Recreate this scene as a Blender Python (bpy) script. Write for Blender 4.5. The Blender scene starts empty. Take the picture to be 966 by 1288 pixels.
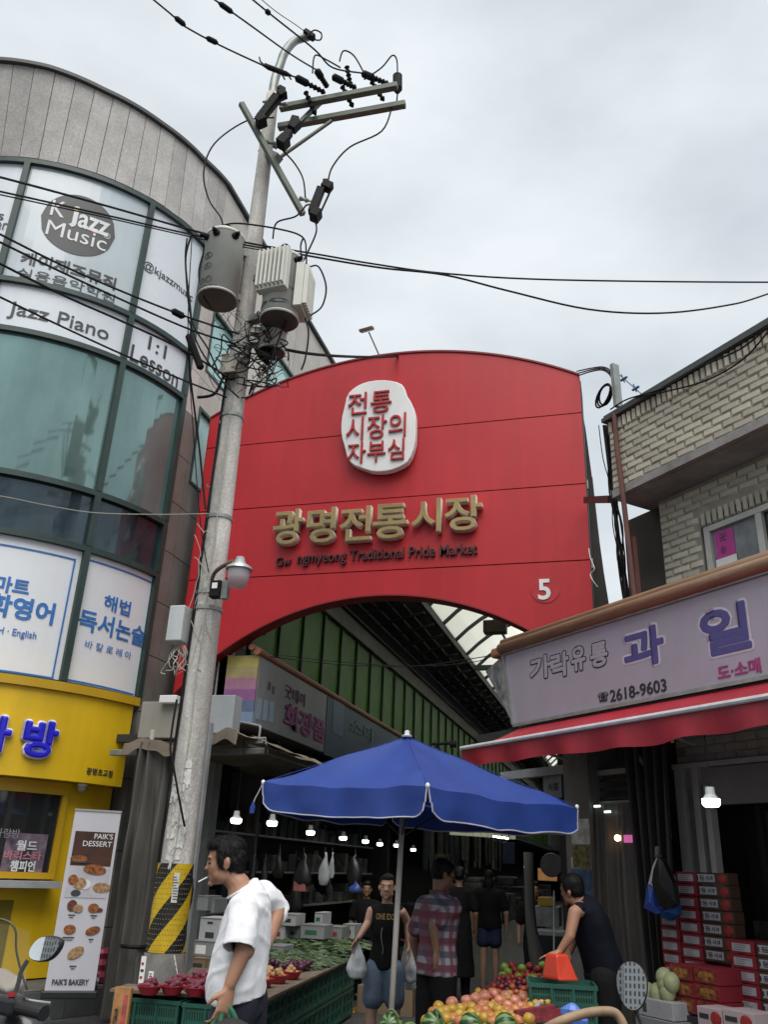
import bpy, bmesh, math, random
from mathutils import Vector, Matrix, noise
random.seed(7)
S = bpy.context.scene
COL = S.collection
rad = math.radians
V = Vector

# ---------------------------------------------------------------- camera
F_PX = 1060.0
PITCH, HEAD, ROLL, CAM_H = rad(22.8), rad(16.4), rad(2.5), 1.65
_fh = V((-math.sin(HEAD), math.cos(HEAD), 0)); _r0 = V((math.cos(HEAD), math.sin(HEAD), 0)); _u0 = V((0, 0, 1))
CF = _fh*math.cos(PITCH)+_u0*math.sin(PITCH); CU0 = -_fh*math.sin(PITCH)+_u0*math.cos(PITCH)
CR = _r0*math.cos(ROLL)+CU0*math.sin(ROLL); CU = -_r0*math.sin(ROLL)+CU0*math.cos(ROLL)
CP = V((0, 0, CAM_H))
cam = bpy.data.cameras.new('camera'); cam.sensor_fit = 'VERTICAL'; cam.sensor_height = 36; cam.lens = 36*F_PX/1288
cam.clip_start = .05; cam.clip_end = 2000
co = bpy.data.objects.new('camera', cam); COL.objects.link(co)
co.matrix_world = Matrix(((CR.x, CU.x, -CF.x, CP.x), (CR.y, CU.y, -CF.y, CP.y), (CR.z, CU.z, -CF.z, CP.z), (0, 0, 0, 1)))
S.camera = co

# ---------------------------------------------------------------- world, sun, exposure
SUN_EL, SUN_ROT = rad(60), rad(158)
w = bpy.data.worlds.new('World'); S.world = w; w.use_nodes = True
nt = w.node_tree; nt.nodes.clear()
def N(t, **k):
    n = nt.nodes.new(t)
    for a, b in k.items(): setattr(n, a, b)
    return n
out = N('ShaderNodeOutputWorld'); bg = N('ShaderNodeBackground'); bg.inputs[1].default_value = .1
sky = N('ShaderNodeTexSky', sky_type='NISHITA'); sky.sun_disc = False; sky.sun_elevation = SUN_EL; sky.sun_rotation = SUN_ROT
tc = N('ShaderNodeTexCoord'); mp = N('ShaderNodeMapping'); mp.inputs['Scale'].default_value = (1, 1, 2.2)
n1 = N('ShaderNodeTexNoise'); n1.inputs['Scale'].default_value = 2.1; n1.inputs['Detail'].default_value = 7; n1.inputs['Roughness'].default_value = .52
cr = N('ShaderNodeValToRGB'); cr.color_ramp.elements[0].position = .34; cr.color_ramp.elements[1].position = .68
cr.color_ramp.elements[0].color = (4.45, 4.9, 5.3, 1); cr.color_ramp.elements[1].color = (6.7, 7.1, 7.4, 1)
n2 = N('ShaderNodeTexNoise'); n2.inputs['Scale'].default_value = 1.1; n2.inputs['Detail'].default_value = 4
c2 = N('ShaderNodeValToRGB'); c2.color_ramp.elements[0].position = .3; c2.color_ramp.elements[1].position = .75
c2.color_ramp.elements[0].color = (.93,)*3+(1,); c2.color_ramp.elements[1].color = (1,)*4
mx = N('ShaderNodeMix', data_type='RGBA')
L = nt.links.new
L(tc.outputs['Generated'], mp.inputs['Vector']); L(mp.outputs[0], n1.inputs['Vector']); L(mp.outputs[0], n2.inputs['Vector'])
L(n1.outputs['Fac'], cr.inputs[0]); L(n2.outputs['Fac'], c2.inputs[0]); L(c2.outputs[0], mx.inputs[0])
L(sky.outputs[0], mx.inputs[6]); L(cr.outputs[0], mx.inputs[7]); L(mx.outputs[2], bg.inputs[0]); L(bg.outputs[0], out.inputs[0])
sl = bpy.data.lights.new('sun', 'SUN'); sl.energy = 2.5; sl.angle = rad(50); sl.color = (1, .96, .9)
so = bpy.data.objects.new('sun', sl); COL.objects.link(so)
# sky texture sun_rotation is measured from +Y towards +X
sd = V((math.sin(SUN_ROT)*math.cos(SUN_EL), math.cos(SUN_ROT)*math.cos(SUN_EL), math.sin(SUN_EL)))
so.rotation_euler = sd.to_track_quat('Z', 'Y').to_euler(); so.location = (0, -5, 30)
S.view_settings.view_transform = 'Standard'; S.view_settings.look = 'None'; S.view_settings.exposure = .42; S.view_settings.gamma = 1
S.cycles.max_bounces = 6; S.cycles.transparent_max_bounces = 8

# ---------------------------------------------------------------- survey helpers: sight lines from the standing point to real planes
def ray(x, y): return CF+CR*((x-483)/F_PX)+CU*((644-y)/F_PX)
def onX(x, y, X): d = ray(x, y); return CP+d*(X/d.x)
def onY(x, y, Y): d = ray(x, y); return CP+d*(Y/d.y)
def onZ(x, y, Z): d = ray(x, y); return CP+d*((Z-CAM_H)/d.z)
def at(x, y, D): d = ray(x, y); return CP+d*(D/d.dot(_fh))
AZ = rad(-44)
EV = V((math.sin(AZ), math.cos(AZ), 0)); NV = V((-math.cos(AZ), math.sin(AZ), 0))   # store facade: along / outwards
def onN(x, y, c): d = ray(x, y); return CP+d*(c/d.dot(NV))

# ---------------------------------------------------------------- materials
MATS = {}
def mat(name, col, rough=.7, metal=0., var=.12, scale=8., bump=0., bscale=None, emit=None, es=0., spec=.5, alpha=1., trans=0., stretch=None, dirt=0., sheen=0., subs=0., coat=0., speck=0., sscale=90., streak=0., rnd=0.):
    if name in MATS: return MATS[name]
    m = bpy.data.materials.new(name); m.use_nodes = True; t = m.node_tree; p = t.nodes['Principled BSDF']
    p.inputs['Roughness'].default_value = rough; p.inputs['Metallic'].default_value = metal
    p.inputs['Specular IOR Level'].default_value = spec
    p.inputs['Alpha'].default_value = alpha; p.inputs['Transmission Weight'].default_value = trans
    p.inputs['Base Color'].default_value = (*col, 1)
    if sheen: p.inputs['Sheen Weight'].default_value = sheen
    if coat: p.inputs['Coat Weight'].default_value = coat
    if subs:
        p.inputs['Subsurface Weight'].default_value = subs; p.inputs['Subsurface Scale'].default_value = .01
    co = None
    if var > 0 or bump > 0:
        c = t.nodes.new('ShaderNodeTexCoord'); mpn = t.nodes.new('ShaderNodeMapping'); t.links.new(c.outputs['Object'], mpn.inputs[0])
        if stretch: mpn.inputs['Scale'].default_value = stretch
        co = mpn.outputs[0]
    if var > 0:
        nz = t.nodes.new('ShaderNodeTexNoise'); nz.inputs['Scale'].default_value = scale; nz.inputs['Detail'].default_value = 6; nz.inputs['Roughness'].default_value = .6
        r = t.nodes.new('ShaderNodeValToRGB'); r.color_ramp.elements[0].position = .3; r.color_ramp.elements[1].position = .72
        r.color_ramp.elements[0].color = (*[max(0, x*(1-var*1.4)) for x in col], 1); r.color_ramp.elements[1].color = (*[min(1, x*(1+var)) for x in col], 1)
        t.links.new(co, nz.inputs['Vector']); t.links.new(nz.outputs['Fac'], r.inputs[0]); last = r.outputs[0]
        if dirt > 0:
            n2 = t.nodes.new('ShaderNodeTexNoise'); n2.inputs['Scale'].default_value = scale*.35; n2.inputs['Detail'].default_value = 9; n2.inputs['Roughness'].default_value = .72
            m2 = t.nodes.new('ShaderNodeMapping'); m2.inputs['Scale'].default_value = (1.6, 1.6, .35); t.links.new(c.outputs['Object'], m2.inputs[0]); t.links.new(m2.outputs[0], n2.inputs['Vector'])
            r2 = t.nodes.new('ShaderNodeValToRGB'); r2.color_ramp.elements[0].position = .48; r2.color_ramp.elements[1].position = .7
            r2.color_ramp.elements[0].color = (0, 0, 0, 1); r2.color_ramp.elements[1].color = (dirt,)*3+(1,)
            mm = t.nodes.new('ShaderNodeMix'); mm.data_type = 'RGBA'; t.links.new(n2.outputs['Fac'], r2.inputs[0]); t.links.new(r2.outputs[0], mm.inputs[0])
            t.links.new(last, mm.inputs[6]); mm.inputs[7].default_value = (*[x*.35+.012 for x in col], 1); last = mm.outputs[2]
        for amt, sc_, st_ in ((speck, sscale, (1, 1, 1)), (streak, 4., (1.6, 1.6, .12))):
            if amt > 0:
                n3 = t.nodes.new('ShaderNodeTexNoise'); n3.inputs['Scale'].default_value = sc_; n3.inputs['Detail'].default_value = 3; m3 = t.nodes.new('ShaderNodeMapping'); m3.inputs['Scale'].default_value = st_
                t.links.new(c.outputs['Object'], m3.inputs[0]); t.links.new(m3.outputs[0], n3.inputs['Vector']); r3 = t.nodes.new('ShaderNodeValToRGB'); r3.color_ramp.elements[0].position = .42; r3.color_ramp.elements[1].position = .62
                r3.color_ramp.elements[0].color = (1-amt,)*3+(1,); r3.color_ramp.elements[1].color = (1+amt*.35,)*3+(1,)
                m4 = t.nodes.new('ShaderNodeMix'); m4.data_type = 'RGBA'; m4.blend_type = 'MULTIPLY'; m4.inputs[0].default_value = 1; t.links.new(n3.outputs['Fac'], r3.inputs[0]); t.links.new(last, m4.inputs[6]); t.links.new(r3.outputs[0], m4.inputs[7]); last = m4.outputs[2]
        if rnd > 0:
            oi = t.nodes.new('ShaderNodeObjectInfo'); r5 = t.nodes.new('ShaderNodeMapRange'); r5.inputs[3].default_value = 1-rnd; r5.inputs[4].default_value = 1+rnd*.5; t.links.new(oi.outputs['Random'], r5.inputs[0])
            vm = t.nodes.new('ShaderNodeVectorMath'); vm.operation = 'SCALE'; t.links.new(last, vm.inputs[0]); t.links.new(r5.outputs[0], vm.inputs['Scale']); last = vm.outputs[0]
        t.links.new(last, p.inputs['Base Color'])
        rr = t.nodes.new('ShaderNodeMapRange'); rr.inputs[3].default_value = max(0, rough-.08); rr.inputs[4].default_value = min(1, rough+.1)
        t.links.new(nz.outputs['Fac'], rr.inputs[0]); t.links.new(rr.outputs[0], p.inputs['Roughness'])
    if bump > 0:
        nb = t.nodes.new('ShaderNodeTexNoise'); nb.inputs['Scale'].default_value = bscale or scale*6; nb.inputs['Detail'].default_value = 5
        b = t.nodes.new('ShaderNodeBump'); b.inputs['Strength'].default_value = bump; b.inputs['Distance'].default_value = .01
        t.links.new(co, nb.inputs['Vector']); t.links.new(nb.outputs['Fac'], b.inputs['Height']); t.links.new(b.outputs[0], p.inputs['Normal'])
    if emit: p.inputs['Emission Color'].default_value = (*emit, 1); p.inputs['Emission Strength'].default_value = es
    MATS[name] = m; return m

# ---------------------------------------------------------------- mesh builder
class MB:
    def __init__(s, M=None): s.v = []; s.f = []; s.M = M
    def add(s, vs, fs):
        b = len(s.v); s.v += [(s.M @ V(q)) if s.M else V(q) for q in vs]; s.f += [tuple(b+i for i in q) for q in fs]; return s
    def box(s, x0, y0, z0, x1, y1, z1):
        x0, x1 = sorted((x0, x1)); y0, y1 = sorted((y0, y1)); z0, z1 = sorted((z0, z1))
        return s.add([(x0, y0, z0), (x1, y0, z0), (x1, y1, z0), (x0, y1, z0), (x0, y0, z1), (x1, y0, z1), (x1, y1, z1), (x0, y1, z1)],
                     [(0, 3, 2, 1), (4, 5, 6, 7), (0, 1, 5, 4), (1, 2, 6, 5), (2, 3, 7, 6), (3, 0, 4, 7)])
    def bar(s, a, b, wd, ht, up=(0, 0, 1)):
        a, b = V(a), V(b); d = (b-a).normalized(); up = V(up)
        sd_ = d.cross(up)
        if sd_.length < 1e-3: sd_ = d.cross(V((1, 0, 0)))
        sd_.normalize(); u = sd_.cross(d); vs = []
        for p in (a, b):
            for i, j in ((-1, -1), (1, -1), (1, 1), (-1, 1)): vs.append(p+sd_*(i*wd/2)+u*(j*ht/2))
        return s.add(vs, [(0, 1, 2, 3), (7, 6, 5, 4), (0, 4, 5, 1), (1, 5, 6, 2), (2, 6, 7, 3), (3, 7, 4, 0)])
    def tube(s, pts, r, n=6, cap=True):
        pts = [V(p) for p in pts]; rs = r if isinstance(r, (list, tuple)) else [r]*len(pts)
        vs = []; fs = []; ref = None
        for i, p in enumerate(pts):
            d = (pts[min(i+1, len(pts)-1)]-pts[max(i-1, 0)])
            if d.length < 1e-9: d = V((0, 0, 1))
            d.normalize()
            if ref is None: ref = d.orthogonal().normalized()
            ref = (ref-d*ref.dot(d)); ref = ref.normalized() if ref.length > 1e-6 else d.orthogonal().normalized()
            bn = d.cross(ref)
            for k in range(n):
                a = 2*math.pi*k/n; vs.append(p+(ref*math.cos(a)+bn*math.sin(a))*rs[i])
        for i in range(len(pts)-1):
            for k in range(n): fs.append((i*n+k, i*n+(k+1) % n, (i+1)*n+(k+1) % n, (i+1)*n+k))
        if cap: fs.append(tuple(range(n-1, -1, -1))); fs.append(tuple((len(pts)-1)*n+k for k in range(n)))
        return s.add(vs, fs)
    def lathe(s, prof, n=16, o=(0, 0, 0), ax=(0, 0, 1), cap=True):
        q = V((0, 0, 1)).rotation_difference(V(ax).normalized()); o = V(o); vs = []; fs = []
        for r, z in prof:
            for k in range(n):
                a = 2*math.pi*k/n; vs.append(o+q @ V((r*math.cos(a), r*math.sin(a), z)))
        for i in range(len(prof)-1):
            for k in range(n): fs.append((i*n+k, i*n+(k+1) % n, (i+1)*n+(k+1) % n, (i+1)*n+k))
        if cap: fs.append(tuple(range(n-1, -1, -1))); fs.append(tuple((len(prof)-1)*n+k for k in range(n)))
        return s.add(vs, fs)
    def ell(s, c, rx, ry, rz, R=None, nu=12, nv=8):
        c = V(c); vs = []; fs = []
        for j in range(nv+1):
            ph = math.pi*j/nv
            for i in range(nu):
                a = 2*math.pi*i/nu; p = V((rx*math.sin(ph)*math.cos(a), ry*math.sin(ph)*math.sin(a), rz*math.cos(ph)))
                vs.append(c+(R @ p if R else p))
        for j in range(nv):
            for i in range(nu): fs.append((j*nu+i, (j+1)*nu+i, (j+1)*nu+(i+1) % nu, j*nu+(i+1) % nu))
        return s.add(vs, fs)
    def loft(s, rings, n=16):
        # rings: (centre, side vec, front vec)
        vs = []; fs = []
        for c, a, b in rings:
            for k in range(n):
                t_ = 2*math.pi*k/n; vs.append(V(c)+V(a)*math.cos(t_)+V(b)*math.sin(t_))
        for i in range(len(rings)-1):
            for k in range(n): fs.append((i*n+k, i*n+(k+1) % n, (i+1)*n+(k+1) % n, (i+1)*n+k))
        fs.append(tuple(range(n-1, -1, -1))); fs.append(tuple((len(rings)-1)*n+k for k in range(n)))
        return s.add(vs, fs)
    def prism(s, fn, poly, w0, w1):
        n = len(poly); vs = [fn(u, v_, w0) for u, v_ in poly]+[fn(u, v_, w1) for u, v_ in poly]
        return s.add(vs, [tuple(range(n-1, -1, -1)), tuple(range(n, 2*n))]+[(k, (k+1) % n, n+(k+1) % n, n+k) for k in range(n)])
    def slab(s, fn, u0, u1, v0, v1, w0, w1, nu=1):
        # box in (u,v,w) mapped by fn, split along u
        for k in range(nu):
            pass
        vs = []; fs = []
        for k in range(nu+1):
            u = u0+(u1-u0)*k/nu
            vs += [fn(u, v0, w0), fn(u, v0, w1), fn(u, v1, w1), fn(u, v1, w0)]
        for k in range(nu):
            a = 4*k; b = a+4
            for i in range(4): j = (i+1) % 4; fs.append((a+i, b+i, b+j, a+j))
        fs.append((0, 1, 2, 3)); e_ = 4*nu; fs.append((e_+3, e_+2, e_+1, e_))
        return s.add(vs, fs)
    def grid(s, fn, nu, nv):
        vs = [fn(i/nu, j/nv) for j in range(nv+1) for i in range(nu+1)]
        return s.add(vs, [(j*(nu+1)+i, j*(nu+1)+i+1, (j+1)*(nu+1)+i+1, (j+1)*(nu+1)+i) for j in range(nv) for i in range(nu)])
    def mesh(s, name, m=None, smooth=False, inv=None):
        me = bpy.data.meshes.new(name)
        me.from_pydata([inv @ q for q in s.v] if inv else s.v, [], s.f)
        bm = bmesh.new(); bm.from_mesh(me); bmesh.ops.recalc_face_normals(bm, faces=bm.faces); bm.to_mesh(me); bm.free()
        if m: me.materials.append(m)
        if smooth: me.polygons.foreach_set('use_smooth', [True]*len(me.polygons))
        return me
    def build(s, name, m, parent=None, smooth=False, bevel=0, label=None):
        inv = PW[parent].inverted() if parent else None
        o = bpy.data.objects.new(name, s.mesh(name, m, smooth, inv)); COL.objects.link(o); o.parent = parent
        PW[o] = PW[parent] if parent else Matrix()
        if smooth == 'auto':
            o.data.shade_smooth() if hasattr(o.data, 'shade_smooth') else None
        if bevel:
            b = o.modifiers.new('bevel', 'BEVEL'); b.width = bevel; b.segments = 2; b.limit_method = 'ANGLE'
        if label: o['label'] = label
        return o
PW = {}
def tag(o, label=None, cat=None, group=None, kind=None):
    if label: o['label'] = label
    if cat: o['category'] = cat
    if group: o['group'] = group
    if kind: o['kind'] = kind
    return o
def thing(name, label, cat, loc=(0, 0, 0), rz=0, group=None):
    o = bpy.data.objects.new(name, None); COL.objects.link(o); o.location = loc; o.rotation_euler = (0, 0, rz); o.empty_display_size = .1
    PW[o] = Matrix.Translation(V(loc)) @ Matrix.Rotation(rz, 4, 'Z'); return tag(o, label, cat, group)
def rebase(o):
    """move a single-mesh thing's origin to its base centre"""
    me = o.data; xs = [v.co for v in me.vertices]
    c = V(((min(q.x for q in xs)+max(q.x for q in xs))/2, (min(q.y for q in xs)+max(q.y for q in xs))/2, min(q.z for q in xs)))
    me.transform(Matrix.Translation(-c)); o.location = c; return o
def single(mb, name, m, label, cat, group=None, smooth=False, bevel=0, kind=None):
    o = mb.build(name, m, None, smooth, bevel); rebase(o); return tag(o, label, cat, group, kind)
def struct(mb, name, m): o = mb.build(name, m); o['kind'] = 'structure'; return o
def inst(name, me, parent, M):
    o = bpy.data.objects.new(name, me); COL.objects.link(o); o.parent = parent
    o.matrix_local = (PW[parent].inverted() @ M) if parent else M
    PW[o] = M; return o
def copy_tree(o, parent=None):
    c = o.copy(); COL.objects.link(c); c.parent = parent
    for ch in o.children: copy_tree(ch, c)
    return c

# surfaces for print and lettering: inv(px,py)->(u,v), fwd(u,v,w)->point
class Surf:
    def __init__(s, inv, fwd): s.inv = inv; s.fwd = fwd
def surfY(Y): return Surf(lambda x, y: (onY(x, y, Y).x, onY(x, y, Y).z), lambda u, v, w: V((u, Y-w, v)))
def surfX(X): return Surf(lambda x, y: (onX(x, y, X).y, onX(x, y, X).z), lambda u, v, w: V((X+w, u, v)))
def surfN(c): return Surf(lambda x, y: (-onN(x, y, c).dot(EV), onN(x, y, c).z), lambda u, v, w: -EV*u+NV*(c+w)+V((0, 0, v)))
BC = V((-9.5, 10.8, 0))
def surfC(R):
    def inv(x, y):
        d = ray(x, y); o = CP-BC; a = d.x**2+d.y**2; b = 2*(d.x*o.x+d.y*o.y); c = o.x**2+o.y**2-R*R
        q = b*b-4*a*c; t = (-b-math.sqrt(max(q, 0)))/(2*a); p = CP+d*t; r = p-BC
        return math.atan2(r.y, r.x)*R, p.z
    return Surf(inv, lambda u, v, w: BC+V(((R+w)*math.cos(u/R), (R+w)*math.sin(u/R), v)))
def frameS(o, ux, uz=(0, 0, 1)):
    o, ux, uz = V(o), V(ux).normalized(), V(uz).normalized(); nn = ux.cross(uz)
    def inv(x, y):
        d = ray(x, y); t = (o-CP).dot(nn)/d.dot(nn); p = CP+d*t-o; return p.dot(ux), p.dot(uz)
    return Surf(inv, lambda u, v, w: o+ux*u+uz*v+nn*w)
def text_mesh(body, fn, W, H, depth, off=0., x0=None, shear=0, align='CENTER', space=1., lsp=1., rot=0):
    cu = bpy.data.curves.new('t', 'FONT'); cu.body = body; cu.extrude = .05; cu.offset = off; cu.align_x = align; cu.resolution_u = 3; cu.shear = shear
    cu.space_character = space; cu.space_line = lsp
    o = bpy.data.objects.new('t', cu); COL.objects.link(o); dg = bpy.context.evaluated_depsgraph_get()
    me = bpy.data.meshes.new_from_object(o.evaluated_get(dg)); COL.objects.unlink(o); bpy.data.objects.remove(o)
    xs = [v.co.x for v in me.vertices]; ys = [v.co.y for v in me.vertices]
    ax, bx, ay, by = min(xs), max(xs), min(ys), max(ys); sx = W/(bx-ax) if W else None; sy = H/(by-ay) if H else sx
    if sx is None: sx = sy
    cx, cy = (ax+bx)/2, (ay+by)/2; c_, s_ = math.cos(rot), math.sin(rot)
    for v in me.vertices:
        a, b = (v.co.x-cx)*sx, (v.co.y-cy)*sy
        v.co = fn(a*c_-b*s_, a*s_+b*c_, depth*(v.co.z+.05)/.1)
    return me
def letters(body, surf, a, b, hpx, m, parent, name='lettering', off=0., depth=.01, lift=.006, keep=False, align='CENTER', label=None, lsp=1., space=1.):
    """text spanning pixels a..b (mid-height line) with pixel height hpx, laid on surface surf"""
    ua, va = surf.inv(*a); ub, vb = surf.inv(*b); mx_, my_ = (a[0]+b[0])/2, (a[1]+b[1])/2
    vt = surf.inv(mx_, my_-hpx/2)[1]; vb2 = surf.inv(mx_, my_+hpx/2)[1]
    uc, vc = (ua+ub)/2, (vt+vb2)/2
    me = text_mesh(body, lambda p, q, w_: surf.fwd(uc+p, vc+q, lift+w_), abs(ub-ua), abs(vt-vb2) if not keep else None, depth, off, align=align, lsp=lsp, space=space)
    if parent: me.transform(PW[parent].inverted())
    me.materials.clear(); me.materials.append(m)
    o = bpy.data.objects.new(name, me); COL.objects.link(o); o.parent = parent; PW[o] = PW[parent] if parent else Matrix()
    if label: o['label'] = label
    return o
def bold_letters(body, surf, a, b, hpx, r, m, parent, name='lettering', lift=.004, th=.004, slim=0.):
    """rounded heavy lettering: glyph faces plus a rounded rim of radius r metres"""
    ua, va = surf.inv(*a); ub, vb = surf.inv(*b); mx_, my_ = (a[0]+b[0])/2, (a[1]+b[1])/2
    vt = surf.inv(mx_, my_-hpx/2)[1]; vb2 = surf.inv(mx_, my_+hpx/2)[1]; uc, vc = (ua+ub)/2, (vt+vb2)/2
    cu = bpy.data.curves.new('t', 'FONT'); cu.body = body; cu.align_x = 'CENTER'; cu.resolution_u = 3
    o = bpy.data.objects.new('t', cu); COL.objects.link(o); me = bpy.data.meshes.new_from_object(o.evaluated_get(bpy.context.evaluated_depsgraph_get())); COL.objects.unlink(o); bpy.data.objects.remove(o)
    bm = bmesh.new(); bm.from_mesh(me); bmesh.ops.remove_doubles(bm, verts=bm.verts, dist=1e-5)
    xs = [v.co.x for v in bm.verts]; ys = [v.co.y for v in bm.verts]; sx = (abs(ub-ua)-2*r-2*slim)/(max(xs)-min(xs)); sy = (abs(vt-vb2)-2*r-2*slim)/(max(ys)-min(ys)); cx, cy = (min(xs)+max(xs))/2, (min(ys)+max(ys))/2
    for v in bm.verts: v.co = V(((v.co.x-cx)*sx, (v.co.y-cy)*sy, 0))
    f = MB(); vs = {v: i for i, v in enumerate(bm.verts)}; f.add([v.co.copy() for v in bm.verts], [tuple(vs[v] for v in fc.verts) for fc in bm.faces]); f.v = [V((q.x, q.y, th*1.08)) for q in f.v]
    be = [e for e in bm.edges if len(e.link_faces) == 1]; adj = {}
    for e in be:
        for v in e.verts: adj.setdefault(v, []).append(e)
    done = set()
    for e0 in be:
        if e0 in done: continue
        loop = [e0.verts[0], e0.verts[1]]; done.add(e0)
        while True:
            nx = [e for e in adj[loop[-1]] if e not in done]
            if not nx: break
            e = nx[0]; done.add(e); loop.append(e.other_vert(loop[-1]))
        pts = [v.co.copy() for v in loop]
        if (pts[0]-pts[-1]).length < 1e-4 and len(pts) > 3: pts = pts+[pts[1]]
        g = MB(); pp_ = [pts[0]]
        for q in pts[1:]:
            if (q-pp_[-1]).length > 1e-4: pp_.append(q)
        for q0, q1 in zip(pp_, pp_[1:]): g.tube([q0, q1], r, 8, cap=False)
        for q in pp_: g.ell(q, r, r, r, None, 8, 6)
        g.v = [V((q.x, q.y, q.z*th/r)) for q in g.v]; f.add(g.v, g.f)
    bm.free(); f.v = [surf.fwd(uc+q.x, vc+q.y, lift+q.z) for q in f.v]
    return f.build(name, m, parent)
def cat_curve(a, b, sag, n=14):
    a, b = V(a), V(b); return [a.lerp(b, i/n)-V((0, 0, sag*4*(i/n)*(1-i/n))) for i in range(n+1)]
def smooth_path(pts, n=5):
    pts = [V(p) for p in pts]; P_ = [pts[0]]+pts+[pts[-1]]; o = []
    for i in range(1, len(P_)-2):
        a, b, c, d = P_[i-1:i+3]
        for k in range(n):
            t = k/n; o.append(.5*((2*b)+(c-a)*t+(2*a-5*b+4*c-d)*t*t+(-a+3*b-3*c+d)*t**3))
    o.append(pts[-1]); return o
ORD = ['first', 'second', 'third', 'fourth', 'fifth', 'sixth', 'seventh', 'eighth', 'ninth', 'tenth', 'eleventh', 'twelfth', 'thirteenth', 'fourteenth', 'fifteenth', 'sixteenth']
# ================================================================ ground
asph = mat('asphalt', (.052, .052, .054), .85, var=.3, scale=3, bump=.5, bscale=180, dirt=.3)
struct(MB().box(-150, -150, -.3, 150, 150, 0), 'ground', asph)
struct(MB().box(-5.0, 11.3, 0, -.6, 62, .004), 'alley_paving', mat('alley_floor', (.07, .068, .065), .7, var=.3, scale=2.5, bump=.3, bscale=90))
yl = mat('yellow_road_paint', (.42, .27, .03), .75, var=.35, scale=14, dirt=.7)
lm = MB()
a, b = onZ(380, 1285, 0), onZ(470, 1215, 0)
lm.bar((-3.5, 8.4, .006), (-3.42, 17, .006), .12, .004)
for k in range(6):
    y = 8.9+k*.42; lm.bar((-2.45, y, .006), (-1.5, y+.18, .006), .12, .004)
struct(lm, 'road_marking', yl)

# ================================================================ red arched gate
GY = 11.0; SG = surfY(GY)
red = mat('gate_red_panel', (.47, .013, .021), .42, var=.08, scale=.8, bump=.08, bscale=3, dirt=.16, streak=.05)
redd = mat('gate_red_edge', (.2, .008, .014), .5)
dark = mat('dark_steel', (.03, .03, .032), .6, var=.3, scale=5)
gate = thing('market_gate', 'wide red arched metal gate spanning the entrance of the covered market', 'gate', (-3.3, GY+.3, 0))
GX0, GX1 = -6.3, -.32
R_T, R_B = 6.05, 4.08
def g_top(x): return 9.2-(R_T-math.sqrt(R_T**2-(x+3.25)**2))
def g_bot(x): return 5.2-(R_B-math.sqrt(max(.01, R_B**2-(x+3.25)**2)))
js = [3.2, 5.56, 6.69, 7.82, 9.5]
for k in range(4):
    m_ = MB(); z0, z1 = js[k]+.008, js[k+1]-.008; nC = 48
    cols = []
    for i in range(nC+1):
        x = GX0+(GX1-GX0)*i/nC; lo = max(z0, g_bot(x)) if k == 0 else z0; hi = min(z1, g_top(x)); cols.append((x, lo, hi))
    vs = []; fs = []
    for x, lo, hi in cols: vs += [(x, GY, lo), (x, GY, hi), (x, GY+.08, hi), (x, GY+.08, lo)]
    for i in range(nC):
        a, b = 4*i, 4*i+4
        for q in range(4): fs.append((a+q, b+q, b+(q+1) % 4, a+(q+1) % 4))
    fs += [(0, 1, 2, 3), (4*nC+3, 4*nC+2, 4*nC+1, 4*nC)]
    m_.add(vs, fs); m_.build('panel', red, gate)
m_ = MB()
for i in range(48):    # recessed backing that shows dark in the joints, rim cap over the arch
    x0_, x1_ = GX0+(GX1-GX0)*i/48+.0, GX0+(GX1-GX0)*(i+1)/48
    m_.add([(x0_, GY+.085, g_bot(x0_)+.02), (x1_, GY+.085, g_bot(x1_)+.02), (x1_, GY+.085, g_top(x1_)-.02), (x0_, GY+.085, g_top(x0_)-.02),
            (x0_, GY+.12, g_bot(x0_)+.02), (x1_, GY+.12, g_bot(x1_)+.02), (x1_, GY+.12, g_top(x1_)-.02), (x0_, GY+.12, g_top(x0_)-.02)],
           [(0, 1, 2, 3), (7, 6, 5, 4), (0, 4, 5, 1), (2, 6, 7, 3)])
m_.build('backing', dark, gate)
cap = MB(); sof = MB()
pts_t = [(GX0+(GX1-GX0)*i/48, g_top(GX0+(GX1-GX0)*i/48)) for i in range(49)]
for (xa, za), (xb, zb) in zip(pts_t, pts_t[1:]):
    cap.add([(xa, GY-.02, za), (xb, GY-.02, zb), (xb, GY+.55, zb), (xa, GY+.55, za), (xa, GY-.02, za+.03), (xb, GY-.02, zb+.03), (xb, GY+.55, zb+.03), (xa, GY+.55, za+.03)],
            [(0, 1, 2, 3), (7, 6, 5, 4), (0, 4, 5, 1), (2, 6, 7, 3)])
for i in range(48):
    xa, xb = GX0+(GX1-GX0)*i/48, GX0+(GX1-GX0)*(i+1)/48; za, zb = g_bot(xa), g_bot(xb)
    sof.add([(xa, GY-.01, za), (xb, GY-.01, zb), (xb, GY+.26, zb), (xa, GY+.26, za), (xa, GY-.01, za-.02), (xb, GY-.01, zb-.02), (xb, GY+.26, zb-.02), (xa, GY+.26, za-.02)],
            [(0, 3, 2, 1), (4, 5, 6, 7), (0, 1, 5, 4), (2, 3, 7, 6)])
cap.build('top_cap', redd, gate); sof.build('arch_soffit', redd, gate)
MB().box(GX1-.02, GY+.082, 3.6, GX1+.012, GY+.55, 8.4).build('side_plate', dark, gate)
MB().box(GX0-.012, GY+.0, 3.6, GX0-.002, GY+.55, 8.4).build('side_plate', redd, gate)
bk = MB()
for x in (GX0+.1, -5.2, -4.2, -3.2, -2.2, -1.3, GX1-.1):
    bk.bar((x, GY+.5, max(3.8, g_bot(x)+.1)), (x, GY+.5, g_top(x)-.15), .06, .06, (0, 1, 0))
for z in (6.1, 7.2): bk.bar((GX0+.1, GY+.45, z), (GX1-.1, GY+.45, z), .06, .06)
bk.build('back_frame', dark, gate)
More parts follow.
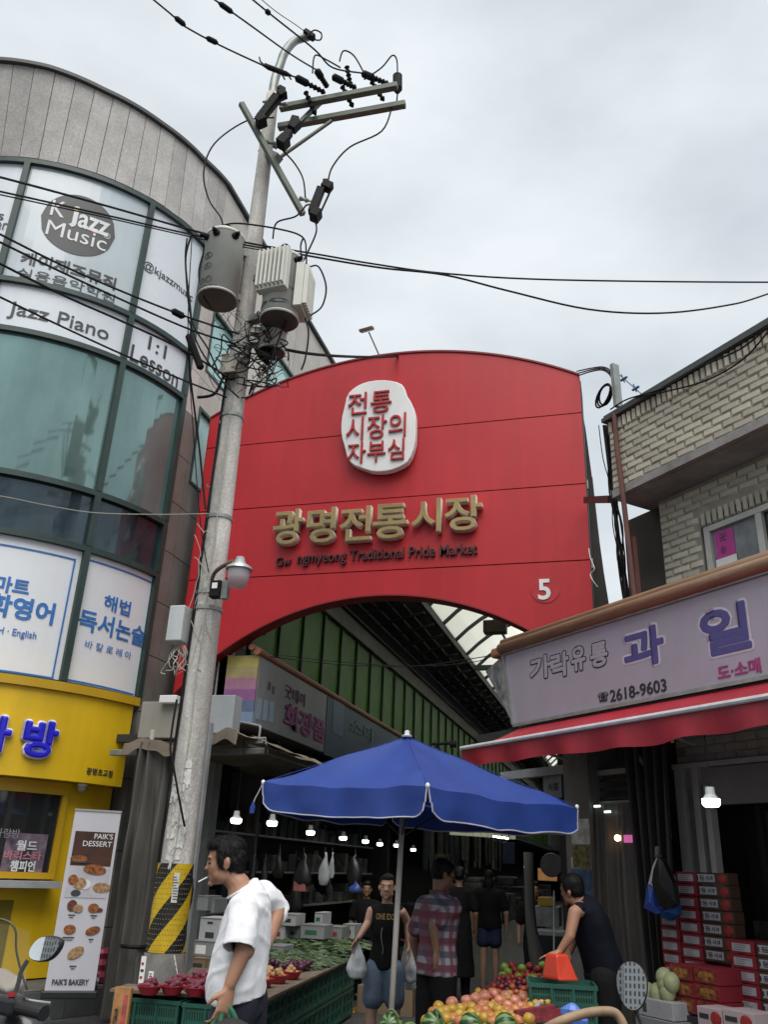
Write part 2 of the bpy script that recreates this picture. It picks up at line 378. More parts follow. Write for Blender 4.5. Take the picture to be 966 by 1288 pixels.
post = mat('gate_post_paint', (.36, .37, .38), .5, var=.15, scale=4, dirt=.4)
MB().box(GX0+.02, GY+.18, 0, GX0+.42, GY+.5, 4.3).build('post', post, gate)
MB().box(GX0+.55, GY+.2, 0, GX0+.7, GY+.42, 4.6).build('post', post, gate)
MB().box(GX1-.28, GY+.2, 0, GX1-.05, GY+.5, 3.9).build('post', post, gate)
# emblem
wp = mat('white_sign_paint', (.78, .78, .77), .45, var=.04, scale=3, dirt=.12)
seal_px = [(450, 493), (463, 487), (482, 484), (500, 486), (511, 491), (514, 503), (521, 513), (526, 528), (526, 548), (525, 566), (518, 585), (508, 592), (492, 598), (473, 599), (458, 594), (448, 590), (441, 583), (438, 570), (433, 553), (433, 534), (437, 518), (440, 503)]
sp = [SG.inv(*q) for q in seal_px]
def roundpoly(p, k=3):
    for _ in range(k):
        q = []
        for i in range(len(p)):
            a, b = p[i], p[(i+1) % len(p)]; q += [(a[0]*.75+b[0]*.25, a[1]*.75+b[1]*.25), (a[0]*.25+b[0]*.75, a[1]*.25+b[1]*.75)]
        p = q
    return p
em = MB().prism(SG.fwd, roundpoly(sp, 1), .03, .16).build('emblem', wp, gate, bevel=.012)
rl = mat('emblem_red_letters', (.4, .02, .025), .5)
for body, a, b, h in (('전통', (442, 516), (496, 511), 27), ('시장의', (440, 547), (514, 541), 29), ('자부심', (441, 577), (512, 571), 26)):
    letters(body, SG, a, b, h, rl, em, off=.0, depth=.035, lift=.16)
gold = mat('gold_letter_face', (.38, .29, .13), .38, metal=.55, var=.12, scale=3); cream = mat('cream_letter_side', (.66, .6, .5), .5, dirt=.15)
ttl = '광명전통시장'
xs_t = [(347, 384), (389, 425), (430, 470), (472, 515), (520, 557), (561, 608)]
ys_t = [(667, 44), (665, 44), (663, 43), (660, 44), (653, 42), (650, 44)]
for ch, (xa, xb), (yc, hh) in zip(ttl, xs_t, ys_t):
    letters(ch, SG, (xa, yc), (xb, yc-1), hh, cream, gate, 'letter', off=.022, depth=.1, lift=.02)
    letters(ch, SG, (xa+.6, yc), (xb-.6, yc-1), hh-1.2, gold, gate, 'letter_face', off=.012, depth=.012, lift=.121)
dk = mat('dark_brown_letters', (.06, .012, .014), .5)
letters('Gw', SG, (348, 707.5), (367, 706.5), 11, dk, gate, off=.012, depth=.035, lift=.01)
letters('ngmyeong Traditional Pride Market', SG, (375, 703.5), (601, 694.5), 17.5, dk, gate, off=.012, depth=.035, lift=.01)
u, v = SG.inv(686, 741); rc = [(u+.195*math.cos(t*math.pi/16), v+.195*math.sin(t*math.pi/16)) for t in range(32)]
bd = MB().prism(SG.fwd, rc, .003, .008).build('number_badge', mat('badge_red', (.47, .02, .028), .4), gate)
letters('5', SG, (677, 742), (693, 741.5), 26, wp, bd, 'numeral', off=.02, depth=.01, lift=.009)

tr_ = MB(); pl_ = [(732, 512), (737, 540), (745, 600), (751, 655), (760, 720), (768, 770), (772, 800), (745, 800), (738, 600), (729, 512)]
tr_.prism(surfY(GY+.58).fwd, [surfY(GY+.58).inv(*q) for q in pl_], -.25, 0); tr_.build('side_truss_sheet', mat('rusty_dark_sheet', (.035, .03, .026), .8, var=.4, scale=4, dirt=.3), gate)
for q_ in ((737, 605), (743, 705)): q_ = onY(*q_, GY-.01); MB().box(q_.x-.03, GY+.1, q_.z-.07, q_.x+.03, GY+.14, q_.z+.07).build('bracket', wp if 0 else post, gate)
MB().tube(smooth_path([onY(741, 690, GY-.05), onY(743, 702, GY-.08), onY(748, 715, GY-.1), onY(743, 722, GY-.08), onY(746, 730, GY-.1), onY(752, 738, GY-.08)], 5), .006, 5).build('loose_cable', wp, gate)
# floodlight standing on top of the gate
fl = thing('floodlight', 'small tilted floodlight on a thin stalk standing above the red gate arch', 'lamp', tuple(onY(476, 446, GY+.3)))
st_a, st_b = onY(477, 447, GY+.3), onY(464, 418, GY+.3)
MB().tube([st_a, st_b], .012).build('stalk', dark, fl)
hp = onY(461, 414, GY+.3)
M = Matrix.Translation(hp) @ Matrix.Rotation(rad(25), 4, 'X') @ Matrix.Rotation(rad(-8), 4, 'Y')
MB(M).box(-.12, -.07, -.03, .12, .07, .02).build('lamp_head', mat('lamp_brown', (.2, .15, .12), .5), fl, bevel=.01)
MB(M).box(-.1, -.055, -.036, .1, .055, -.031).build('lens', mat('dull_lens', (.3, .22, .16), .3), fl)

# ================================================================ left curved building
glassbase = dict(rough=.06, var=0, spec=.6)
frame = mat('green_window_frame', (.022, .048, .043), .45, var=.15, scale=3)
stone = mat('parapet_granite', (.52, .50, .48), .8, var=.14, scale=2.2, bump=.5, bscale=140, dirt=.16, speck=.14, sscale=32, rnd=.12)
stone2 = mat('side_wall_stone', (.62, .58, .53), .75, var=.12, scale=1.2, bump=.25, bscale=120, dirt=.3, speck=.1, sscale=40, rnd=.1)
stone3 = mat('lower_brown_stone', (.19, .175, .158), .6, var=.2, scale=1.6, bump=.2, bscale=90, dirt=.3)
teal = mat('teal_glass', (.23, .37, .355), .04, metal=.5, var=.3, scale=.45, stretch=(1, 1, .5), spec=.8)
navy = mat('dark_blue_glass', (.035, .06, .075), .06, metal=.35, var=.5, scale=.8, spec=.8)
film = mat('white_window_film', (.7, .75, .8), .25, var=.05, scale=.8, spec=.5, coat=.3)
film2 = mat('grey_window_film', (.5, .57, .61), .22, var=.06, scale=.8, spec=.5, coat=.3)
ink = mat('film_dark_ink', (.045, .048, .052), .5); blue = mat('film_blue_ink', (.03, .17, .5), .5)
SC = surfC(3.0)
def arc_slab(mb, t0, t1, z0, z1, r0, r1, n=8):
    return mb.slab(lambda u, v, w: BC+V((w*math.cos(rad(u)), w*math.sin(rad(u)), v)), t0, t1, z0, z1, r0, r1, n)
bl = thing('curved_building', 'grey stone building with a curved green framed glass corner and printed window films', 'building', (-9.5, 10.8, 0))
LV = [3.63, 5.47, 6.29, 8.47, 9.30, 11.52]
CT = [-142, -105, -67.8, -30.6, -6.8]
rowm = {0: film, 1: navy, 2: teal, 3: film, 4: film}
panes = {}
for c in range(4):
    for r in range(5):
        mm = rowm[r]
        if (c, r) == (2, 4): mm = film2
        f = MB(); arc_slab(f, CT[c]+.8, CT[c+1]-.8, LV[r]+.04, LV[r+1]-.04, 2.93, 2.962, 12)
        panes[c, r] = f.build('window_pane', mm, bl, smooth=False)
for t in CT:
    for r in range(5):
        MB().prism(lambda u, v, w: BC+V((w*math.cos(rad(u)), w*math.sin(rad(u)), v)), [(t-.85, LV[r]+.042), (t+.85, LV[r]+.042), (t+.85, LV[r+1]-.042), (t-.85, LV[r+1]-.042)], 2.9, 3.035).build('mullion', frame, bl)
for z in LV:
    f = MB(); arc_slab(f, CT[0], CT[-1]+.85, z-.04, z+.04, 2.9, 3.03, 40); f.build('transom', frame, bl)
# core behind
f = MB(); arc_slab(f, -200, -5, 0, 13.0, .2, 2.8, 40); f.build('core', mat('interior_dark', (.03, .035, .035), .8), bl)
# parapet panels
PR_ = [(-145, 3.42), (-100, 3.40), (-80, 3.34), (-67, 3.24), (-51.6, 3.05), (-32.4, 2.93), (-13.6, 2.90), (0, 3.0)]
def prad(t):
    for (t0, r0), (t1, r1) in zip(PR_, PR_[1:]):
        if t <= t1: k = max(0, (t-t0)/(t1-t0)); return r0+(r1-r0)*k
    return 3.0
def pfn(u, v, w): R_ = 3.0+(prad(u)-3.0)*min(1, max(0, (v-11.6)/1.6))+w; return BC+V((R_*math.cos(rad(u)), R_*math.sin(rad(u)), v))
pp = 5.55; t = -143.0
while t < -1:
    f = MB(); f.slab(pfn, t+.1, min(t+pp, 0)-.1, 11.60, 13.2, -.2, random.uniform(-.004, .004), 3); f.build('stone_panel', stone, bl); t += pp
f = MB(); f.slab(pfn, -143, 0, 11.6, 13.18, -.25, -.015, 60); f.build('joint_backing', mat('joint_dark', (.12, .11, .1), .9), bl)
f = MB(); f.slab(pfn, -143, 0, 13.202, 13.27, -.4, .07, 60); f.box(-7.1, 10.8, 13.202, -6.43, 24, 13.27); f.build('coping', mat('coping_dark', (.07, .07, .07), .6), bl)
# side wall: grid of stone panels with window openings
wins = [(10.93, 11.75, 7.2, 8.6), (10.95, 12.0, 9.3, 10.6), (13.3, 14.8, 10.0, 11.45), (16, 17.4, 9.9, 11.3)]
ys = [10.8, 11.55, 12.3, 13.05, 13.8, 14.55, 15.3, 16.05, 16.8, 17.55, 18.3, 19.1, 19.9]
zs = [0, .8, 1.7, 2.6, 3.5, 4.3, 5.1, 5.9, 6.7, 7.5, 8.3, 9.1, 9.9, 10.7, 11.5, 13.18]
def side_panel(y0, y1, z0, z1, mm):
    rects = [(y0, y1, z0, z1)]
    for wy0, wy1, wz0, wz1 in wins:
        nr = []
        for a, b, c, d in rects:
            if b <= wy0 or a >= wy1 or d <= wz0 or c >= wz1: nr.append((a, b, c, d)); continue
            if a < wy0: nr.append((a, wy0, c, d))
            if b > wy1: nr.append((wy1, b, c, d))
            a2, b2 = max(a, wy0), min(b, wy1)
            if c < wz0: nr.append((a2, b2, c, wz0))
            if d > wz1: nr.append((a2, b2, wz1, d))
        rects = nr
    if rects:
        f = MB()
        for a, b, c, d in rects:
            if b-a > .03 and d-c > .03: f.box(-6.62, a+.006, c+.006, -6.5-random.uniform(0, .006), b-.006, d-.006)
        if f.v: f.build('stone_panel', mm, bl)
for i in range(len(ys)-1):
    for j in range(len(zs)-1): side_panel(ys[i], ys[i+1], zs[j], zs[j+1], stone2 if zs[j] > 7.6 else stone3)
for j in range(len(zs)-1):
    f = MB(); arc_slab(f, -5.8, -.1, max(zs[j], .01)+.006, min(zs[j+1], 11.5)-.006 if j < 14 else 11.59, 2.8, 3.0, 3)
    if zs[j] < 11.5: f.build('stone_panel', stone2 if zs[j] > 7.6 else stone3, bl)
MB().box(-6.9, 10.8, 0, -6.63, 24, 13.18).build('joint_backing', mat('joint_dark', (.12, .11, .1), .9), bl)
lt = mat('sky_teal_glass', (.42, .7, .66), .18, metal=.0, var=.2, scale=1, spec=.8)  # reflected sky is put into the pale base colour
for wy0, wy1, wz0, wz1 in wins:
    fr = MB()
    fr.box(-6.6, wy0, wz0, -6.49, wy0+.05, wz1).box(-6.6, wy1-.05, wz0, -6.49, wy1, wz1).box(-6.6, wy0+.051, wz0, -6.49, wy1-.051, wz0+.05).box(-6.6, wy0+.051, wz1-.05, -6.49, wy1-.051, wz1)
    wo = fr.build('window', frame, bl); MB().box(-6.59, wy0+.05, wz0+.05, -6.56, wy1-.05, wz1-.05).build('pane', lt, wo)
MB().box(-16, 10.8, 0, -12.6, 24, 13.1).build('rear_block', stone2, bl); MB().box(-12.6, 13.7, 0, -6.9, 24, 13.1).build('rear_wall', stone2, bl)

# --- lettering on films
p24 = panes[2, 4]; p34 = panes[3, 4]; p14 = panes[1, 4]
u, v = SC.inv(99, 281)
lift = -.034
RL = (SC.inv(148, 290)[0]-SC.inv(52, 270)[0])/2; RV = (SC.inv(99, 242)[1]-SC.inv(99, 320)[1])/2
print('logo radius', RL, RV)
cv = [(u+RL*math.cos(k*math.pi/20), v+RL*math.sin(k*math.pi/20)) for k in range(40)]
# disc in thin vertical strips so that it bends with the glass
def bent_disc(uc, vc, r, w0, n=20):
    d = MB()
    for i in range(n):
        a0, a1 = -1+2*i/n, -1+2*(i+1)/n; h0, h1 = math.sqrt(max(0, 1-a0*a0)), math.sqrt(max(0, 1-a1*a1))
        d.add([SC.fwd(uc+a0*r, vc-h0*r, w0), SC.fwd(uc+a1*r, vc-h1*r, w0), SC.fwd(uc+a1*r, vc+h1*r, w0), SC.fwd(uc+a0*r, vc+h0*r, w0)], [(0, 1, 2, 3)])
    return d
lg = bent_disc(u, v, RL, lift+.003).build('round_logo', mat('logo_grey', (.055, .055, .06), .45), p24)
wl = mat('film_white_ink', (.7, .72, .74), .5)
T = lambda body, a, b, h, m_, par, **k: letters(body, SC, a, b, h, m_, par, depth=.003, lift=k.pop('lift', lift+.002), **k)
T('K', (64, 259), (82, 263), 20, wl, p24, off=.008, lift=lift+.006)
T('j', (88, 270), (98, 272), 28, wl, p24, off=.02, lift=lift+.006)
T('azz', (98, 277), (138, 286), 18, wl, p24, off=.02, lift=lift+.006)
T('Music', (58, 284), (135, 303), 19, wl, p24, off=.0, lift=lift+.006)
T('®', (131, 294), (139, 297), 8, wl, p24, lift=lift+.006)
uu, vv = SC.inv(96, 261); bent_disc(uu, vv, .045, lift+.0075, 8).build('dot', mat('dot_yellow', (.45, .32, .04), .5), p24)
uu, vv = SC.inv(119, 290); bent_disc(uu, vv, .045, lift+.0075, 8).build('dot', mat('dot_red', (.4, .1, .06), .5), p24)
T('케이재즈뮤직', (26, 319), (147, 352), 16.5, ink, p24, off=.026)
T('실용음악학원', (22, 336.5), (146, 371), 12, ink, p24)
T('@kjazzmusic', (181, 334), (245, 368), 14, ink, p34)
T('s', (-4, 270), (3, 272), 8, ink, p14); T('er', (-6, 281), (7, 284), 9, ink, p14)
T('Jazz Piano', (10, 384), (138, 418), 23, ink, panes[2, 3], off=.006)
T('1:1', (188, 431), (211, 441), 18, ink, panes[3, 3], off=.006)
T('Lesson', (165, 446), (227, 470), 22, ink, panes[3, 3], off=.006)
b0 = panes[2, 0]; b1 = panes[3, 0]; lb = mat('banner_white', (.76, .79, .83), .35, var=.03, scale=1)
b0.data.materials.clear(); b0.data.materials.append(lb); b1.data.materials.clear(); b1.data.materials.append(lb)
T('스마트', (-30, 726), (37, 741), 21, blue, b0, off=.03)
T('수학영어', (-45, 752), (69, 772), 29, blue, b0, off=.03)
T('MATH · English', (-28, 789), (46, 800), 12, blue, b0, off=.008)
T('해법', (132, 758), (166, 764), 20, blue, b1, off=.02)
T('독서논술', (100, 778), (184, 799), 27, blue, b1, off=.022)
T('바 칼 로 레 아', (108, 811), (167, 822), 10, blue, b1)
def line_c(par, p, q, wd=.022, mm=blue, n=14):
    (ua, va), (ub, vb) = SC.inv(*p), SC.inv(*q); f = MB()
    if abs(ua-ub) > abs(va-vb): z = (va+vb)/2; f.slab(SC.fwd, ua, ub, z-wd/2, z+wd/2, lift+.002, lift+.004, n)
    else: uq = (ua+ub)/2; f.slab(SC.fwd, uq-wd/2, uq+wd/2, min(va, vb), max(va, vb), lift+.0045, lift+.0065, 1)
    f.build('printed_border', mm, par)
line_c(b0, (-20, 681), (95, 703)); line_c(b0, (-20, 840), (68, 853)); line_c(b0, (95, 702), (67, 852))
line_c(b1, (112, 706), (193, 730)); line_c(b1, (84, 856), (170, 872))

# ================================================================ yellow cafe on the ground floor
yel = mat('yellow_paint', (.78, .50, .010), .42, var=.06, scale=1.5, dirt=.1, streak=.04)
yel2 = mat('yellow_frame', (.55, .33, .012), .45, var=.06, scale=2)
cafe = thing('yellow_cafe_front', 'bright yellow cafe front with takeout window under the curved glass', 'shop front', (-7.2, 9.0, 0))
SF = surfC(3.22)
f = MB(); arc_slab(f, -142, -12.5, 2.46, 3.5, 2.97, 3.22, 50); fa = f.build('fascia', yel, cafe)
f = MB(); arc_slab(f, -142, -11.5, 3.502, 3.61, 2.97, 3.27, 50); f.build('fascia_lip', yel2, cafe)
f = MB(); arc_slab(f, -142, -10.5, .3, 2.455, 2.8, 2.97, 50); f.build('wall', yel, cafe)
bw = mat('sign_blue', (.012, .01, .42), .35, emit=(.02, .015, .6), es=.15); wo_ = mat('sign_white_outline', (.7, .72, .85), .4)
for body, a, b, h in (('방', (25, 929), (71, 931), 51), ('다', (-38, 921), (14, 925), 50), ('빽', (-105, 912), (-52, 918), 50)):
    bold_letters(body, SF, (a[0]-1, a[1]), (b[0]+1, b[1]), h+2, .04, wo_, fa, th=.03, lift=.03, slim=.0)
    bold_letters(body, SF, a, b, h, .024, bw, fa, th=.03, lift=.055, slim=.012)
letters('광명초교점', SF, (108, 970), (141, 973), 9, ink, fa, off=.02, depth=.003, lift=.002)
S3 = surfC(2.97)
# takeout window, counter shelf, lower panel
u1, _ = S3.inv(74, 1050); zt, zb = 2.3, 1.42
ud = math.degrees(u1/2.97)
wf = MB(); arc_slab(wf, ud-46, ud, zt, zt+.07, 2.97, 3.03, 12); arc_slab(wf, ud-46, ud, zb-.07, zb, 2.97, 3.03, 12); arc_slab(wf, ud-1.3, ud, zb+.001, zt-.001, 2.97, 3.03, 1); arc_slab(wf, ud-24, ud-22.8, zb+.001, zt-.001, 2.97, 3.03, 1)
wn = wf.build('window', yel2, cafe)
f = MB(); arc_slab(f, ud-45, ud-1.3, zb, zt, 2.972, 2.985, 12); f.build('pane', mat('black_glass', (.02, .022, .024), .05, spec=.8, var=0), wn)
f = MB(); arc_slab(f, ud-46, ud-.5, 1.26, 1.33, 2.97, 3.25, 12); f.build('counter_shelf', mat('shelf_grey', (.35, .36, .38), .4), cafe)
f = MB(); arc_slab(f, ud-45, ud-8, .42, 1.12, 2.972, 2.98, 12); f.build('lower_panel', mat('olive_glass', (.22, .17, .02), .2, spec=.6, var=.25, scale=1.2), cafe)
SP = surfC(2.99)
def patch(par, name, surf, x0, y0, x1, y1, mm, w0=.0, dw=.003, n=4):
    xc, yc = (x0+x1)/2, (y0+y1)/2
    ua, ub = surf.inv(x0, yc)[0], surf.inv(x1, yc)[0]; va, vb = surf.inv(xc, y1)[1], surf.inv(xc, y0)[1]
    f = MB(); f.slab(surf.fwd, min(ua, ub), max(ua, ub), min(va, vb), max(va, vb), w0, w0+dw, n); return f.build(name, mm, par)
po = patch(cafe, 'poster', SP, 2, 1048, 55, 1111, mat('window_poster', (.17, .13, .17), .5, var=.5, scale=9))
letters('월드', SP, (20, 1062), (46, 1065), 13, wl, po, off=.02, depth=.002, lift=.005); letters('바리스타', SP, (4, 1074), (51, 1078), 12, mat('poster_pink', (.5, .2, .25), .5), po, off=.03, depth=.002, lift=.005); letters('챔피언', SP, (12, 1088), (43, 1091), 14, wl, po, off=.03, depth=.002, lift=.005)
letters('사랑방', SP, (-8, 1046), (24, 1050), 12, mat('film_grey_ink', (.3, .3, .32), .5), wn, depth=.002, lift=.005)
patch(po, 'figure_print', SP, 20, 1066, 36, 1108, mat('poster_figure', (.03, .03, .05), .5, var=.3), .003, .001)
# camera under the fascia
cp = SP.inv(97, 994); cpt = S3.fwd(cp[0], 2.455, .12)
cc = thing('security_camera', 'white dome security camera fixed under the yellow fascia', 'camera', tuple(cpt))
MB().lathe([(.06, -.03), (.06, 0)], 16, cpt).build('base', wp, cc); MB().lathe([(.015, -.1), (.045, -.085), (.055, -.06), (.055, -.03)], 14, cpt).build('dome', mat('dome_grey', (.4, .4, .42), .3), cc)
# tiled step
gt = mat('grey_step_tile', (.10, .105, .11), .55, var=.2, scale=2.5, bump=.15)
stp = thing('tiled_step', 'low dark grey tiled step in front of the yellow cafe', 'step', (-6.4, 9.2, 0))
f = MB(); arc_slab(f, -142, -14, 0, .27, 2.9, 3.78, 30); f.build('base', mat('step_grout', (.3, .3, .29), .9), stp)
t = -142
while t < -15:
    t2 = min(t+9, -14)
    f = MB(); arc_slab(f, t+.06, t2-.06, .272, .285, 2.98, 3.78, 2); f.build('tile', gt, stp)
    f = MB(); arc_slab(f, t+.06, t2-.06, .008, .268, 3.782, 3.79, 2); f.build('tile', gt, stp); t = t2
e0 = BC+V((3.79*math.cos(rad(-14)), 3.79*math.sin(rad(-14)), 0)); e1 = BC+V((2.95*math.cos(rad(-14)), 2.95*math.sin(rad(-14)), 0))
MB().bar(e0+V((.0, .012, .14)), e1+V((0, .012, .14)), .02, .26).build('tile', gt, stp)
# menu banner (roll-up)
zt_ = .3
bA, bB = onZ(57, 1238, .42), onZ(120, 1238, .42)
bA = at(57, 1236, bB.dot(_fh)-.12); bB = at(119, 1240, bB.dot(_fh)+.02)
ux = (bB-bA); ux.z = 0; BW = ux.length; ux.normalize(); bO = V((bA.x, bA.y, .36))
BS = frameS(bO, ux, (-.0, -.0, 1)); topz = BS.inv(123, 1021)[1]
print('banner', BW, topz, bO)
ban = thing('menu_banner', 'tall white roll-up banner printed with breads beside the yellow cafe', 'banner', tuple(bO-V((0, 0, .07))))
shn = MB(); shn.slab(BS.fwd, 0, BW, .0, topz, -.004, 0); bs = shn.build('sheet', mat('banner_sheet', (.55, .55, .6), .45, var=.03, scale=2), ban)
MB().slab(BS.fwd, -.03, BW+.03, -.07, -.001, -.12, .05).build('base', mat('black_plastic', (.02, .021, .024), .4), ban, bevel=.01)
MB().lathe([(.085, -.05), (.085, .05)], 14, BS.fwd(BW-.02, .05, -.11), ux).build('roller_housing', MATS['black_plastic'], ban)
MB().tube([BS.fwd(BW/2, -.02, -.03), BS.fwd(BW/2, topz-.02, -.03)], .01).build('pole', dark, ban)
MB().slab(BS.fwd, -.005, BW+.005, topz, topz+.02, -.012, .008).build('top_rail', post, ban)
def bslab(name, u0, u1, v0, v1, mm, w=.001, par=bs): return MB().slab(BS.fwd, u0*BW, u1*BW, v0*topz, v1*topz, w, w+.0015).build(name, mm, par)
bslab('photo_print', .08, .94, .54, .88, mat('photo_brown', (.075, .03, .018), .4, var=.3, scale=4)); bslab('photo_table', .08, .94, .5, .68, mat('photo_table', (.5, .5, .55), .4), .003)
brn = mat('bread_brown', (.3, .1, .03), .5, var=.6, scale=30); brn2 = mat('bread_tan', (.42, .25, .12), .5, var=.5, scale=40); brd = mat('bread_dark', (.14, .045, .025), .5, var=.5, scale=40)
def bell(u, v, ru, rv, mm, rot=0, w=.005):
    ru *= 1.0; rv *= 1.1; w += random.uniform(0, .004)
    pl = [(u*BW+ru*math.cos(k*math.pi/10)*math.cos(rot)-rv*math.sin(k*math.pi/10)*math.sin(rot), v*topz+ru*math.cos(k*math.pi/10)*math.sin(rot)+rv*math.sin(k*math.pi/10)*math.cos(rot)) for k in range(20)]
    MB().prism(BS.fwd, pl, w, w+.002).build('bread_print', mm, bs)
for a_ in [(.62, .66, .12, .045, brn, -.1), (.25, .72, .09, .03, brn), (.3, .7, .1, .008, ink), (.2, .6, .05, .045, brn), (.35, .58, .07, .05, brn2), (.47, .575, .055, .045, wl), (.82, .56, .09, .045, brn2), (.3, .525, .05, .03, ink),
           (.27, .455, .05, .05, brd), (.4, .44, .05, .035, brn2), (.72, .445, .055, .04, brn), (.82, .435, .05, .02, brd), (.3, .325, .06, .04, brn), (.78, .32, .075, .035, brn, .3), (.5, .2, .085, .045, brn2, .5)]: bell(*a_)
def btext(body, u0, u1, v, h, mm, off=0):
    me = text_mesh(body, lambda p, q, w_: BS.fwd((u0+u1)/2*BW+p, v*topz+q, .006+w_), (u1-u0)*BW, h, .001, off); me.transform(PW[bs].inverted()); me.materials.append(mm)
    o = bpy.data.objects.new('lettering', me); COL.objects.link(o); o.parent = bs; PW[o] = PW[bs]
btext("PAIK'S", .5, .9, .855, .055, wl, .01); btext('DESSERT', .28, .9, .81, .055, wl, .01); btext("PAIK'S BAKERY", .12, .86, .045, .055, ink, .03)
for q in [(.2, .4, .4), (.66, .86, .4), (.16, .46, .278), (.7, .86, .27), (.4, .6, .125)]:
    bslab('caption_print', q[0]+.02, q[1]-.04, q[2]/1-.0, q[2]+.006, ink, .005); bslab('caption_print', q[0]+.05, q[1]-.07, q[2]-.012, q[2]-.008, ink, .005)

# drain pipe between cafe and curtain
pw = mat('white_pipe', (.5, .5, .48), .5, var=.1, scale=5, dirt=.4)
pp_ = thing('drain_pipe', 'thin dirty white pipe running down beside the yellow wall', 'pipe', tuple(onZ(130, 1250, .3)))
Dp = 10.55
pt = [at(192, 918, Dp), at(187, 955, Dp), at(184, 975, Dp), at(178, 1020, Dp), at(147, 1240, Dp)]
MB().tube(pt, .028, 8).build('pipe', pw, pp_)
MB().tube([at(178, 972, Dp-.05), at(191, 973, Dp-.05)], .025, 8).build('bracket', pw, pp_); MB().tube([at(181, 994, Dp-.02), at(196, 996, Dp)], .018, 8).build('bracket', pw, pp_)
# ================================================================ utility pole
conc = mat('pole_concrete', (.60, .58, .54), .85, var=.2, scale=3.5, bump=.7, bscale=45, dirt=.55, stretch=(1, 1, .5), speck=.16, sscale=50, streak=.25)
steel = mat('galvanised_steel', (.3, .32, .3), .45, metal=.5, var=.2, scale=6, dirt=.3)
gsteel = mat('crossarm_green_grey', (.14, .16, .13), .55, metal=.2, var=.2, scale=6, dirt=.3)
blk = mat('black_rubber', (.008, .008, .009), .65, var=.2, scale=12, spec=.2)
tgrey = mat('transformer_paint', (.62, .63, .57), .5, var=.07, scale=2, dirt=.25)
tbot = mat('transformer_underside', (.13, .125, .105), .7, var=.2, scale=4, dirt=.3)
PX, PY = -4.165, 7.75
pole = thing('utility_pole', 'tall weathered concrete utility pole with transformers, standing before the red gate', 'pole', (PX, PY, 0))
DP = V((PX, PY, 0)).dot(_fh)
def pr(z): return .170-.0073*z
MB().lathe([(pr(z), z) for z in [0, .5, 1, 2, 3, 4, 5, 6, 7, 8, 9, 10, 11.2, 11.5]], 28, (PX, PY, 0)).build('shaft', conc, pole, smooth=True)
# steel head pipe bent towards upper right
hp_ = [V((PX, PY, 11.2)), V((PX, PY, 11.75)), at(352, 82, DP), at(358, 66, DP), at(370, 52, DP), at(383, 47, DP), at(391, 45, DP)]
MB().tube(smooth_path(hp_), .062, 12).build('head_pipe', steel, pole, smooth=True)
MB().box(-.0, 0, 0, .001, .001, .001)
# reflective hazard wrap: helical stripes as geometry bands
wrap_y = mat('wrap_yellow', (.55, .37, .01), .45, var=.15, scale=8, dirt=.25); wrap_k = mat('wrap_black', (.015, .015, .014), .5, var=.1, scale=8)
zt_, zb_ = onY(215, 1086, PY-.2).z, onY(205, 1200, PY-.2).z
wr = MB().lathe([(pr(zb_)+.006, zb_), (pr(zt_)+.006, zt_)], 40, (PX, PY, 0), cap=False).build('hazard_wrap', wrap_k, pole, smooth=True)
for k in range(-4, 5):
    st = MB(); n_ = 72; vs = []
    for i in range(n_+1):
        th = 2*math.pi*i/n_-math.pi; zc = (zb_+zt_)/2+k*.47+1.41*(i/n_)-.68-.02
        for j in range(2):
            z = min(max(zc+(-.12 if j == 0 else .12), zb_), zt_); r = pr(z)+.0095; vs.append((PX+r*math.cos(th), PY+r*math.sin(th), z))
    fs = [(2*i, 2*i+2, 2*i+3, 2*i+1) for i in range(n_) if max(vs[2*i+1][2]-vs[2*i][2], vs[2*i+3][2]-vs[2*i+2][2]) > .003]
    if fs: st.add(vs, fs); st.build('yellow_stripe', wrap_y, wr)
# studs of the embossed wrap
sm = MB()
for j in range(int((zt_-zb_)/.042)):
    for i in range(20):
        th = math.pi+math.pi*(i+.5*(j % 2))/20; z = zb_+.02+j*.042; r = pr(z)+.009
        c = V((PX+r*math.cos(th), PY+r*math.sin(th), z)); o_ = V((math.cos(th), math.sin(th), 0)); s_ = V((-math.sin(th), math.cos(th), 0))
        sm.add([c-s_*.007, c+V((0, 0, -.006)), c+s_*.007, c+V((0, 0, .006)), c+o_*.005], [(0, 1, 4), (1, 2, 4), (2, 3, 4), (3, 0, 4)])
so_ = sm.build('wrap_studs', mat('wrap_stud', (.16, .14, .07), .4), wr); so_['kind'] = 'stuff'
MB().lathe([(.20, 0), (.20, .5), (.185, zb_-.004)], 24, (PX, PY, 0), cap=False).build('base_collar', mat('base_cement', (.22, .215, .2), .9, var=.3, scale=6, dirt=.4), pole, smooth=True)
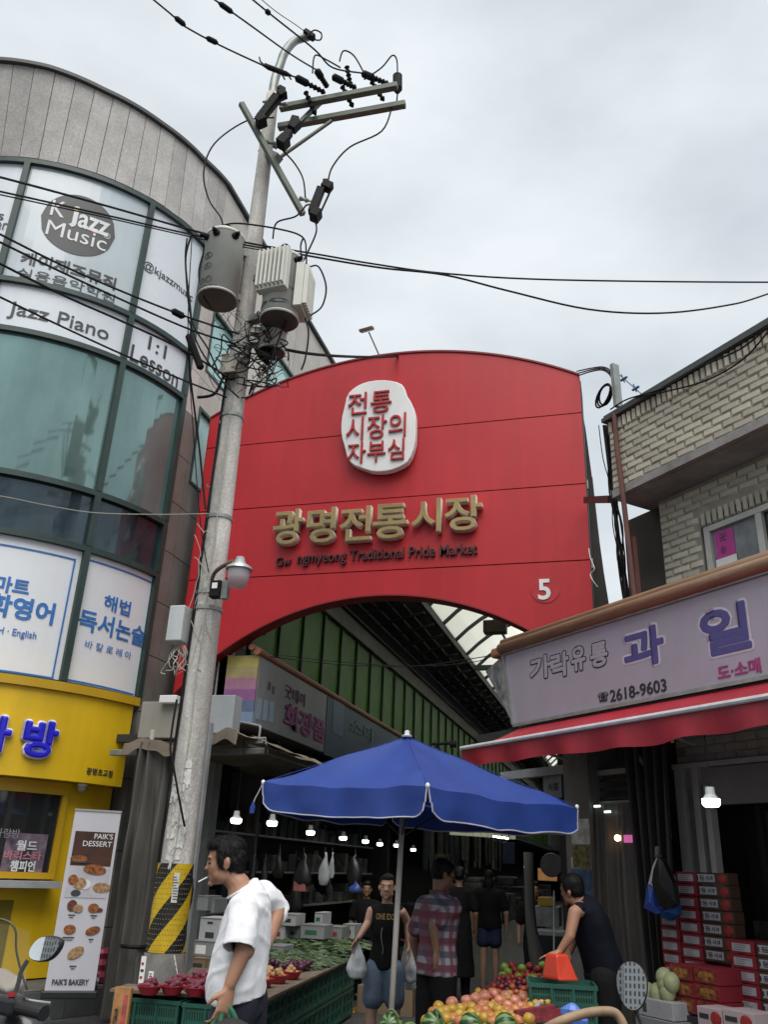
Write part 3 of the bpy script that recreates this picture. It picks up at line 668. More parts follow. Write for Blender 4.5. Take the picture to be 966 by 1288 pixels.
# pasted papers and torn stickers
SPo = Surf(lambda x, y: ((math.atan2((q := onY(x, y, PY-.17)).x-PX, .2))*.2, q.z), lambda u, v, w: V((PX+(pr(v)+.003+w)*math.sin(u/.2), PY-(pr(v)+.003+w)*math.cos(u/.2), v)))
papr = mat('pasted_paper', (.66, .66, .64), .8, var=.35, scale=14, dirt=.5)
def scrap(x0, y0, x1, y1, mm=papr, par=pole, name='pasted_paper', w=.0, rag=.12):
    (ua, va), (ub, vb) = SPo.inv(x0, y1), SPo.inv(x1, y0); pl = []
    for k in range(6): pl.append((ua+(ub-ua)*k/6, va+random.uniform(0, rag)*(vb-va)))
    for k in range(4): pl.append((ub-random.uniform(0, rag)*(ub-ua), va+(vb-va)*k/4))
    for k in range(6): pl.append((ub-(ub-ua)*k/6, vb-random.uniform(0, rag)*(vb-va)))
    for k in range(4): pl.append((ua+random.uniform(0, rag)*(ub-ua), vb-(vb-va)*k/4))
    c = (sum(q[0] for q in pl)/len(pl), sum(q[1] for q in pl)/len(pl)); f = MB(); n = len(pl)
    f.add([SPo.fwd(*c, w+.002)]+[SPo.fwd(*q, w+.002) for q in pl]+[SPo.fwd(*q, w-.002) for q in pl], [(0, 1+k, 1+(k+1) % n) for k in range(n)]+[(1+k, 1+n+k, 1+n+(k+1) % n, 1+(k+1) % n) for k in range(n)])
    return f.build(name, mm, par)
for q in [(231, 953, 247, 966), (226, 969, 236, 985), (233, 965, 247, 988), (222, 1012, 236, 1040), (218, 1043, 238, 1067), (240, 1045, 245, 1070), (206, 1060, 216, 1083), (212, 1070, 232, 1082), (239, 1018, 244, 1032), (205, 1040, 212, 1056)]: scrap(*q)
for k in range(36):
    x_, y_ = random.uniform(203, 238), random.uniform(975, 1082); w1 = random.uniform(3, 11); scrap(x_, y_, x_+w1, y_+random.uniform(5, 17), rag=.35, w=random.uniform(0, .003))
ns = scrap(216, 1098, 232, 1136, mat('notice_paper', (.6, .6, .57), .7, var=.1, scale=5), rag=.02, w=.012, name='notice')
for k in range(9):
    y = 1103+k*3.5; scrap(218.5, y, 229.5-random.uniform(0, 5), y+.8, ink, ns, 'printed_line', .014, .1)
# steel bands
bm_ = []
for yy in (430, 517, 646, 742, 762):
    z = onY(300-(yy-430)*.12, yy, PY-.15).z; MB().lathe([(pr(z)+.012, z-.02), (pr(z)+.012, z+.02)], 24, (PX, PY, 0), cap=False).build('steel_band', steel, pole)
for x, y in ((223+55, 532), (238+24, 612), (255, 700)):
    p = onY(x, y, PY-.1); MB().tube([V((PX, PY, p.z)), p+V((-.02, 0, 0)), p+V((-.02, 0, .03))], .008).build('step_bolt', steel, pole)
# crossarms (two long towards the right, one diagonal)
def arm(a, b, w=.085, m_=gsteel): return MB().bar(a, b, w, w).build('crossarm', m_, pole, bevel=.006)
zA = 11.05
A0, A1 = onZ(352, 136, zA+.25), onZ(500, 108, zA+.25)
B0, B1 = onZ(350, 160, zA), onZ(510, 131, zA)
D0, D1 = at(303, 130, DP-.45), at(381, 270, DP-.1)
ar1 = arm(A0, A1); ar2 = arm(B0, B1); ar3 = arm(D0, D1, .07)
MB().bar(at(352, 198, DP), at(417, 152, DP-.1), .04, .03).build('brace', gsteel, pole)
MB().bar(at(345, 185, DP), at(410, 122, DP), .06, .05).build('brace', gsteel, pole)
MB().bar(at(330, 190, DP), at(350, 200, DP-.15), .12, .1).build('arm_clamp', steel, pole)
def insul(par, a, b, r=.04, n=5, name='insulator', m_=blk):
    a, b = V(a), V(b); L_ = (b-a).length; prof = [(.012, 0)]
    for k in range(n):
        z = L_*(k+.5)/n; d = L_/n*.45; prof += [(r*.6, z-d), (r, z-d*.5), (r*.95, z-d*.3), (r*.6, z+d*.5)]
    prof.append((.012, L_)); return MB().lathe(prof, 10, a, b-a).build(name, m_, par, smooth=False)
def spind(par, a, b, r=.045, m_=blk, name='dead_end_clamp'):
    a, b = V(a), V(b); L_ = (b-a).length
    return MB().lathe([(r*.3, 0), (r, L_*.15), (r, L_*.8), (r*.35, L_)], 10, a, b-a).build(name, m_, par)
# dead-end strings: clamps then insulator
for s, e_ in (((372, 98), (388, 110)), ((398, 88), (411, 107)), ((415, 93), (430, 108)), ((437, 95), (447, 111)), ((458, 94), (470, 106)), ((391, 108), (407, 116)), ((371, 96), (386, 107))):
    pass
ends = []
for (px, py), (qx, qy) in (((371, 97), (409, 117)), ((398, 88), (412, 110)), ((418, 96), (448, 111)), ((455, 92), (489, 106))):
    a = at(px, py, DP-.35); b = at(qx, qy, DP-.05); m_ = a.lerp(b, .48); spind(ar1, a, m_, .05); insul(ar1, m_, b, .042, 4)
for (px, py), (qx, qy) in (((384, 115), (397, 145)), ((430, 108), (444, 135)), ((467, 102), (483, 127)), ((436, 83), (441, 108))):
    insul(ar1, at(px, py, DP-.2), at(qx, qy, DP-.1), .04, 5, 'surge_arrester')
spind(ar1, at(500, 92, DP), at(500, 117, DP), .07, name='surge_arrester')
for x, y, x2, y2 in ((362, 132, 330, 128), (355, 182, 331, 178), (376, 249, 398, 256)): insul(ar3, at(x, y, DP-.3), at(x2, y2, DP-.3), .035, 3, m_=mat('porcelain', (.25, .24, .22), .3))
def cutout(x, y, x2, y2, x3, y3, x4, y4, d=-.4):
    """fused cut-out: two black housings joined by a thin tube"""
    c = MB(); a, b, c2, e_ = [at(*q, DP+d) for q in ((x, y), (x2, y2), (x3, y3), (x4, y4))]
    MB().bar(a, b, .12, .1).build('fuse_cutout', blk, pole, bevel=.02); MB().bar(b.lerp(a, .1), b.lerp(a, .1)+(c2-b)*.6, .1, .1).build('fuse_cutout', blk, pole, bevel=.02)
    MB().bar(e_, e_.lerp(c2, .25), .1, .1).build('fuse_cutout', blk, pole, bevel=.02); MB().tube([b.lerp(c2, .3), e_.lerp(c2, .0)], .018).build('fuse_tube', steel, pole)
def cutout2(top, mid, bot, hook, d):
    f = MB(); a, b, c2, h = [at(*q, DP+d) for q in (top, mid, bot, hook)]
    f.bar(a, b, .11, .1).bar(b, h, .12, .11).bar(b.lerp(c2, .15), c2, .10, .1)
    f.bar(c2, c2+(h-b)*.9, .16, .13); f.tube([h, c2+(h-b)*.8], .015)
    return f.build('fuse_cutout', blk, pole, bevel=.015)
cutout2((356, 112), (352, 116), (326, 150), (357, 122), -.45); cutout2((372, 149), (366, 163), (352, 183), (375, 154), -.4); cutout2((413, 232), (406, 232), (392, 268), (417, 237), -.3)
MB().bar(at(385, 257, DP-.3), at(396, 255, DP-.3), .03, .03).build('bracket', steel, pole)
# head wire bits
MB().bar(at(383, 40, DP-.05), at(395, 48, DP-.05), .1, .07).build('head_clamp', blk, pole, bevel=.01)

# transformers
def transformer(tx, ty, bx, by, wpx, d, fins, text):
    top = at(tx, ty, DP+d); bot = at(bx, by, DP+d); c = V((bot.x, bot.y, 0)); z0, z1 = bot.z, top.z
    zc = (bot-CP).dot(CF); r = wpx/2*zc/F_PX
    t = MB().lathe([(r*.5, z0), (r, z0+.003), (r, z1-.05), (r*1.03, z1-.045), (r*1.03, z1-.01), (r*.9, z1+.02), (r*.3, z1+.06)], 28, c).build('transformer', tgrey, pole, smooth=False)
    for poly in t.data.polygons: poly.use_smooth = abs(poly.normal.z) < .5
    MB().lathe([(.0, z0-.004), (r*.97, z0-.004), (r*.97, z0+.0)], 24, c).build('underside', tbot, t)
    MB().lathe([(r+.004, z0+.0), (r+.012, z0+.015), (r+.004, z0+.03)], 28, c, cap=False).build('rim', tgrey, t)
    MB().bar(V((c.x, c.y, z1-.12)), V((PX, PY, z1-.12)), .1, .08).build('hanger', steel, t); MB().bar(V((c.x, c.y, z0+.15)), V((PX, PY, z0+.15)), .1, .08).build('hanger', steel, t)
    for (fx, fy, fw, fh) in fins:
        vdir = (CP-V((c.x, c.y, CAM_H))); vdir.z = 0; vdir.normalize(); vdir = Matrix.Rotation(rad(fx), 3, 'Z') @ vdir
        sdv = V((0, 0, 1)).cross(vdir); M = Matrix(((sdv.x, vdir.x, 0, c.x), (sdv.y, vdir.y, 0, c.y), (0, 0, 1, 0), (0, 0, 0, 1)))
        zm0, zm1 = z0+(z1-z0)*fy[0], z0+(z1-z0)*fy[1]
        f = MB(M); f.box(-fw/2, r-.03, zm0, fw/2, r+fh*.55, zm1); rd = f.build('radiator', tgrey, t, bevel=.008)
        for k in range(7):
            xx = -fw/2+fw*(k+.5)/7; MB(M).box(xx-fw*.036, r+fh*.55+.001, zm0+.03, xx+fw*.036, r+fh, zm1-.03).build('fin', tgrey, t, bevel=.006)
    return t, c, r, z0, z1
t1, c1, r1, a1, b1_ = transformer(281, 300, 273, 378, 50, -.22, [], '')
t2, c2_, r2, a2, b2_ = transformer(356, 328, 351, 404, 48, -.28, [(-30, (.3, .95), .38, .13), (72, (.1, .8), .36, .13)], '')
t3, c3, r3, a3, b3_ = transformer(345, 408, 341, 444, 34, .0, [], '')
def tprint(c, r, par, body, px0, px1, h):
    th0 = math.atan2(CP.y-c.y, CP.x-c.x)
    def inv(x, y):
        d = ray(x, y); o = CP-c; A = d.x**2+d.y**2; B = 2*(d.x*o.x+d.y*o.y); C_ = o.x**2+o.y**2-r*r; q = B*B-4*A*C_
        t = (-B-math.sqrt(max(q, 0)))/(2*A); p = CP+d*t-c; a = math.atan2(p.y, p.x)
        if a > 0: a -= 2*math.pi
        return a*r, (CP+d*t).z
    s = Surf(inv, lambda u, v, w: V((c.x, c.y, 0))+V(((r+w)*math.cos(u/r), (r+w)*math.sin(u/r), v)))
    return letters(body, s, px0, px1, h, ink, par, depth=.003, lift=.002, off=.01)
tprint(c1, r1, t1, '100', (250, 351), (266, 353), 8); tprint(c1, r1, t1, '13200-230', (250, 361), (273, 358), 4)
tprint(c1, r1, t1, 'Ⓢ', (258, 321), (267, 322), 8); tprint(c1, r1, t1, 'Ⓐ', (257, 334), (266, 335), 8)
tprint(c2_, r2, t2, '13200', (363, 385), (376, 382), 6); tprint(c2_, r2, t2, 'Ⓢ', (370, 368), (377, 367), 6)
tp = MB()
insul(t2, V((c2_.x-.02, c2_.y, b2_)), V((c2_.x-.02, c2_.y, b2_+.26)), .06, 4, 'bushing'); insul(t1, V((c1.x+.02, c1.y, b1_)), V((c1.x+.02, c1.y, b1_+.2)), .05, 4, 'bushing')
for cc_, rr_, tt, zz, an in ((c1, r1, t1, b1_, (-2.2, -1.55, -.6)), (c2_, r2, t2, b2_, (-1.1, -.5))):
    for a in an:
        o_ = V((math.cos(a), math.sin(a), 0)); p = V((cc_.x, cc_.y, zz-.12))+o_*rr_
        MB().lathe([(.045, 0), (.045, .03), (.025, .035), (.03, .07), (.018, .1)], 10, p, o_).build('terminal', blk, tt)
# pole-mounted boxes
MB().box(PX-.1, PY-.26, onY(300, 470, PY-.2).z, PX+.1, PY-.12, onY(300, 446, PY-.2).z).build('junction_box', mat('box_beige', (.36, .34, .28), .6, var=.1, dirt=.3), pole, bevel=.01)
q0, q1 = onY(213, 809, PY-.1), onY(238, 764, PY-.1); MB().box(q0.x, PY-.2, q0.z, q1.x, PY+.0, q1.z).build('meter_box', mat('box_light_grey', (.5, .53, .54), .5, var=.05, dirt=.2), pole, bevel=.012)
wj = MB()
for k in range(14):
    a = onY(226+random.uniform(-6, 6), 812, PY-.1); p = [a]
    for j in range(4): a = a+V((random.uniform(-.08, .08), random.uniform(-.05, .05), random.uniform(-.12, -.02))); p.append(a)
    wj.tube(smooth_path(p, 4), .005, 4)
wj.build('loose_wires', mat('pale_wire', (.4, .38, .34), .6), pole)['kind'] = 'stuff'
# street lamp on the pole
al = mat('lamp_aluminium', (.45, .46, .47), .35, metal=.6, var=.1)
z_l = onY(298, 712, PY-.35).z; cl = onY(301, 712, PY-.35)
lmp = MB().tube(smooth_path([onY(266, 730, PY-.15), onY(270, 720, PY-.2), onY(280, 712, PY-.28), onY(293, 706, PY-.35)]), .022, 8).build('street_lamp', mat('rusty_arm', (.16, .1, .06), .6, var=.3), pole)
MB().lathe([(.02, .1), (.04, .095), (.06, .03), (.13, -.015), (.135, -.04)], 18, cl, cap=False).build('hood', al, lmp, smooth=True)
gl_ = MB().lathe([(.115, -.04), (.11, -.12), (.085, -.22), (.0, -.235)], 18, cl, cap=False).build('lamp_glass', mat('frosted_glass', (.55, .57, .58), .35, alpha=.6, var=0), lmp, smooth=True)
q = onY(271, 741, PY-.25); MB().box(q.x-.06, q.y-.03, q.z-.09, q.x+.06, q.y+.07, q.z+.09).build('timer_box', blk, pole, bevel=.01); MB().box(q.x-.03, q.y-.033, q.z+.0, q.x+.03, q.y-.031, q.z+.06).build('sticker', wp, pole)
MB().box(q.x+.062, q.y-.0, q.z-.1, q.x+.13, q.y+.07, q.z+.09).build('bracket_plate', steel, pole)
# conduit cables running down the shaft
for k, (dx, r_) in enumerate(((-.10, .008), (-.155, .01), (.05, .005))):
    pts = []
    for z in range(8, 37):
        zz = z*.2; a = -math.pi/2+dx*6+.05*math.sin(z*1.3+k); R_ = pr(zz)+.012; pts.append((PX+R_*math.cos(a), PY+R_*math.sin(a), zz))
    MB().tube(pts, r_, 5).build('conduit', blk if k < 2 else mat('pale_wire', (.4, .38, .34), .6), pole)
MB().tube(smooth_path([at(222, 880, DP-.25), at(214, 935, DP-.3), at(218, 965, DP-.3), at(226, 1010, DP-.28), at(232, 1040, DP-.25)], 6), .011, 6).build('conduit', blk, pole)
# tangle of service cables
cb = MB()
for k in range(38):
    x, y = random.uniform(290, 345), random.uniform(405, 485); p = [at(x, y, DP-.25+random.uniform(-.1, .2))]
    for j in range(5): x += random.uniform(-26, 26); y += random.uniform(-22, 24); x = min(max(x, 262), 362); y = min(max(y, 392), 500 if x < 318 else 486); p.append(at(x, y, DP-.22+random.uniform(-.15, .25)))
    cb.tube(smooth_path(p, 5), random.choice([.003, .004, .006, .009]), 5)
for k in range(7):
    x, y = random.uniform(322, 340), random.uniform(420, 460); cb.bar(at(x, y, DP-.05), at(x+6, y+random.uniform(4, 12), DP-.1), .05, .05)
cb.build('cable_bundle', blk, pole)['kind'] = 'stuff'
cb = MB()
for k in range(10):
    x, y = random.uniform(325, 345), random.uniform(455, 480); p = [at(x, y, DP-.05)]
    for j in range(4): x += random.uniform(-10, 12); y += random.uniform(-12, 10); p.append(at(x, y, DP+random.uniform(-.15, .15)))
    cb.tube(smooth_path(p, 5), .007, 5)
for k in range(8):
    x, y = random.uniform(236, 262), random.uniform(655, 790); p = [at(x, y, DP-.1)]
    for j in range(4): x += random.uniform(-9, 9); y += random.uniform(-2, 26); p.append(at(x, y, DP-.15))
    cb.tube(smooth_path(p, 5), .0035, 5)
cb.build('pale_wire_bundle', MATS['pale_wire'], pole)['kind'] = 'stuff'

# jumper leads between hardware (parts of the pole)
J = [[(345, 148), (310, 152), (270, 180), (256, 215), (262, 250), (278, 275), (281, 296)],
     [(493, 135), (480, 165), (440, 185), (418, 210), (412, 232)], [(394, 272), (398, 290), (388, 315), (378, 335)], [(385, 258), (372, 272), (348, 280), (343, 300)],
     [(270, 295), (278, 285), (300, 281), (350, 288), (380, 298), (385, 318), (384, 345), (375, 370), (355, 415), (335, 470)], [(381, 300), (378, 310), (380, 330)],
     [(366, 100), (357, 90), (333, 80)], [(427, 77), (432, 64), (445, 70), (458, 92)], [(393, 92), (396, 70), (410, 75), (428, 85)],
     [(458, 100), (480, 85), (493, 70), (499, 75), (500, 92)], [(326, 72), (330, 80), (352, 92), (358, 100)], [(385, 338), (400, 335), (410, 360), (405, 385), (390, 397)],
     [(356, 190), (370, 205), (381, 225), (384, 250)], [(500, 118), (499, 128)], [(262, 300), (250, 340), (255, 370), (266, 388)], [(384, 400), (388, 420), (384, 450), (379, 465)],
     [(235, 300), (233, 330), (240, 400), (262, 440), (275, 470)], [(386, 46), (395, 38), (404, 42), (403, 50), (395, 50)], [(236, 400), (252, 440), (280, 480), (300, 500)]]
for j_ in J: MB().tube(smooth_path([at(*q, DP-.3) for q in j_], 6), .011, 6).build('jumper_lead', blk, pole)

# ================================================================ overhead cables, each one a thing of its own
def cable(label, pts, r=.012, name='overhead_cable', n=6, m_=blk, grp='overhead cables'):
    P_ = smooth_path(pts, n); o = MB().tube(P_, r, 5).build(name, m_); rebase(o); return tag(o, label, 'cable', grp)
zH = 11.25
def far_left(px, py, z, ext=2.2):
    a = onZ(px, py, z); return a
c_a = [onZ(193, 0, zH+.15), onZ(240, 38, zH), onZ(330, 82, zH), at(371, 97, DP-.35)]
c_b = [onZ(270, 0, zH+.2), onZ(312, 30, zH+.1), at(365, 68, DP-.35), at(398, 88, DP-.35)]
c_c = [onZ(318, 0, zH+.3), onZ(340, 18, zH+.25), onZ(395, 62, zH+.1), at(418, 85, DP-.35), at(455, 92, DP-.35)]
for lab, c_ in (('lowest of the three high cables running from the pole head to the upper left', c_a), ('middle one of the three high cables running from the pole head to the upper left', c_b), ('topmost of the three high cables running from the pole head to the upper left', c_c)):
    e_ = c_[0]+(c_[0]-c_[1])*6; cable(lab, [e_]+c_, .012)
for q, r_ in (((c_a[1]), 0), (onZ(258, 48, zH), 0), (onZ(312, 75, zH+.0), 0)): pass
sl_ = []
for (a, b), lab in ((((232, 35), (247, 43)), 'left black sleeve on the lowest high cable'), (((252, 40), (268, 50)), 'x')): pass
def sleeve(c_, i, t0, t1, lab):
    a, b = c_[i].lerp(c_[i+1], t0), c_[i].lerp(c_[i+1], t1); o = MB().lathe([(.012, 0), (.035, (b-a).length*.2), (.035, (b-a).length*.8), (.012, (b-a).length)], 8, a, b-a).build('cable_sleeve', blk); rebase(o); tag(o, lab, 'cable sleeve', 'splice sleeves on the cables')
sleeve(c_a, 0, .55, .85, 'black splice sleeve nearest the photo top on the lowest high cable'); sleeve(c_a, 1, .2, .37, 'second black splice sleeve on the lowest high cable'); sleeve(c_a, 2, .0, .9, 'long black splice sleeve beside the pole on the lowest high cable')
sleeve(c_b, 0, .1, .55, 'black splice sleeve on the middle high cable near the photo top'); sleeve(c_c, 0, .7, 1, 'black splice sleeve on the topmost high cable')
cable('thin wire looping up to the bent pole head from the upper left', [onZ(318, -10, 12.6), onZ(345, 13, 12.5), at(370, 30, DP-.1), at(384, 40, DP-.05)], .006)
DG = 7.2
wl_ = [
 ('upper black cable crossing the round logo window', [(-60, 210, 6.2), (0, 223, 6.6), (130, 258, 7.4), (258, 294, 8.3), (330, 309, DP-.25)], .013),
 ('paired thin cable crossing below the logo text towards the transformers', [(-60, 230, 6.2), (0, 241, 6.6), (130, 270, 7.4), (250, 297, 8.2), (330, 312, DP-.25)], .011),
 ('lower thin twin of the cable crossing the logo window', [(-60, 234, 6.2), (0, 245, 6.6), (130, 273, 7.4), (250, 300, 8.2), (330, 315, DP-.25)], .008),
 ('black cable running right from the transformers, ending level in the sky', [(330, 309, DP-.2), (400, 320, 8.5), (470, 332, 8.5), (560, 344, 8.6), (700, 352, 8.8), (966, 355, 9.2), (1100, 352, 9.5)], .012),
 ('black cable running right from the transformers and sagging deepest over the gate', [(330, 311, DP-.2), (400, 324, 8.5), (480, 337, 8.5), (560, 346, 8.6), (640, 366, 8.8), (740, 389, 9), (830, 394, 9.2), (910, 385, 9.4), (966, 370, 9.5), (1100, 320, 10)], .013),
 ('black cable crossing the korean film lettering to the pole', [(-60, 262, 6), (0, 295, 6.5), (100, 344, 7.2), (217, 392, 8), (300, 420, DP-.2)], .012),
 ('black cable with a splice just below the one crossing the korean film lettering', [(-60, 275, 6), (0, 305, 6.5), (100, 353, 7.2), (230, 411, 8), (296, 433, DP-.2)], .012),
 ('black cable crossing the green frame above the jazz piano film', [(-60, 300, 6), (0, 332, 6.5), (80, 372, 7.2), (155, 405, 7.7), (230, 440, 8.2), (292, 478, DP-.2)], .013),
 ('black cable crossing the jazz piano film itself', [(-60, 345, 6), (0, 374, 6.5), (80, 412, 7.2), (152, 445, 7.7), (230, 478, 8.2), (285, 500, DP-.2)], .011),
 ('pale thin wire crossing the dark blue panes to the pole', [(-60, 618, 7), (0, 624, 7.3), (60, 636, 7.8), (120, 645, 8.2), (200, 647, 8.6), (262, 646, DP-.2)], .006),
 ('thick black cable from the pole passing over the top of the gate', [(345, 437, DP), (400, 446, 9), (470, 449, 10.6), (540, 447, 12.6), (600, 455, 14)], .02),
 ('thin wire strung under the arch between the two shop signs', [(340, 826, 11.3), (430, 836, 11.0), (520, 838, 10.8), (570, 832, 10.6), (622, 824, 10.3)], .006),
 ('lower of the thin wires strung under the arch between the shop signs', [(338, 822, 11.3), (420, 832, 11.2), (520, 838, 10.9), (600, 832, 10.6), (630, 818, 10.3)], .005),
 ('black service cable hanging in front of the glass corner left of the pole', [(240, 297, 8.1), (233, 330, 8.2), (240, 400, 8.2), (238, 460, 8.3), (250, 560, 8.6), (258, 640, DP-.15)], .012),
 ('thin cable dropping along the left side of the pole past the gate edge', [(241, 300, 8.2), (236, 420, 8.3), (244, 560, 8.5), (252, 660, 8.5), (262, 720, DP-.2)], .006)]
for lab, pts, r_ in wl_:
    cable(lab, [at(*q) for q in pts], r_, m_=MATS['pale_wire'] if 'pale' in lab else blk)
a, b = at(215, 390, 8.0), at(232, 399, 8.1)
o = MB().lathe([(.012, 0), (.04, .03), (.04, (b-a).length-.03), (.012, (b-a).length)], 8, a, b-a).build('cable_sleeve', blk); rebase(o); tag(o, 'black splice sleeve on the cable just left of the pole', 'cable sleeve', 'splice sleeves on the cables')
a, b = at(236, 420, 8.2), at(253, 465, 8.3); o = MB().lathe([(.012, 0), (.045, .03), (.045, (b-a).length-.03), (.012, (b-a).length)], 8, a, b-a).build('cable_sleeve', blk); rebase(o); tag(o, 'thick slanting black sleeve beside the lesson film', 'cable sleeve', 'splice sleeves on the cables')
a, b = at(262, 472, 8.4), at(285, 478, 8.4); cable('short thick black cable curling into the pole below the tangle', [at(248, 500, 8.4), at(270, 495, 8.4), at(283, 470, 8.4), at(296, 455, 8.4)], .018)

# ================================================================ covered arcade
ar = thing('covered_arcade', 'long covered market arcade with green wall panels and a translucent arched roof', 'arcade', (-3, 30, 0))
grn = mat('green_translucent_panel', (.07, .2, .022), .45, var=.55, scale=.9, stretch=(1, .5, .5), spec=.2)
gfr = mat('green_dark_frame', (.03, .055, .035), .5, var=.2, scale=3)
bmc = mat('arcade_beam', (.17, .155, .13), .6, var=.2, scale=2, dirt=.4)
rst = mat('roof_dark_steel', (.035, .036, .036), .6, var=.3, scale=3)
XW = -5.6
pan = MB().box(0, 0, 0, .02, 1.045, 2.765).mesh('green_panel', grn); pst = MB().box(-.02, -.035, 0, .07, .035, 2.75).mesh('post', gfr)
for k in range(46):
    inst('green_panel', pan, ar, Matrix.Translation((XW, 11.9+k*1.08, 3.42))); inst('post', pst, ar, Matrix.Translation((XW, 11.86+k*1.08, 3.4)))
MB().box(XW-.02, 11.6, 6.18, XW+.12, 62, 6.5).build('eave_beam', bmc, ar); MB().box(XW, 11.6, 3.2, XW+.08, 62, 3.395).build('sill_beam', gfr, ar)
for k in range(5):   # louvre rails above the beam, stepping inwards
    x = XW+.15+k*.2; z = 6.56+k*.13; MB().bar((x, 11.7, z), (x, 62, z), .05, .045).build('louvre_rail', gfr, ar)
MB().bar((XW+.0, 11.7, 6.62), (XW+.0, 62, 6.62), .03, .2).build('louvre_rail', gfr, ar)
# sloping dark side roof and cross slats
sr = MB(); sr.add([(XW-.2, 11.6, 6.75), (XW-.2, 62, 6.75), (-4.2, 62, 7.25), (-4.2, 11.6, 7.25), (XW-.2, 11.6, 6.8), (XW-.2, 62, 6.8), (-4.2, 62, 7.3), (-4.2, 11.6, 7.3)], [(0, 1, 2, 3), (7, 6, 5, 4), (0, 4, 5, 1), (2, 6, 7, 3)])
sr.build('side_roof', mat('side_roof_sheet', (.06, .065, .06), .6, var=.3, scale=2), ar)
slt = MB().box(-.5, -.12, -.02, .55, .12, .02).mesh('roof_slat', rst)
for k in range(48): inst('roof_slat', slt, ar, Matrix.Translation((-4.78, 12.0+k*1.0, 6.85)) @ Matrix.Rotation(rad(-14), 4, 'Y') @ Matrix.Rotation(rad(22), 4, 'X'))
MB().box(-4.2, 11.6, 6.95, -4.1, 62, 7.1).build('inner_beam', rst, ar)
# arched polycarbonate roof
poly = mat('polycarbonate', (.62, .64, .6), .5, trans=.0, var=.12, scale=1.2, dirt=.2)
t_ = poly.node_tree; pb = t_.nodes['Principled BSDF']; tr = t_.nodes.new('ShaderNodeBsdfTranslucent'); tr.inputs[0].default_value = (.95, .96, .9, 1); ms = t_.nodes.new('ShaderNodeMixShader'); ms.inputs[0].default_value = .86
t_.links.new(pb.outputs[0], ms.inputs[1]); t_.links.new(tr.outputs[0], ms.inputs[2]); t_.links.new(ms.outputs[0], t_.nodes['Material Output'].inputs[0])
XL, XR, ZR, HR = -4.15, -.34, 7.2, .95
def arch(x): t = (x-XL)/(XR-XL); return ZR+HR*4*t*(1-t)
xsR = [XL+(XR-XL)*k/12 for k in range(13)]
pm = MB()
for a, b in zip(xsR, xsR[1:]): pm.add([(a, 0, arch(a)), (b, 0, arch(b)), (b, 1.55, arch(b)), (a, 1.55, arch(a)), (a, 0, arch(a)+.01), (b, 0, arch(b)+.01), (b, 1.55, arch(b)+.01), (a, 1.55, arch(a)+.01)], [(0, 3, 2, 1), (4, 5, 6, 7), (0, 1, 5, 4), (2, 3, 7, 6)])
pmm = pm.mesh('roof_sheet', poly); rm = MB()
for a, b in zip(xsR, xsR[1:]): rm.bar((a, 0, arch(a)-.05), (b, 0, arch(b)-.05), .05, .09)
rmm = rm.mesh('rib', rst)
for k in range(31):
    inst('roof_sheet', pmm, ar, Matrix.Translation((0, 11.62+k*1.6, 0))); inst('rib', rmm, ar, Matrix.Translation((0, 11.6+k*1.6, 0)))
for x in (-3.2, -2.4, -1.6, -.8): MB().bar((x, 11.6, arch(x)-.07), (x, 62, arch(x)-.07), .05, .06).build('purlin', rst, ar)
for y in (14.4, 24, 36): MB().bar((-4.1, y, 7.05), (-.35, y, 7.05), .12, .14).build('tie_beam', gfr, ar)
MB().box(XR, 11.9, 3, XR+.1, 62, 7.2).build('right_wall', rst, ar); MB().box(-7, 62, 0, 3, 62.2, 9).build('far_wall', rst, ar)
q = onY(623, 788, 14.3); h = thing('hanging_lamp', 'square brown lamp box hanging under the arched arcade roof', 'lamp', tuple(q))
MB().box(q.x-.2, q.y-.1, q.z-.13, q.x+.2, q.y+.1, q.z+.1).build('housing', mat('lamp_box_brown', (.1, .08, .06), .5), h, bevel=.02); MB().tube([q+V((0, 0, .1)), V((q.x, q.y, 7.0))], .015).build('hanger', dark, h)
# dark box of shops lining both sides
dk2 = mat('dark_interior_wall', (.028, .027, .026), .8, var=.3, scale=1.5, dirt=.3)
shop = thing('left_shop_row', 'dim open shop row along the left side of the arcade', 'shop', (-6, 20, 0))
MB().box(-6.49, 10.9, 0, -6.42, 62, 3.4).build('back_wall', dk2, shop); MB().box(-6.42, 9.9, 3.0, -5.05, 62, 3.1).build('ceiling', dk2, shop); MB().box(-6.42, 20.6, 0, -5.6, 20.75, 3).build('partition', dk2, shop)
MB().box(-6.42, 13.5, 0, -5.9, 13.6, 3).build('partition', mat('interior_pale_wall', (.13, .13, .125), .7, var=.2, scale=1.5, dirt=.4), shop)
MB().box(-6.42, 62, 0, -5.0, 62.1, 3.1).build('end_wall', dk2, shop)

# ---- left signboards
SL = surfX(-5.1)
sgb = mat('grey_lightbox', (.2, .205, .22), .4, var=.08, scale=1.5, dirt=.3); sgp = mat('sign_purple_print', (.12, .02, .09), .5)
s1 = thing('cosmetics_signboard', 'long grey shop signboard with purple hangul under the arch, pink striped end', 'signboard', (-5.3, 13, 3.4))
YS = SL.inv(410, 900)[0]
MB().box(-5.55, 11.25, 3.43, -5.1, YS, 4.42).build('lightbox', sgb, s1, bevel=.01)
for k, cc in enumerate([(.5, .42, .12), (.42, .34, .16), (.42, .2, .3), (.3, .12, .3), (.12, .16, .28), (.2, .3, .42)]):
    MB().box(-5.72, 11.2, 4.42-(k+1)*.163, -5.11, 11.245, 4.42-k*.163).build('end_stripe', mat('stripe_%d' % k, (cc[0]*.9, cc[1]*.9, cc[2]*.9), .5), s1)
rc_ = mat('terracotta_roller', (.3, .12, .07), .5, var=.15, scale=4)
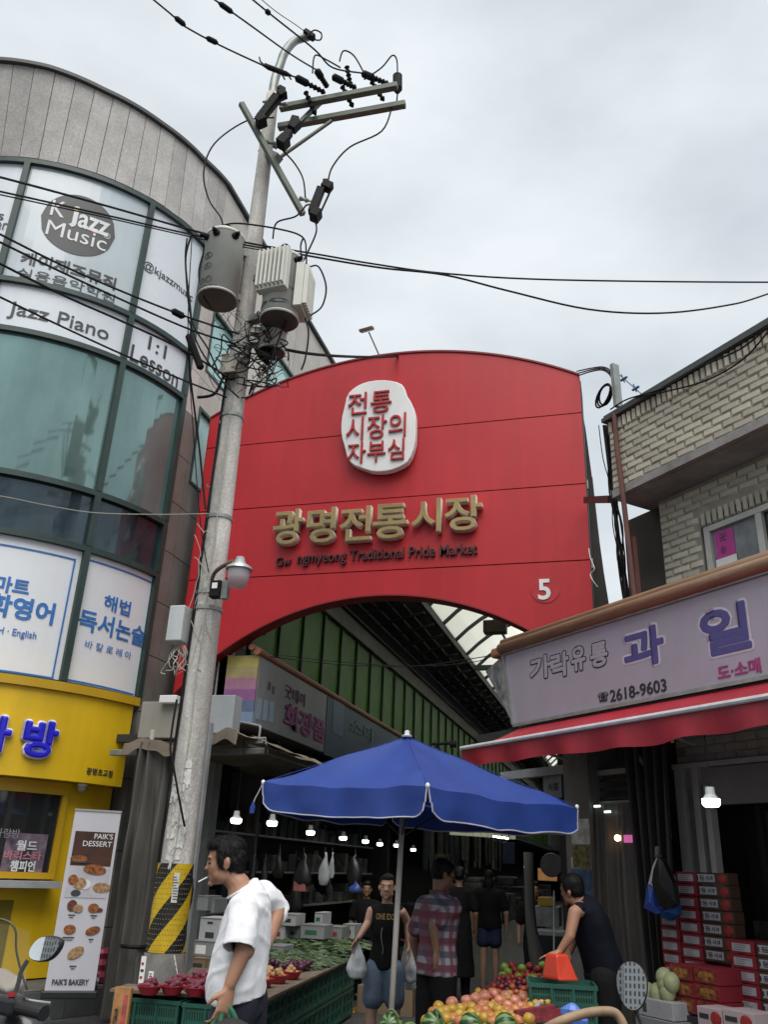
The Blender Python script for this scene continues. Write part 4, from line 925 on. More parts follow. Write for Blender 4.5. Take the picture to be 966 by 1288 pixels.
MB().tube([(-5.12, 11.15, 4.475), (-5.12, 19.5, 4.475)], .06, 10).build('awning_roller', rc_, s1); MB().tube([(-5.2, 11.12, 4.53), (-5.2, 19.5, 4.53)], .05, 10).build('awning_roller', rc_, s1)
letters('굿데이', SL, (358, 870), (383, 880), 17, sgp, s1, depth=.01, lift=.004)
letters('화장품', SL, (357, 900), (408, 920), 31, mat('sign_violet', (.2, .02, .14), .5), s1, off=.03, depth=.012, lift=.004)
for k in range(3): patch(s1, 'bottle_print', SL, 322+k*8, 878+k*2, 328+k*8, 905+k*2, mat('bottle_print', (.25, .33, .42), .4), .003)
for k in range(2): patch(s1, 'leaf_print', SL, 337+k*5, 858+k*5, 340+k*5, 868+k*5, ink, .003)
s2 = thing('blue_signboard', 'dark blue shop signboard next to the grey one, deeper in the arcade', 'signboard', (-5.3, 17, 3.4))
MB().box(-5.55, YS+.03, 3.4, -5.1, 19.6, 4.42).build('lightbox', mat('navy_lightbox', (.02, .05, .1), .4, var=.3, scale=1.5), s2, bevel=.01)
patch(s2, 'oval_print', SL, 418, 878, 432, 925, mat('navy_print', (.06, .12, .2), .4), .003)
letters('소라', SL, (440, 912), (470, 926), 18, mat('teal_print', (.04, .16, .16), .4), s2, depth=.01, lift=.004)
for k in range(6):
    y = 19.8+k*3.4; cc = [(.1, .1, .12), (.14, .05, .05), (.05, .09, .06), (.12, .12, .11), (.04, .06, .12), (.12, .09, .04)][k]
    o = single(MB().box(-5.5, y, 3.4, -5.12, y+3.2, 4.35), 'shop_signboard', mat('far_sign_%d' % k, cc, .5, var=.4, scale=2), 'dim shop signboard deep in the arcade, %s beyond the blue one' % ORD[k], 'signboard', 'signboards along the arcade', bevel=.02)
# floodlight with frame under the sign
fl2 = thing('sign_spotlight', 'white rectangular spotlight on a bent bracket below the grey signboard', 'lamp', tuple(at(325, 930, 11.0)))
MB().tube(smooth_path([at(297, 907, 11.3), at(322, 912, 11), at(327, 915, 10.9), at(325, 930, 10.9)], 5), .014, 6).build('bracket', post, fl2)
q = at(324, 936, 10.9); MB().box(q.x-.11, q.y-.06, q.z-.03, q.x+.11, q.y+.06, q.z+.0).build('lamp_head', wp, fl2, bevel=.01)
MB().tube([at(314, 934, 10.85), at(314, 928, 10.85), at(334, 928, 10.85), at(334, 942, 10.85), at(332, 943, 10.85)], .01, 6).build('frame', post, fl2)
sc = thing('small_camera', 'small black security camera on an arm behind the blue umbrella', 'camera', tuple(at(560, 935, 12)))
MB().tube([at(541, 936, 12), at(570, 935, 12)], .02).build('arm', blk, sc); MB().tube([at(566, 936, 12), at(574, 936, 12)], .05, 10).build('head', blk, sc); MB().tube([at(552, 936, 12), at(548, 941, 12)], .015).build('bracket', blk, sc)
# ================================================================ shared crate / carton / bulb prototypes
cgr = mat('crate_green', (.015, .085, .06), .45, var=.12, scale=5, dirt=.15); cgd = mat('crate_green_dark', (.008, .035, .026), .6)
def crate_meshes(w, d, h):
    f = MB(); t = .018
    f.box(-w/2, -d/2, 0, w/2, -d/2+t, h-.03).box(-w/2, d/2-t, 0, w/2, d/2, h-.03).box(-w/2, -d/2+t+.001, 0, -w/2+t, d/2-t-.001, h-.03).box(w/2-t, -d/2+t+.001, 0, w/2, d/2-t-.001, h-.03).box(-w/2+t, -d/2+t, .004, w/2-t, d/2-t, .02)
    body = f.mesh('crate_body', cgr)
    f = MB()
    for z in (h-.03, .02): f.box(-w/2-.012, -d/2-.012, z, w/2+.012, -d/2+.004, z+.028).box(-w/2-.012, d/2-.004, z, w/2+.012, d/2+.012, z+.028).box(-w/2-.012, -d/2+.005, z, -w/2+.004, d/2-.005, z+.028).box(w/2-.004, -d/2+.005, z, w/2+.012, d/2-.005, z+.028)
    for x in (-.48, -.16, .16, .48): f.box(x*w-.008, -d/2-.011, .05, x*w+.008, -d/2-.001, h-.031)
    for y in (-.3, 0, .3): f.box(w/2+.001, y*d-.008, .05, w/2+.011, y*d+.008, h-.031)
    rim = f.mesh('crate_rim', cgr)
    f = MB()
    for row in range(2):
        for k in range(24):
            x = -w*.43+w*.86*k/23; z = h*(.3+.3*row)
            if min(abs(x-q*w) for q in (-.16, .16)) > .014: f.box(x-.0045, -d/2-.0015, z, x+.0045, -d/2+.001, z+h*.2)
        for k in range(14):
            y = -d*.42+d*.84*k/13; z = h*(.3+.3*row); f.box(w/2-.001, y-.0045, z, w/2+.0015, y+.0045, z+h*.2)
    return body, rim, f.mesh('slots', mat('slot_black', (.004, .012, .01), .9, var=0))
CM = crate_meshes(.56, .38, .29); CM2 = crate_meshes(.47, .36, .16)
def crate(x, y, z, rz, label, grp, cm=CM):
    t = thing('plastic_crate', label, 'crate', (x, y, z), rz, grp); M = PW[t]
    b = inst('body', cm[0], t, M); inst('rim', cm[1], t, M); s_ = inst('slots', cm[2], b, M); s_['kind'] = 'stuff'; return t
bulb_b = MB().lathe([(.013, .0), (.03, -.0), (.034, -.05), (.05, -.07), (.062, -.08)], 16).mesh('socket', mat('bulb_socket', (.6, .62, .62), .4)); bulb_g = MB().lathe([(.061, -.081), (.06, -.115), (.045, -.132), (.0, -.135)], 16, cap=False).mesh('glowing_dome', mat('bulb_glow', (.9, .95, .95), .4, var=0, emit=(.85, 1, .98), es=6))
def bulb(p, zc, label):
    t = thing('hanging_bulb', label, 'light bulb', tuple(p), 0, 'white bulbs hanging on cords'); M = PW[t]
    inst('socket', bulb_b, t, M); inst('glowing_dome', bulb_g, t, M)
    MB().tube([p, p+V((.004, 0, (zc-p.z)*.5)), V((p.x, p.y, zc))], .004, 4).build('cord', blk, t); MB().tube([p+V((.012*math.cos(a*.8), 0, .03+.012*math.sin(a*.8))) for a in range(9)], .003, 4).build('cord_loop', blk, t)
BL = [((298, 1020), 9.1, 'white bulb nearest the utility pole, left of the blue umbrella'), ((343, 1024), 9.7, 'white bulb peeking out just under the left umbrella tip'), ((391, 1038), 12.2, 'white bulb above the hanging bags, right of the umbrella tip'), ((432, 1046), 14.1, 'white bulb fourth from the utility pole'),
      ((460, 1051), 15.9, 'white bulb left of the woman holding bags, fifth from the pole'), ((478, 1055), 17.4, 'white bulb directly above the woman, sixth from the pole'), ((499, 1057), 18.6, 'bulb half hidden behind the umbrella pole'), ((520, 1063), 20.2, 'smallest and deepest white bulb, just right of the umbrella pole')]
for (x, y), Y, lab in BL: bulb(onY(x, y, Y), 3.0, lab)
bulb(onN(893, 990, -4.95), 2.72, 'large white bulb hanging under the red awning beside the carton stacks')

# ================================================================ left stall
ux_, uy_ = V((-2.97, 7.0, 0)), V((-3.32, 10.6, 0)); dr = (uy_-ux_).normalized(); ang = math.atan2(dr.y, dr.x)-math.pi/2
k_ = 0
for k in range(2):
    for z in (0.02, .31):
        crate(-3.25-k*.6-.02*k, 7.15, z, ang, '%s %s green crate in the stall end facing the road' % (('upper' if z > .1 else 'lower'), ('right', 'left')[k]), 'green crates holding up the left stall')
for k in range(6):
    c = ux_+dr*(.72+k*.6); 
    for z in (0.02, .31): crate(c.x-.2, c.y, z, ang+rad(90) if 0 else ang+math.pi/2*1, 'green crate under the vegetable stall edge, %s behind the white shirted man, %s layer' % (ORD[k], 'upper' if z > .1 else 'lower'), 'green crates holding up the left stall')
brd_ = mat('stall_board', (.16, .12, .09), .8, var=.3, scale=5, dirt=.4)
tb = thing('stall_board', 'worn brown board laid over the green crates as the stall top', 'table top', (-3.6, 8.6, .6))
MB().bar(V((-3.58, 7.1, .625)), V((-3.62, 7.45, .625)), 1.32, .022).build('board', brd_, tb)
MB().add([(-2.96, 7.46, .614), (-3.31, 10.7, .614), (-5.2, 10.7, .614), (-3.85, 7.46, .614), (-2.96, 7.46, .634), (-3.31, 10.7, .634), (-5.2, 10.7, .634), (-3.85, 7.46, .634)], [(0, 3, 2, 1), (4, 5, 6, 7), (0, 1, 5, 4), (1, 2, 6, 5), (2, 3, 7, 6), (3, 0, 4, 7)]).build('board', brd_, tb)
# red bowls heaped with roots and potatoes
bowl_m = MB().lathe([(.055, 0), (.065, .004), (.094, .058), (.101, .062), (.101, .069), (.091, .065), (.062, .012), (.0, .01)], 22, cap=False).mesh('bowl', mat('red_plastic_bowl', (.32, .02, .03), .35, var=.05), smooth=False)
spm = mat('sweet_potato', (.16, .035, .06), .75, var=.3, scale=20); oni = mat('potato_skin', (.42, .24, .1), .7, var=.3, scale=15)
def lump(seed, rx, ry, rz, m_, name, nu=10, nv=7):
    f = MB().ell((0, 0, 0), rx, ry, rz, None, nu, nv); rnd = random.Random(seed); off = V((rnd.random()*9, rnd.random()*9, 0))
    f.v = [q*(1+.22*noise.noise(q.normalized()*1.6+off)) if q.length > 0 else q for q in f.v]; return f.mesh(name, m_, True)
sp_ms = [lump(k, .052, .022, .022, spm, 'sweet_potato') for k in range(3)]; po_ms = [lump(k+5, .027, .025, .023, oni, 'potato') for k in range(3)]
def bowlful(x, y, z, ms, n, label, cat_, lab2):
    b = thing('plastic_bowl', label, 'bowl', (x, y, z), 0, 'red bowls of produce'); inst('bowl', bowl_m, b, PW[b])
    for i in range(n):
        a = random.uniform(0, 6.28); r = .06*math.sqrt(random.random())*(1-i/n*.6); o = bpy.data.objects.new(ms[0].name.split('.')[0], random.choice(ms)); COL.objects.link(o)
        o.location = (x+r*math.cos(a), y+r*math.sin(a), z+.04+.06*i/n+random.uniform(0, .01)); o.rotation_euler = (random.uniform(-.3, .3), random.uniform(-.3, .3), random.uniform(0, 3)); tag(o, lab2, cat_, lab2)
bx = []
for (px, py), ms, n, l2 in [((187, 1247), sp_ms, 14, 'sweet potatoes in the leftmost red bowl'), ((216, 1247), sp_ms, 14, 'sweet potatoes in the second red bowl from the left'), ((246, 1249), sp_ms, 15, 'sweet potatoes in the third red bowl from the left'), ((268, 1251), sp_ms, 14, 'sweet potatoes in the red bowl half behind the man'),
      ((228, 1240), sp_ms, 12, 'sweet potatoes in the flat bowl behind the second'), ((252, 1236), sp_ms, 15, 'sweet potatoes heaped highest in the rear bowl'), ((266, 1234), po_ms, 18, 'small potatoes in the rear bowl touching the white shirt'),
      ((330, 1238), po_ms, 20, 'potatoes in the bowl right of the white shirt'), ((349, 1233), po_ms, 20, 'potatoes in the second bowl right of the white shirt'), ((366, 1228), po_ms, 20, 'potatoes in the farthest red bowl by the greens'), ((338, 1229), po_ms, 20, 'potatoes in the inner bowl right of the white shirt')]:
    q = onZ(px, py, .66); bx.append((q.x, q.y, .637, ms, n, l2))
for x, y, z, ms, n, l2 in bx: bowlful(x, y, z, ms, n, 'red plastic bowl holding the '+l2.split(' in ')[0]+', '+l2.split(' in ')[1].replace('the ', '', 1), 'root vegetable', l2)
# purple onions tray and leafy greens
def leafpile(name, label, x0, x1, y0, y1, z0, hgt, cols, n, ln, kind_='stuff'):
    f = {c: MB() for c in cols}
    for i in range(n):
        x, y = random.uniform(x0, x1), random.uniform(y0, y1); zz = z0+hgt*(1-((x-(x0+x1)/2)/((x1-x0)/2))**2*.6)*random.uniform(.3, 1)
        a = random.uniform(-.5, .5)+random.choice((0, math.pi)); t = random.uniform(-.15, .35); d = V((math.cos(a)*math.cos(t), math.sin(a)*math.cos(t), math.sin(t))); s_ = V((-math.sin(a), math.cos(a), random.uniform(-.4, .4))); L_ = ln*random.uniform(.6, 1.2); w_ = L_*.1; p = V((x, y, zz))
        f[random.choice(cols)].add([p-d*L_/2, p-d*L_*.1+s_*w_, p+d*L_/2+V((0, 0, -.02)), p-d*L_*.1-s_*w_, p+V((0, 0, .012))], [(0, 1, 4), (1, 2, 4), (2, 3, 4), (3, 0, 4)])
    t = thing(name, label, 'vegetables', ((x0+x1)/2, (y0+y1)/2, z0), 0)
    for c in cols:
        o = f[c].build('leaves', c, t); o['kind'] = 'stuff'
    MB().loft([(V(((x0+x1)/2, (y0+y1)/2, z0)), V(((x1-x0)/2, 0, 0)), V((0, (y1-y0)/2, 0))), (V(((x0+x1)/2, (y0+y1)/2, z0+hgt*.45)), V(((x1-x0)/2.6, 0, 0)), V((0, (y1-y0)/2.3, 0))), (V(((x0+x1)/2, (y0+y1)/2, z0+hgt*.6)), V(((x1-x0)/5, 0, 0)), V((0, (y1-y0)/4, 0)))]).build('heap', cols[0], t)
    return t
g1, g2, g3 = mat('leaf_green', (.03, .06, .018), .6, var=.4, scale=10), mat('leaf_pale', (.09, .13, .055), .6, var=.3, scale=10), mat('leaf_dark', (.02, .05, .018), .6, var=.3, scale=10)
leafpile('herb_heap', 'heap of loose pale green herbs on the stall behind the potatoes', -4.3, -3.25, 9.2, 10.5, .63, .09, [g1, g2, g3], 900, .16)
leafpile('cucumber_heap', 'upper heap of long green vegetables behind the herbs', -4.6, -3.4, 10.6, 12.0, .66, .13, [g1, g2], 500, .22)
leafpile('stacked_greens', 'dark leafy greens heaped at the far end of the left stall', -4.4, -3.5, 12.1, 13.4, .6, .15, [g3, g1], 500, .2)
leafpile('ground_greens', 'dark greens in a carton on the ground by the woman', -3.35, -2.75, 11.4, 12.3, .3, .2, [g3], 260, .2)
kraft = mat('kraft_carton', (.2, .145, .09), .8, var=.15, scale=3, dirt=.2)
single(MB().box(-3.4, 11.3, 0, -2.7, 12.3, .3), 'cardboard_box', kraft, 'low brown carton on the ground holding dark greens by the woman', 'carton', 'cartons at the left stall', bevel=.006)
pu = lump(31, .035, .035, .03, mat('purple_onion', (.05, .01, .03), .5, var=.2), 'onion')
for i in range(40):
    o = bpy.data.objects.new('purple_onion', pu); COL.objects.link(o); o.location = (random.uniform(-3.75, -3.3), random.uniform(9.05, 9.35), .66+random.uniform(0, .05)); tag(o, 'small dark purple onion between the potatoes and the herbs', 'onion', 'purple onions')
# cartons at the back of the stall
wc = mat('white_carton', (.42, .43, .44), .75, var=.1, scale=3, dirt=.25); gcn = mat('grey_carton', (.24, .25, .26), .75, var=.15, scale=3, dirt=.3)
def carton(px0, py0, px1, py1, Y, m_, label, dep=.35, mark=None, flaps=False, grp='cartons at the left stall'):
    a, b = onY(px0, py1, Y), onY(px1, py0, Y); t = thing('cardboard_box', label, 'carton', ((a.x+b.x)/2, Y+dep/2, a.z), 0, grp)
    MB().box(a.x, Y, a.z, b.x, Y+dep, b.z).build('box', m_, t, bevel=.005)
    MB().box(a.x+(b.x-a.x)*.0, Y-.004, b.z-.012, b.x, Y+.0-.001, b.z-.004).build('lid_edge', kraft, t)
    if mark:
        for (u0, u1, v0, v1, mm) in mark: MB().box(a.x+(b.x-a.x)*u0, Y-.0035, a.z+(b.z-a.z)*v0, a.x+(b.x-a.x)*u1, Y-.001, a.z+(b.z-a.z)*v1).build('print', mm, t)
    return t
rp = mat('print_red', (.3, .03, .03), .6); gp = mat('print_green', (.03, .12, .06), .6); kp = mat('print_black', (.03, .03, .03), .7)
carton(248, 1155, 279, 1190, 9.0, wc, 'white carton with handle hole standing on the box pile behind the man', mark=[(.35, .6, .78, .86, kp), (.3, .7, .3, .5, kp), (.4, .6, .1, .2, kp)])
carton(242, 1184, 270, 1202, 8.9, gcn, 'grey open-top carton with a white label behind the man', mark=[(.1, .6, .15, .7, wp)])
carton(240, 1205, 258, 1222, 8.8, kraft, 'small brown carton at the foot of the pile by the pole', mark=[(.1, .8, .2, .6, kp)])
carton(258, 1206, 272, 1222, 8.85, kraft, 'second small brown carton at the foot of the pile'); carton(246, 1127, 262, 1145, 9.6, gcn, 'grey carton highest on the shelf beside the pole')
carton(258, 1130, 270, 1148, 9.7, gcn, 'grey carton leaning behind the man on the shelf')
for k, (a, b, c, d, Y) in enumerate([(352, 1150, 372, 1164, 10.9), (377, 1164, 408, 1180, 11), (340, 1166, 358, 1182, 10.9), (358, 1166, 376, 1180, 11.1), (395, 1148, 406, 1163, 11.4), (410, 1166, 430, 1182, 11.6), (430, 1163, 446, 1180, 12), (334, 1190, 356, 1200, 10.2), (446, 1146, 480, 1175, 13)]):
    carton(a, b, c, d, Y, (wc, gcn)[k % 2], 'pale vegetable carton on the left stall shelf, %s from the white shirted man' % ORD[k], mark=[(.2, .7, .3, .6, (kp, gp, rp)[k % 3])])
# price cards
def card(px0, py0, px1, py1, Y, label, col=rp, tilt=0):
    a, b = onY(px0, py1, Y), onY(px1, py0, Y); t = thing('price_card', label, 'price card', ((a.x+b.x)/2, Y, a.z), 0, 'hand written price cards'); M = Matrix.Translation(((a.x+b.x)/2, Y, a.z)) @ Matrix.Rotation(tilt, 4, 'Y')
    w_ = b.x-a.x; h_ = b.z-a.z; MB(M).box(-w_/2, 0, 0, w_/2, .006, h_).build('card', wp, t)
    for k in range(4): MB(M).box(-w_*.32, -.003, h_*(.15+k*.2), w_*random.uniform(.1, .32), -.0005, h_*(.22+k*.2)).build('marker_line', col if k % 2 else kp, t)
card(172, 1203, 184, 1246, 7.35, 'tall white price card left of the first red bowl'); card(185, 1222, 193, 1236, 7.2, 'small price card stuck in the leftmost bowl'); card(224, 1200, 229, 1236, 7.5, 'thin tilted price card right of the pole base', tilt=-.35); card(264, 1190, 276, 1228, 7.9, 'white price card with red top behind the man', tilt=.12)
card(300, 1185, 310, 1190, 8.9, 'small low price card behind the white shirt')
sb = onY(150, 1285, 7.0); t = thing('snack_sign', 'orange and cream printed board leaning left of the green crates', 'sign', (sb.x, 7.0, .0)); a, b = onY(138, 1288, 6.9), onY(165, 1243, 6.9)
MB().box(a.x, 6.9, 0, b.x, 6.93, b.z).build('board', mat('orange_board', (.45, .22, .08), .6, var=.4, scale=6), t); MB().box(a.x+.09, 6.895, .25, b.x-.02, 6.899, b.z-.05).build('sausage_print', mat('pink_print', (.4, .08, .08), .6, var=.4, scale=12), t); letters('고구마', surfY(6.895), (143, 1276), (147, 1281), 24, kp, t, off=.02, depth=.002, lift=.004)
# hanging bags and goods at the stall back wall
bgk = mat('black_bag', (.012, .012, .013), .35, var=.2); bgc = mat('clear_bag', (.4, .42, .43), .25, alpha=.7); bgb = mat('blue_bag', (.03, .06, .22), .4); bgp = mat('pink_bag', (.3, .1, .1), .5)
def hbag(px, py, w_, h_, Y, m_, label, seed=0, N_=None):
    p = onY(px, py, Y) if N_ is None else onN(px, py, N_); sc_ = ((p-CP).dot(CF))/F_PX; W, H = w_*sc_, h_*sc_; t = thing('hanging_bag', label, 'bag', tuple(p-V((0, 0, H))), 0, 'bags hanging at the stalls'); r = random.Random(seed+int(px))
    rings = [(p-V((0, 0, 0)), .012, .01)]+[(p+V((r.uniform(-.04, .04)*W, 0, -H*f_)), W/2*g*r.uniform(.85, 1.1), W/4*g) for f_, g in ((.12, .2), (.3, .5), (.55, .85), (.8, 1), (.97, .8), (1, .5))]
    f = MB(); f.loft([(c, V((a, 0, 0)), V((0, b, 0))) for c, a, b in rings], 14)
    f.v = [q+V((noise.noise(q*9+V((seed, 0, 0)))*.03*W/.2, noise.noise(q*11)*.03, 0)) for q in f.v]; f.build('bag', m_, t, smooth=True); MB().tube([p, p+V((0, 0, .06))], .006, 5).build('hook', dark, t); return t
for k, (px, py, w_, h_, Y, m_, lab) in enumerate([(320, 1072, 16, 50, 11, bgk, 'narrow black bag hanging behind the white shirted man'), (334, 1078, 11, 40, 11.2, bgk, 'thin black bag right of the narrow one behind the man'), (352, 1068, 18, 34, 11, bgk, 'short dark net bag hanging in the stall middle'),
      (382, 1072, 26, 40, 11, bgk, 'wide black bag hanging over a pink basket'), (409, 1072, 18, 38, 10.8, bgc, 'crumpled clear plastic bag hanging in the stall'), (418, 1072, 8, 30, 11, bgc, 'second thinner clear bag right of the crumpled one'), (447, 1074, 22, 36, 11.8, bgk, 'black bag hanging above the blue bag'), (447, 1108, 18, 14, 11.7, bgb, 'small blue bag hanging left of the woman'), (372, 1100, 22, 44, 11.5, bgk, 'large dark bag low beside the pink basket')]):
    hbag(px, py, w_, h_, Y, m_, lab, k)
a, b = onY(368, 1121, 10.95), onY(385, 1103, 10.95); single(MB().box(a.x, 10.95, a.z, b.x, 11.1, b.z), 'pink_basket', bgp, 'small dull pink basket hanging under the wide black bag', 'basket', bevel=.01)
a, b = onY(232, 1130, 7.75), onY(246, 1085, 7.75); hbag(240, 1090, 16, 50, 7.85, bgk, 'black bag hanging on the right side of the utility pole wrap')
goodm = [mat('shelf_good_%d' % k, c, .65, var=.4, scale=9) for k, c in enumerate([(.1, .095, .085), (.06, .025, .015), (.025, .045, .025), (.15, .145, .135), (.08, .06, .025), (.025, .03, .05)])]
for lv in range(3):
    z = .95+lv*.55; single(MB().box(-6.3, 10.9, z-.03, -5.9, 20.4, z), 'wall_shelf', post, 'long grey shelf on the back wall of the left stall, %s from the bottom' % ORD[lv], 'shelf', 'shelves at the back of the left stall')
    y = 11.0
    while y < 20:
        wdt = random.uniform(.12, .38); hg = random.uniform(.14, .42); f = MB()
        if random.random() < .6: f.box(-6.22, y, z+.002, -5.95, y+wdt, z+hg)
        else:
            r_ = wdt*.4; f.lathe([(r_, 0), (r_*1.05, hg*.6), (r_*.5, hg*.8), (r_*.4, hg)], 10, (-6.08, y+wdt/2, z+.002))
        single(f, 'shelf_package', random.choice(goodm), 'dim package on the %s back shelf of the left stall' % ('lowest', 'middle', 'top')[lv], 'package', 'packages on the back shelves', bevel=.006); y += wdt+random.uniform(.02, .2)
# steel frame posts of the left stall, gutter bar, sheet panels, tarp and drape
stf = thing('stall_frame', 'thin steel posts and gutter bar carrying the left stall roof', 'shelter', (-4.7, 9.0, 0))
for (x, y, x2, y2, D) in ((253, 1010, 243, 1205, 9.3), (260, 945, 240, 1200, 9.6)): a = at(x, y, D); MB().bar(V((a.x, a.y, 0)), V((a.x, a.y, 3.0)), .06, .05).build('post', post, stf)
g0, g1_ = onZ(140, 947, 2.82), onZ(335, 945, 2.82); MB().bar(g0, g1_, .09, .07).build('gutter_bar', steel, stf, bevel=.008); MB().bar(g1_, g1_+V((.0, 4, .02)), .05, .05).build('gutter_bar', steel, stf)
MB().bar(g0+V((.4, .05, .05)), g1_+V((-.1, .1, .12)), .03, .03).build('gutter_bar', steel, stf)
pn = mat('cream_sheet', (.3, .29, .25), .6, var=.1, scale=1.5, dirt=.35); pn2 = mat('bluegrey_sheet', (.36, .39, .41), .5, var=.1, scale=1.5, dirt=.25)
for (q, m_, lab, Y) in (((172, 928, 228, 882), pn, 'blank cream metal sheet left of the pole above the tarp roof', 9.6), ((256, 922, 296, 874), pn2, 'blank blue grey metal sheet right of the pole', 9.7)):
    a, b = onY(q[0], q[1], Y), onY(q[2], q[3], Y); single(MB().box(a.x, Y, a.z, b.x, Y+.22, b.z), 'metal_sheet_box', m_, lab, 'panel', 'sheet panels by the pole', bevel=.008)
a, b = onY(199, 884, 9.5), onY(222, 874, 9.5); single(MB().box(a.x, 9.5, a.z, b.x, 9.7, b.z), 'white_cable_box', wp, 'flat white box lying on the cream metal sheet', 'box', bevel=.01)
tarp = mat('brown_tarp', (.19, .155, .115), .7, var=.25, scale=3, dirt=.4)
rf = MB(); TA, TB, TC, TD = onZ(157, 935, 2.9), onZ(300, 925, 2.92), V((-4.55, 13.5, 3.0)), V((-7, 13.5, 3.0))
rf.grid(lambda u, v: (TA.lerp(TB, u)).lerp(TD.lerp(TC, u), v)+V((0, 0, .08*noise.noise(V((u*6, v*5, 1)))+.05*math.sin(u*9))), 24, 24)
rf.grid(lambda u, v: (TA.lerp(TB, u))+V((0, -.02-.03*v, -.13*v-.05*v*noise.noise(V((u*9, 0, 3)))))+V((0, 0, .08*noise.noise(V((u*6, 0, 1)))+.05*math.sin(u*9))), 30, 3)
rf.grid(lambda u, v: (TB.lerp(TC, u))+V((.15+.3*v, 0, -.12*v))+V((0, 0, .06*noise.noise(V((u*8, v, 5))))), 30, 4)
single(rf, 'tarp_roof', tarp, 'creased brown tarp roof over the left stall', 'tarp', smooth=True)
crt = mat('grey_drape', (.095, .09, .082), .6, var=.25, scale=2, stretch=(4, 4, .6), dirt=.2)
dp = MB(); A0_, A1_ = at(172, 940, 10.4), at(222, 942, 10.2)
dp.grid(lambda u, v: V((A0_.lerp(A1_, u).x*(1)+(.10*u*math.sin(v*3)), A0_.lerp(A1_, u).y+.05*math.sin(u*26+1.2*math.sin(v*3)+2*math.sin(u*6))+.05*noise.noise(V((u*8, v*4, 0))), 2.85*(1-v)+.05)), 90, 24)
single(dp, 'grey_drape', crt, 'long grey vinyl drape hanging between the yellow cafe and the pole', 'curtain', smooth=True)
tie = at(165, 1205, 10.2); single(MB().lathe([(.16, -.02), (.17, 0), (.16, .02)], 16, V((A0_.x+.35, A0_.y, .75)), cap=False), 'tie_rope', blk, 'dark rope tied round the foot of the grey drape', 'rope')
q = V((-6.05, 9.75, 0)); single(MB().lathe([(.1, .3), (.12, .36), (.1, .42), (.12, .48), (.1, .54), (.12, .6), (.1, .64)], 14, q), 'hose_reel', mat('hose_red', (.25, .03, .06), .4), 'coil of dark red hose standing by the yellow cafe corner', 'hose')

# ================================================================ right store building (local frame: x to the right along the facade, y into the building)
RZ = math.atan2(-EV.y, -EV.x); C0 = -5.9
def FL(x, y, z): return -EV*x+NV*(C0-y)+V((0, 0, z))
MR = Matrix.Translation(NV*C0) @ Matrix.Rotation(RZ, 4, 'Z')
brick = mat('cream_brick', (.56, .53, .43), .65, var=.1, scale=2.5, bump=.25, bscale=70, dirt=.32, rnd=.22, streak=.12); mort = mat('mortar', (.33, .31, .26), .9, var=.2, scale=5)
bb = thing('brick_store_building', 'two storey cream brick building with an overhanging parapet, right of the red gate', 'building', tuple(FL(-5, .5, 0)), RZ)
def FB(x0, y0, z0, x1, y1, z1, name, m_, par=bb, **k): return MB(MR).box(x0, y0, z0, x1, y1, z1).build(name, m_, par, **k)
XL0 = -6.38
ZP0, ZP1 = 5.56, 6.31
FB(XL0+.02, .315, ZP0+.0, -1.2, .72, 6.47, 'parapet_core', mort)
# chamfered brick piece
def brick_mesh(l, h, d=.022):
    f = MB(); c = .018; f.add([(0, 0, 0), (l, 0, 0), (l, 0, h), (0, 0, h), (c*1.6, -d, c*.8), (l-.004, -d*.55, c*.8), (l-.004, -d*.55, h-c*.3), (c*1.6, -d, h-c*.3)], [(4, 5, 6, 7), (0, 1, 5, 4), (1, 2, 6, 5), (2, 3, 7, 6), (3, 0, 4, 7)]); return f.mesh('brick', brick)
BLn, BH = .235, .078; bm1 = brick_mesh(BLn-.012, BH-.008); bmh = brick_mesh(BLn/2-.012, BH-.008); bms = brick_mesh(.065, .15)
cnt = 0
def place(me, x, y, z, name='brick'):
    global cnt; cnt += 1; return inst(name, me, bb, MR @ Matrix.Translation((x, y+random.uniform(-.002, .003), z)))
rest = MB(MR)
def rbrick(x, y, z, l, h): 
    d = .02; c = .016; rest.add([(x, y, z), (x+l, y, z), (x+l, y, z+h), (x, y, z+h), (x+c*1.6, y-d, z+c*.8), (x+l-.004, y-d*.55, z+c*.8), (x+l-.004, y-d*.55, z+h-c*.3), (x+c*1.6, y-d, z+h-c*.3)], [(4, 5, 6, 7), (0, 1, 5, 4), (1, 2, 6, 5), (2, 3, 7, 6), (3, 0, 4, 7)])
r_ = 0; z = ZP0+.055
while z < ZP1:
    x = XL0+(BLn/2 if r_ % 2 else 0)
    if r_ % 2: place(bmh, XL0, .315, z)
    while x < -1.3:
        if x < -4.05: place(bm1, x, .315, z)
        else: rbrick(x, .315, z, BLn-.012, BH-.008)
        x += BLn
    z += BH; r_ += 1
x = XL0
while x < -1.3:
    if x < -4.6: place(bms, x, .30, ZP1+.0, 'soldier_brick')
    else: rbrick(x, .30, ZP1, .065, .15)
    x += .075
FB(XL0-.04, .24, 6.472, -1.2, .9, 6.52, 'coping', mat('coping_dark', (.07, .07, .07), .6)); FB(XL0-.02, .26, 6.522, -1.2, .8, 6.555, 'coping', mat('green_membrane', (.05, .09, .08), .6, var=.3, scale=4))
ccs = mat('soffit_concrete', (.3, .295, .28), .85, var=.25, scale=2.5, bump=.4, bscale=40, dirt=.4)
FB(XL0+.0, .29, 5.52, -1.2, .36, ZP0+.05, 'parapet_sill', ccs); FB(XL0+.0, .361, 5.502, -1.2, 1.65, 5.557, 'soffit', ccs)
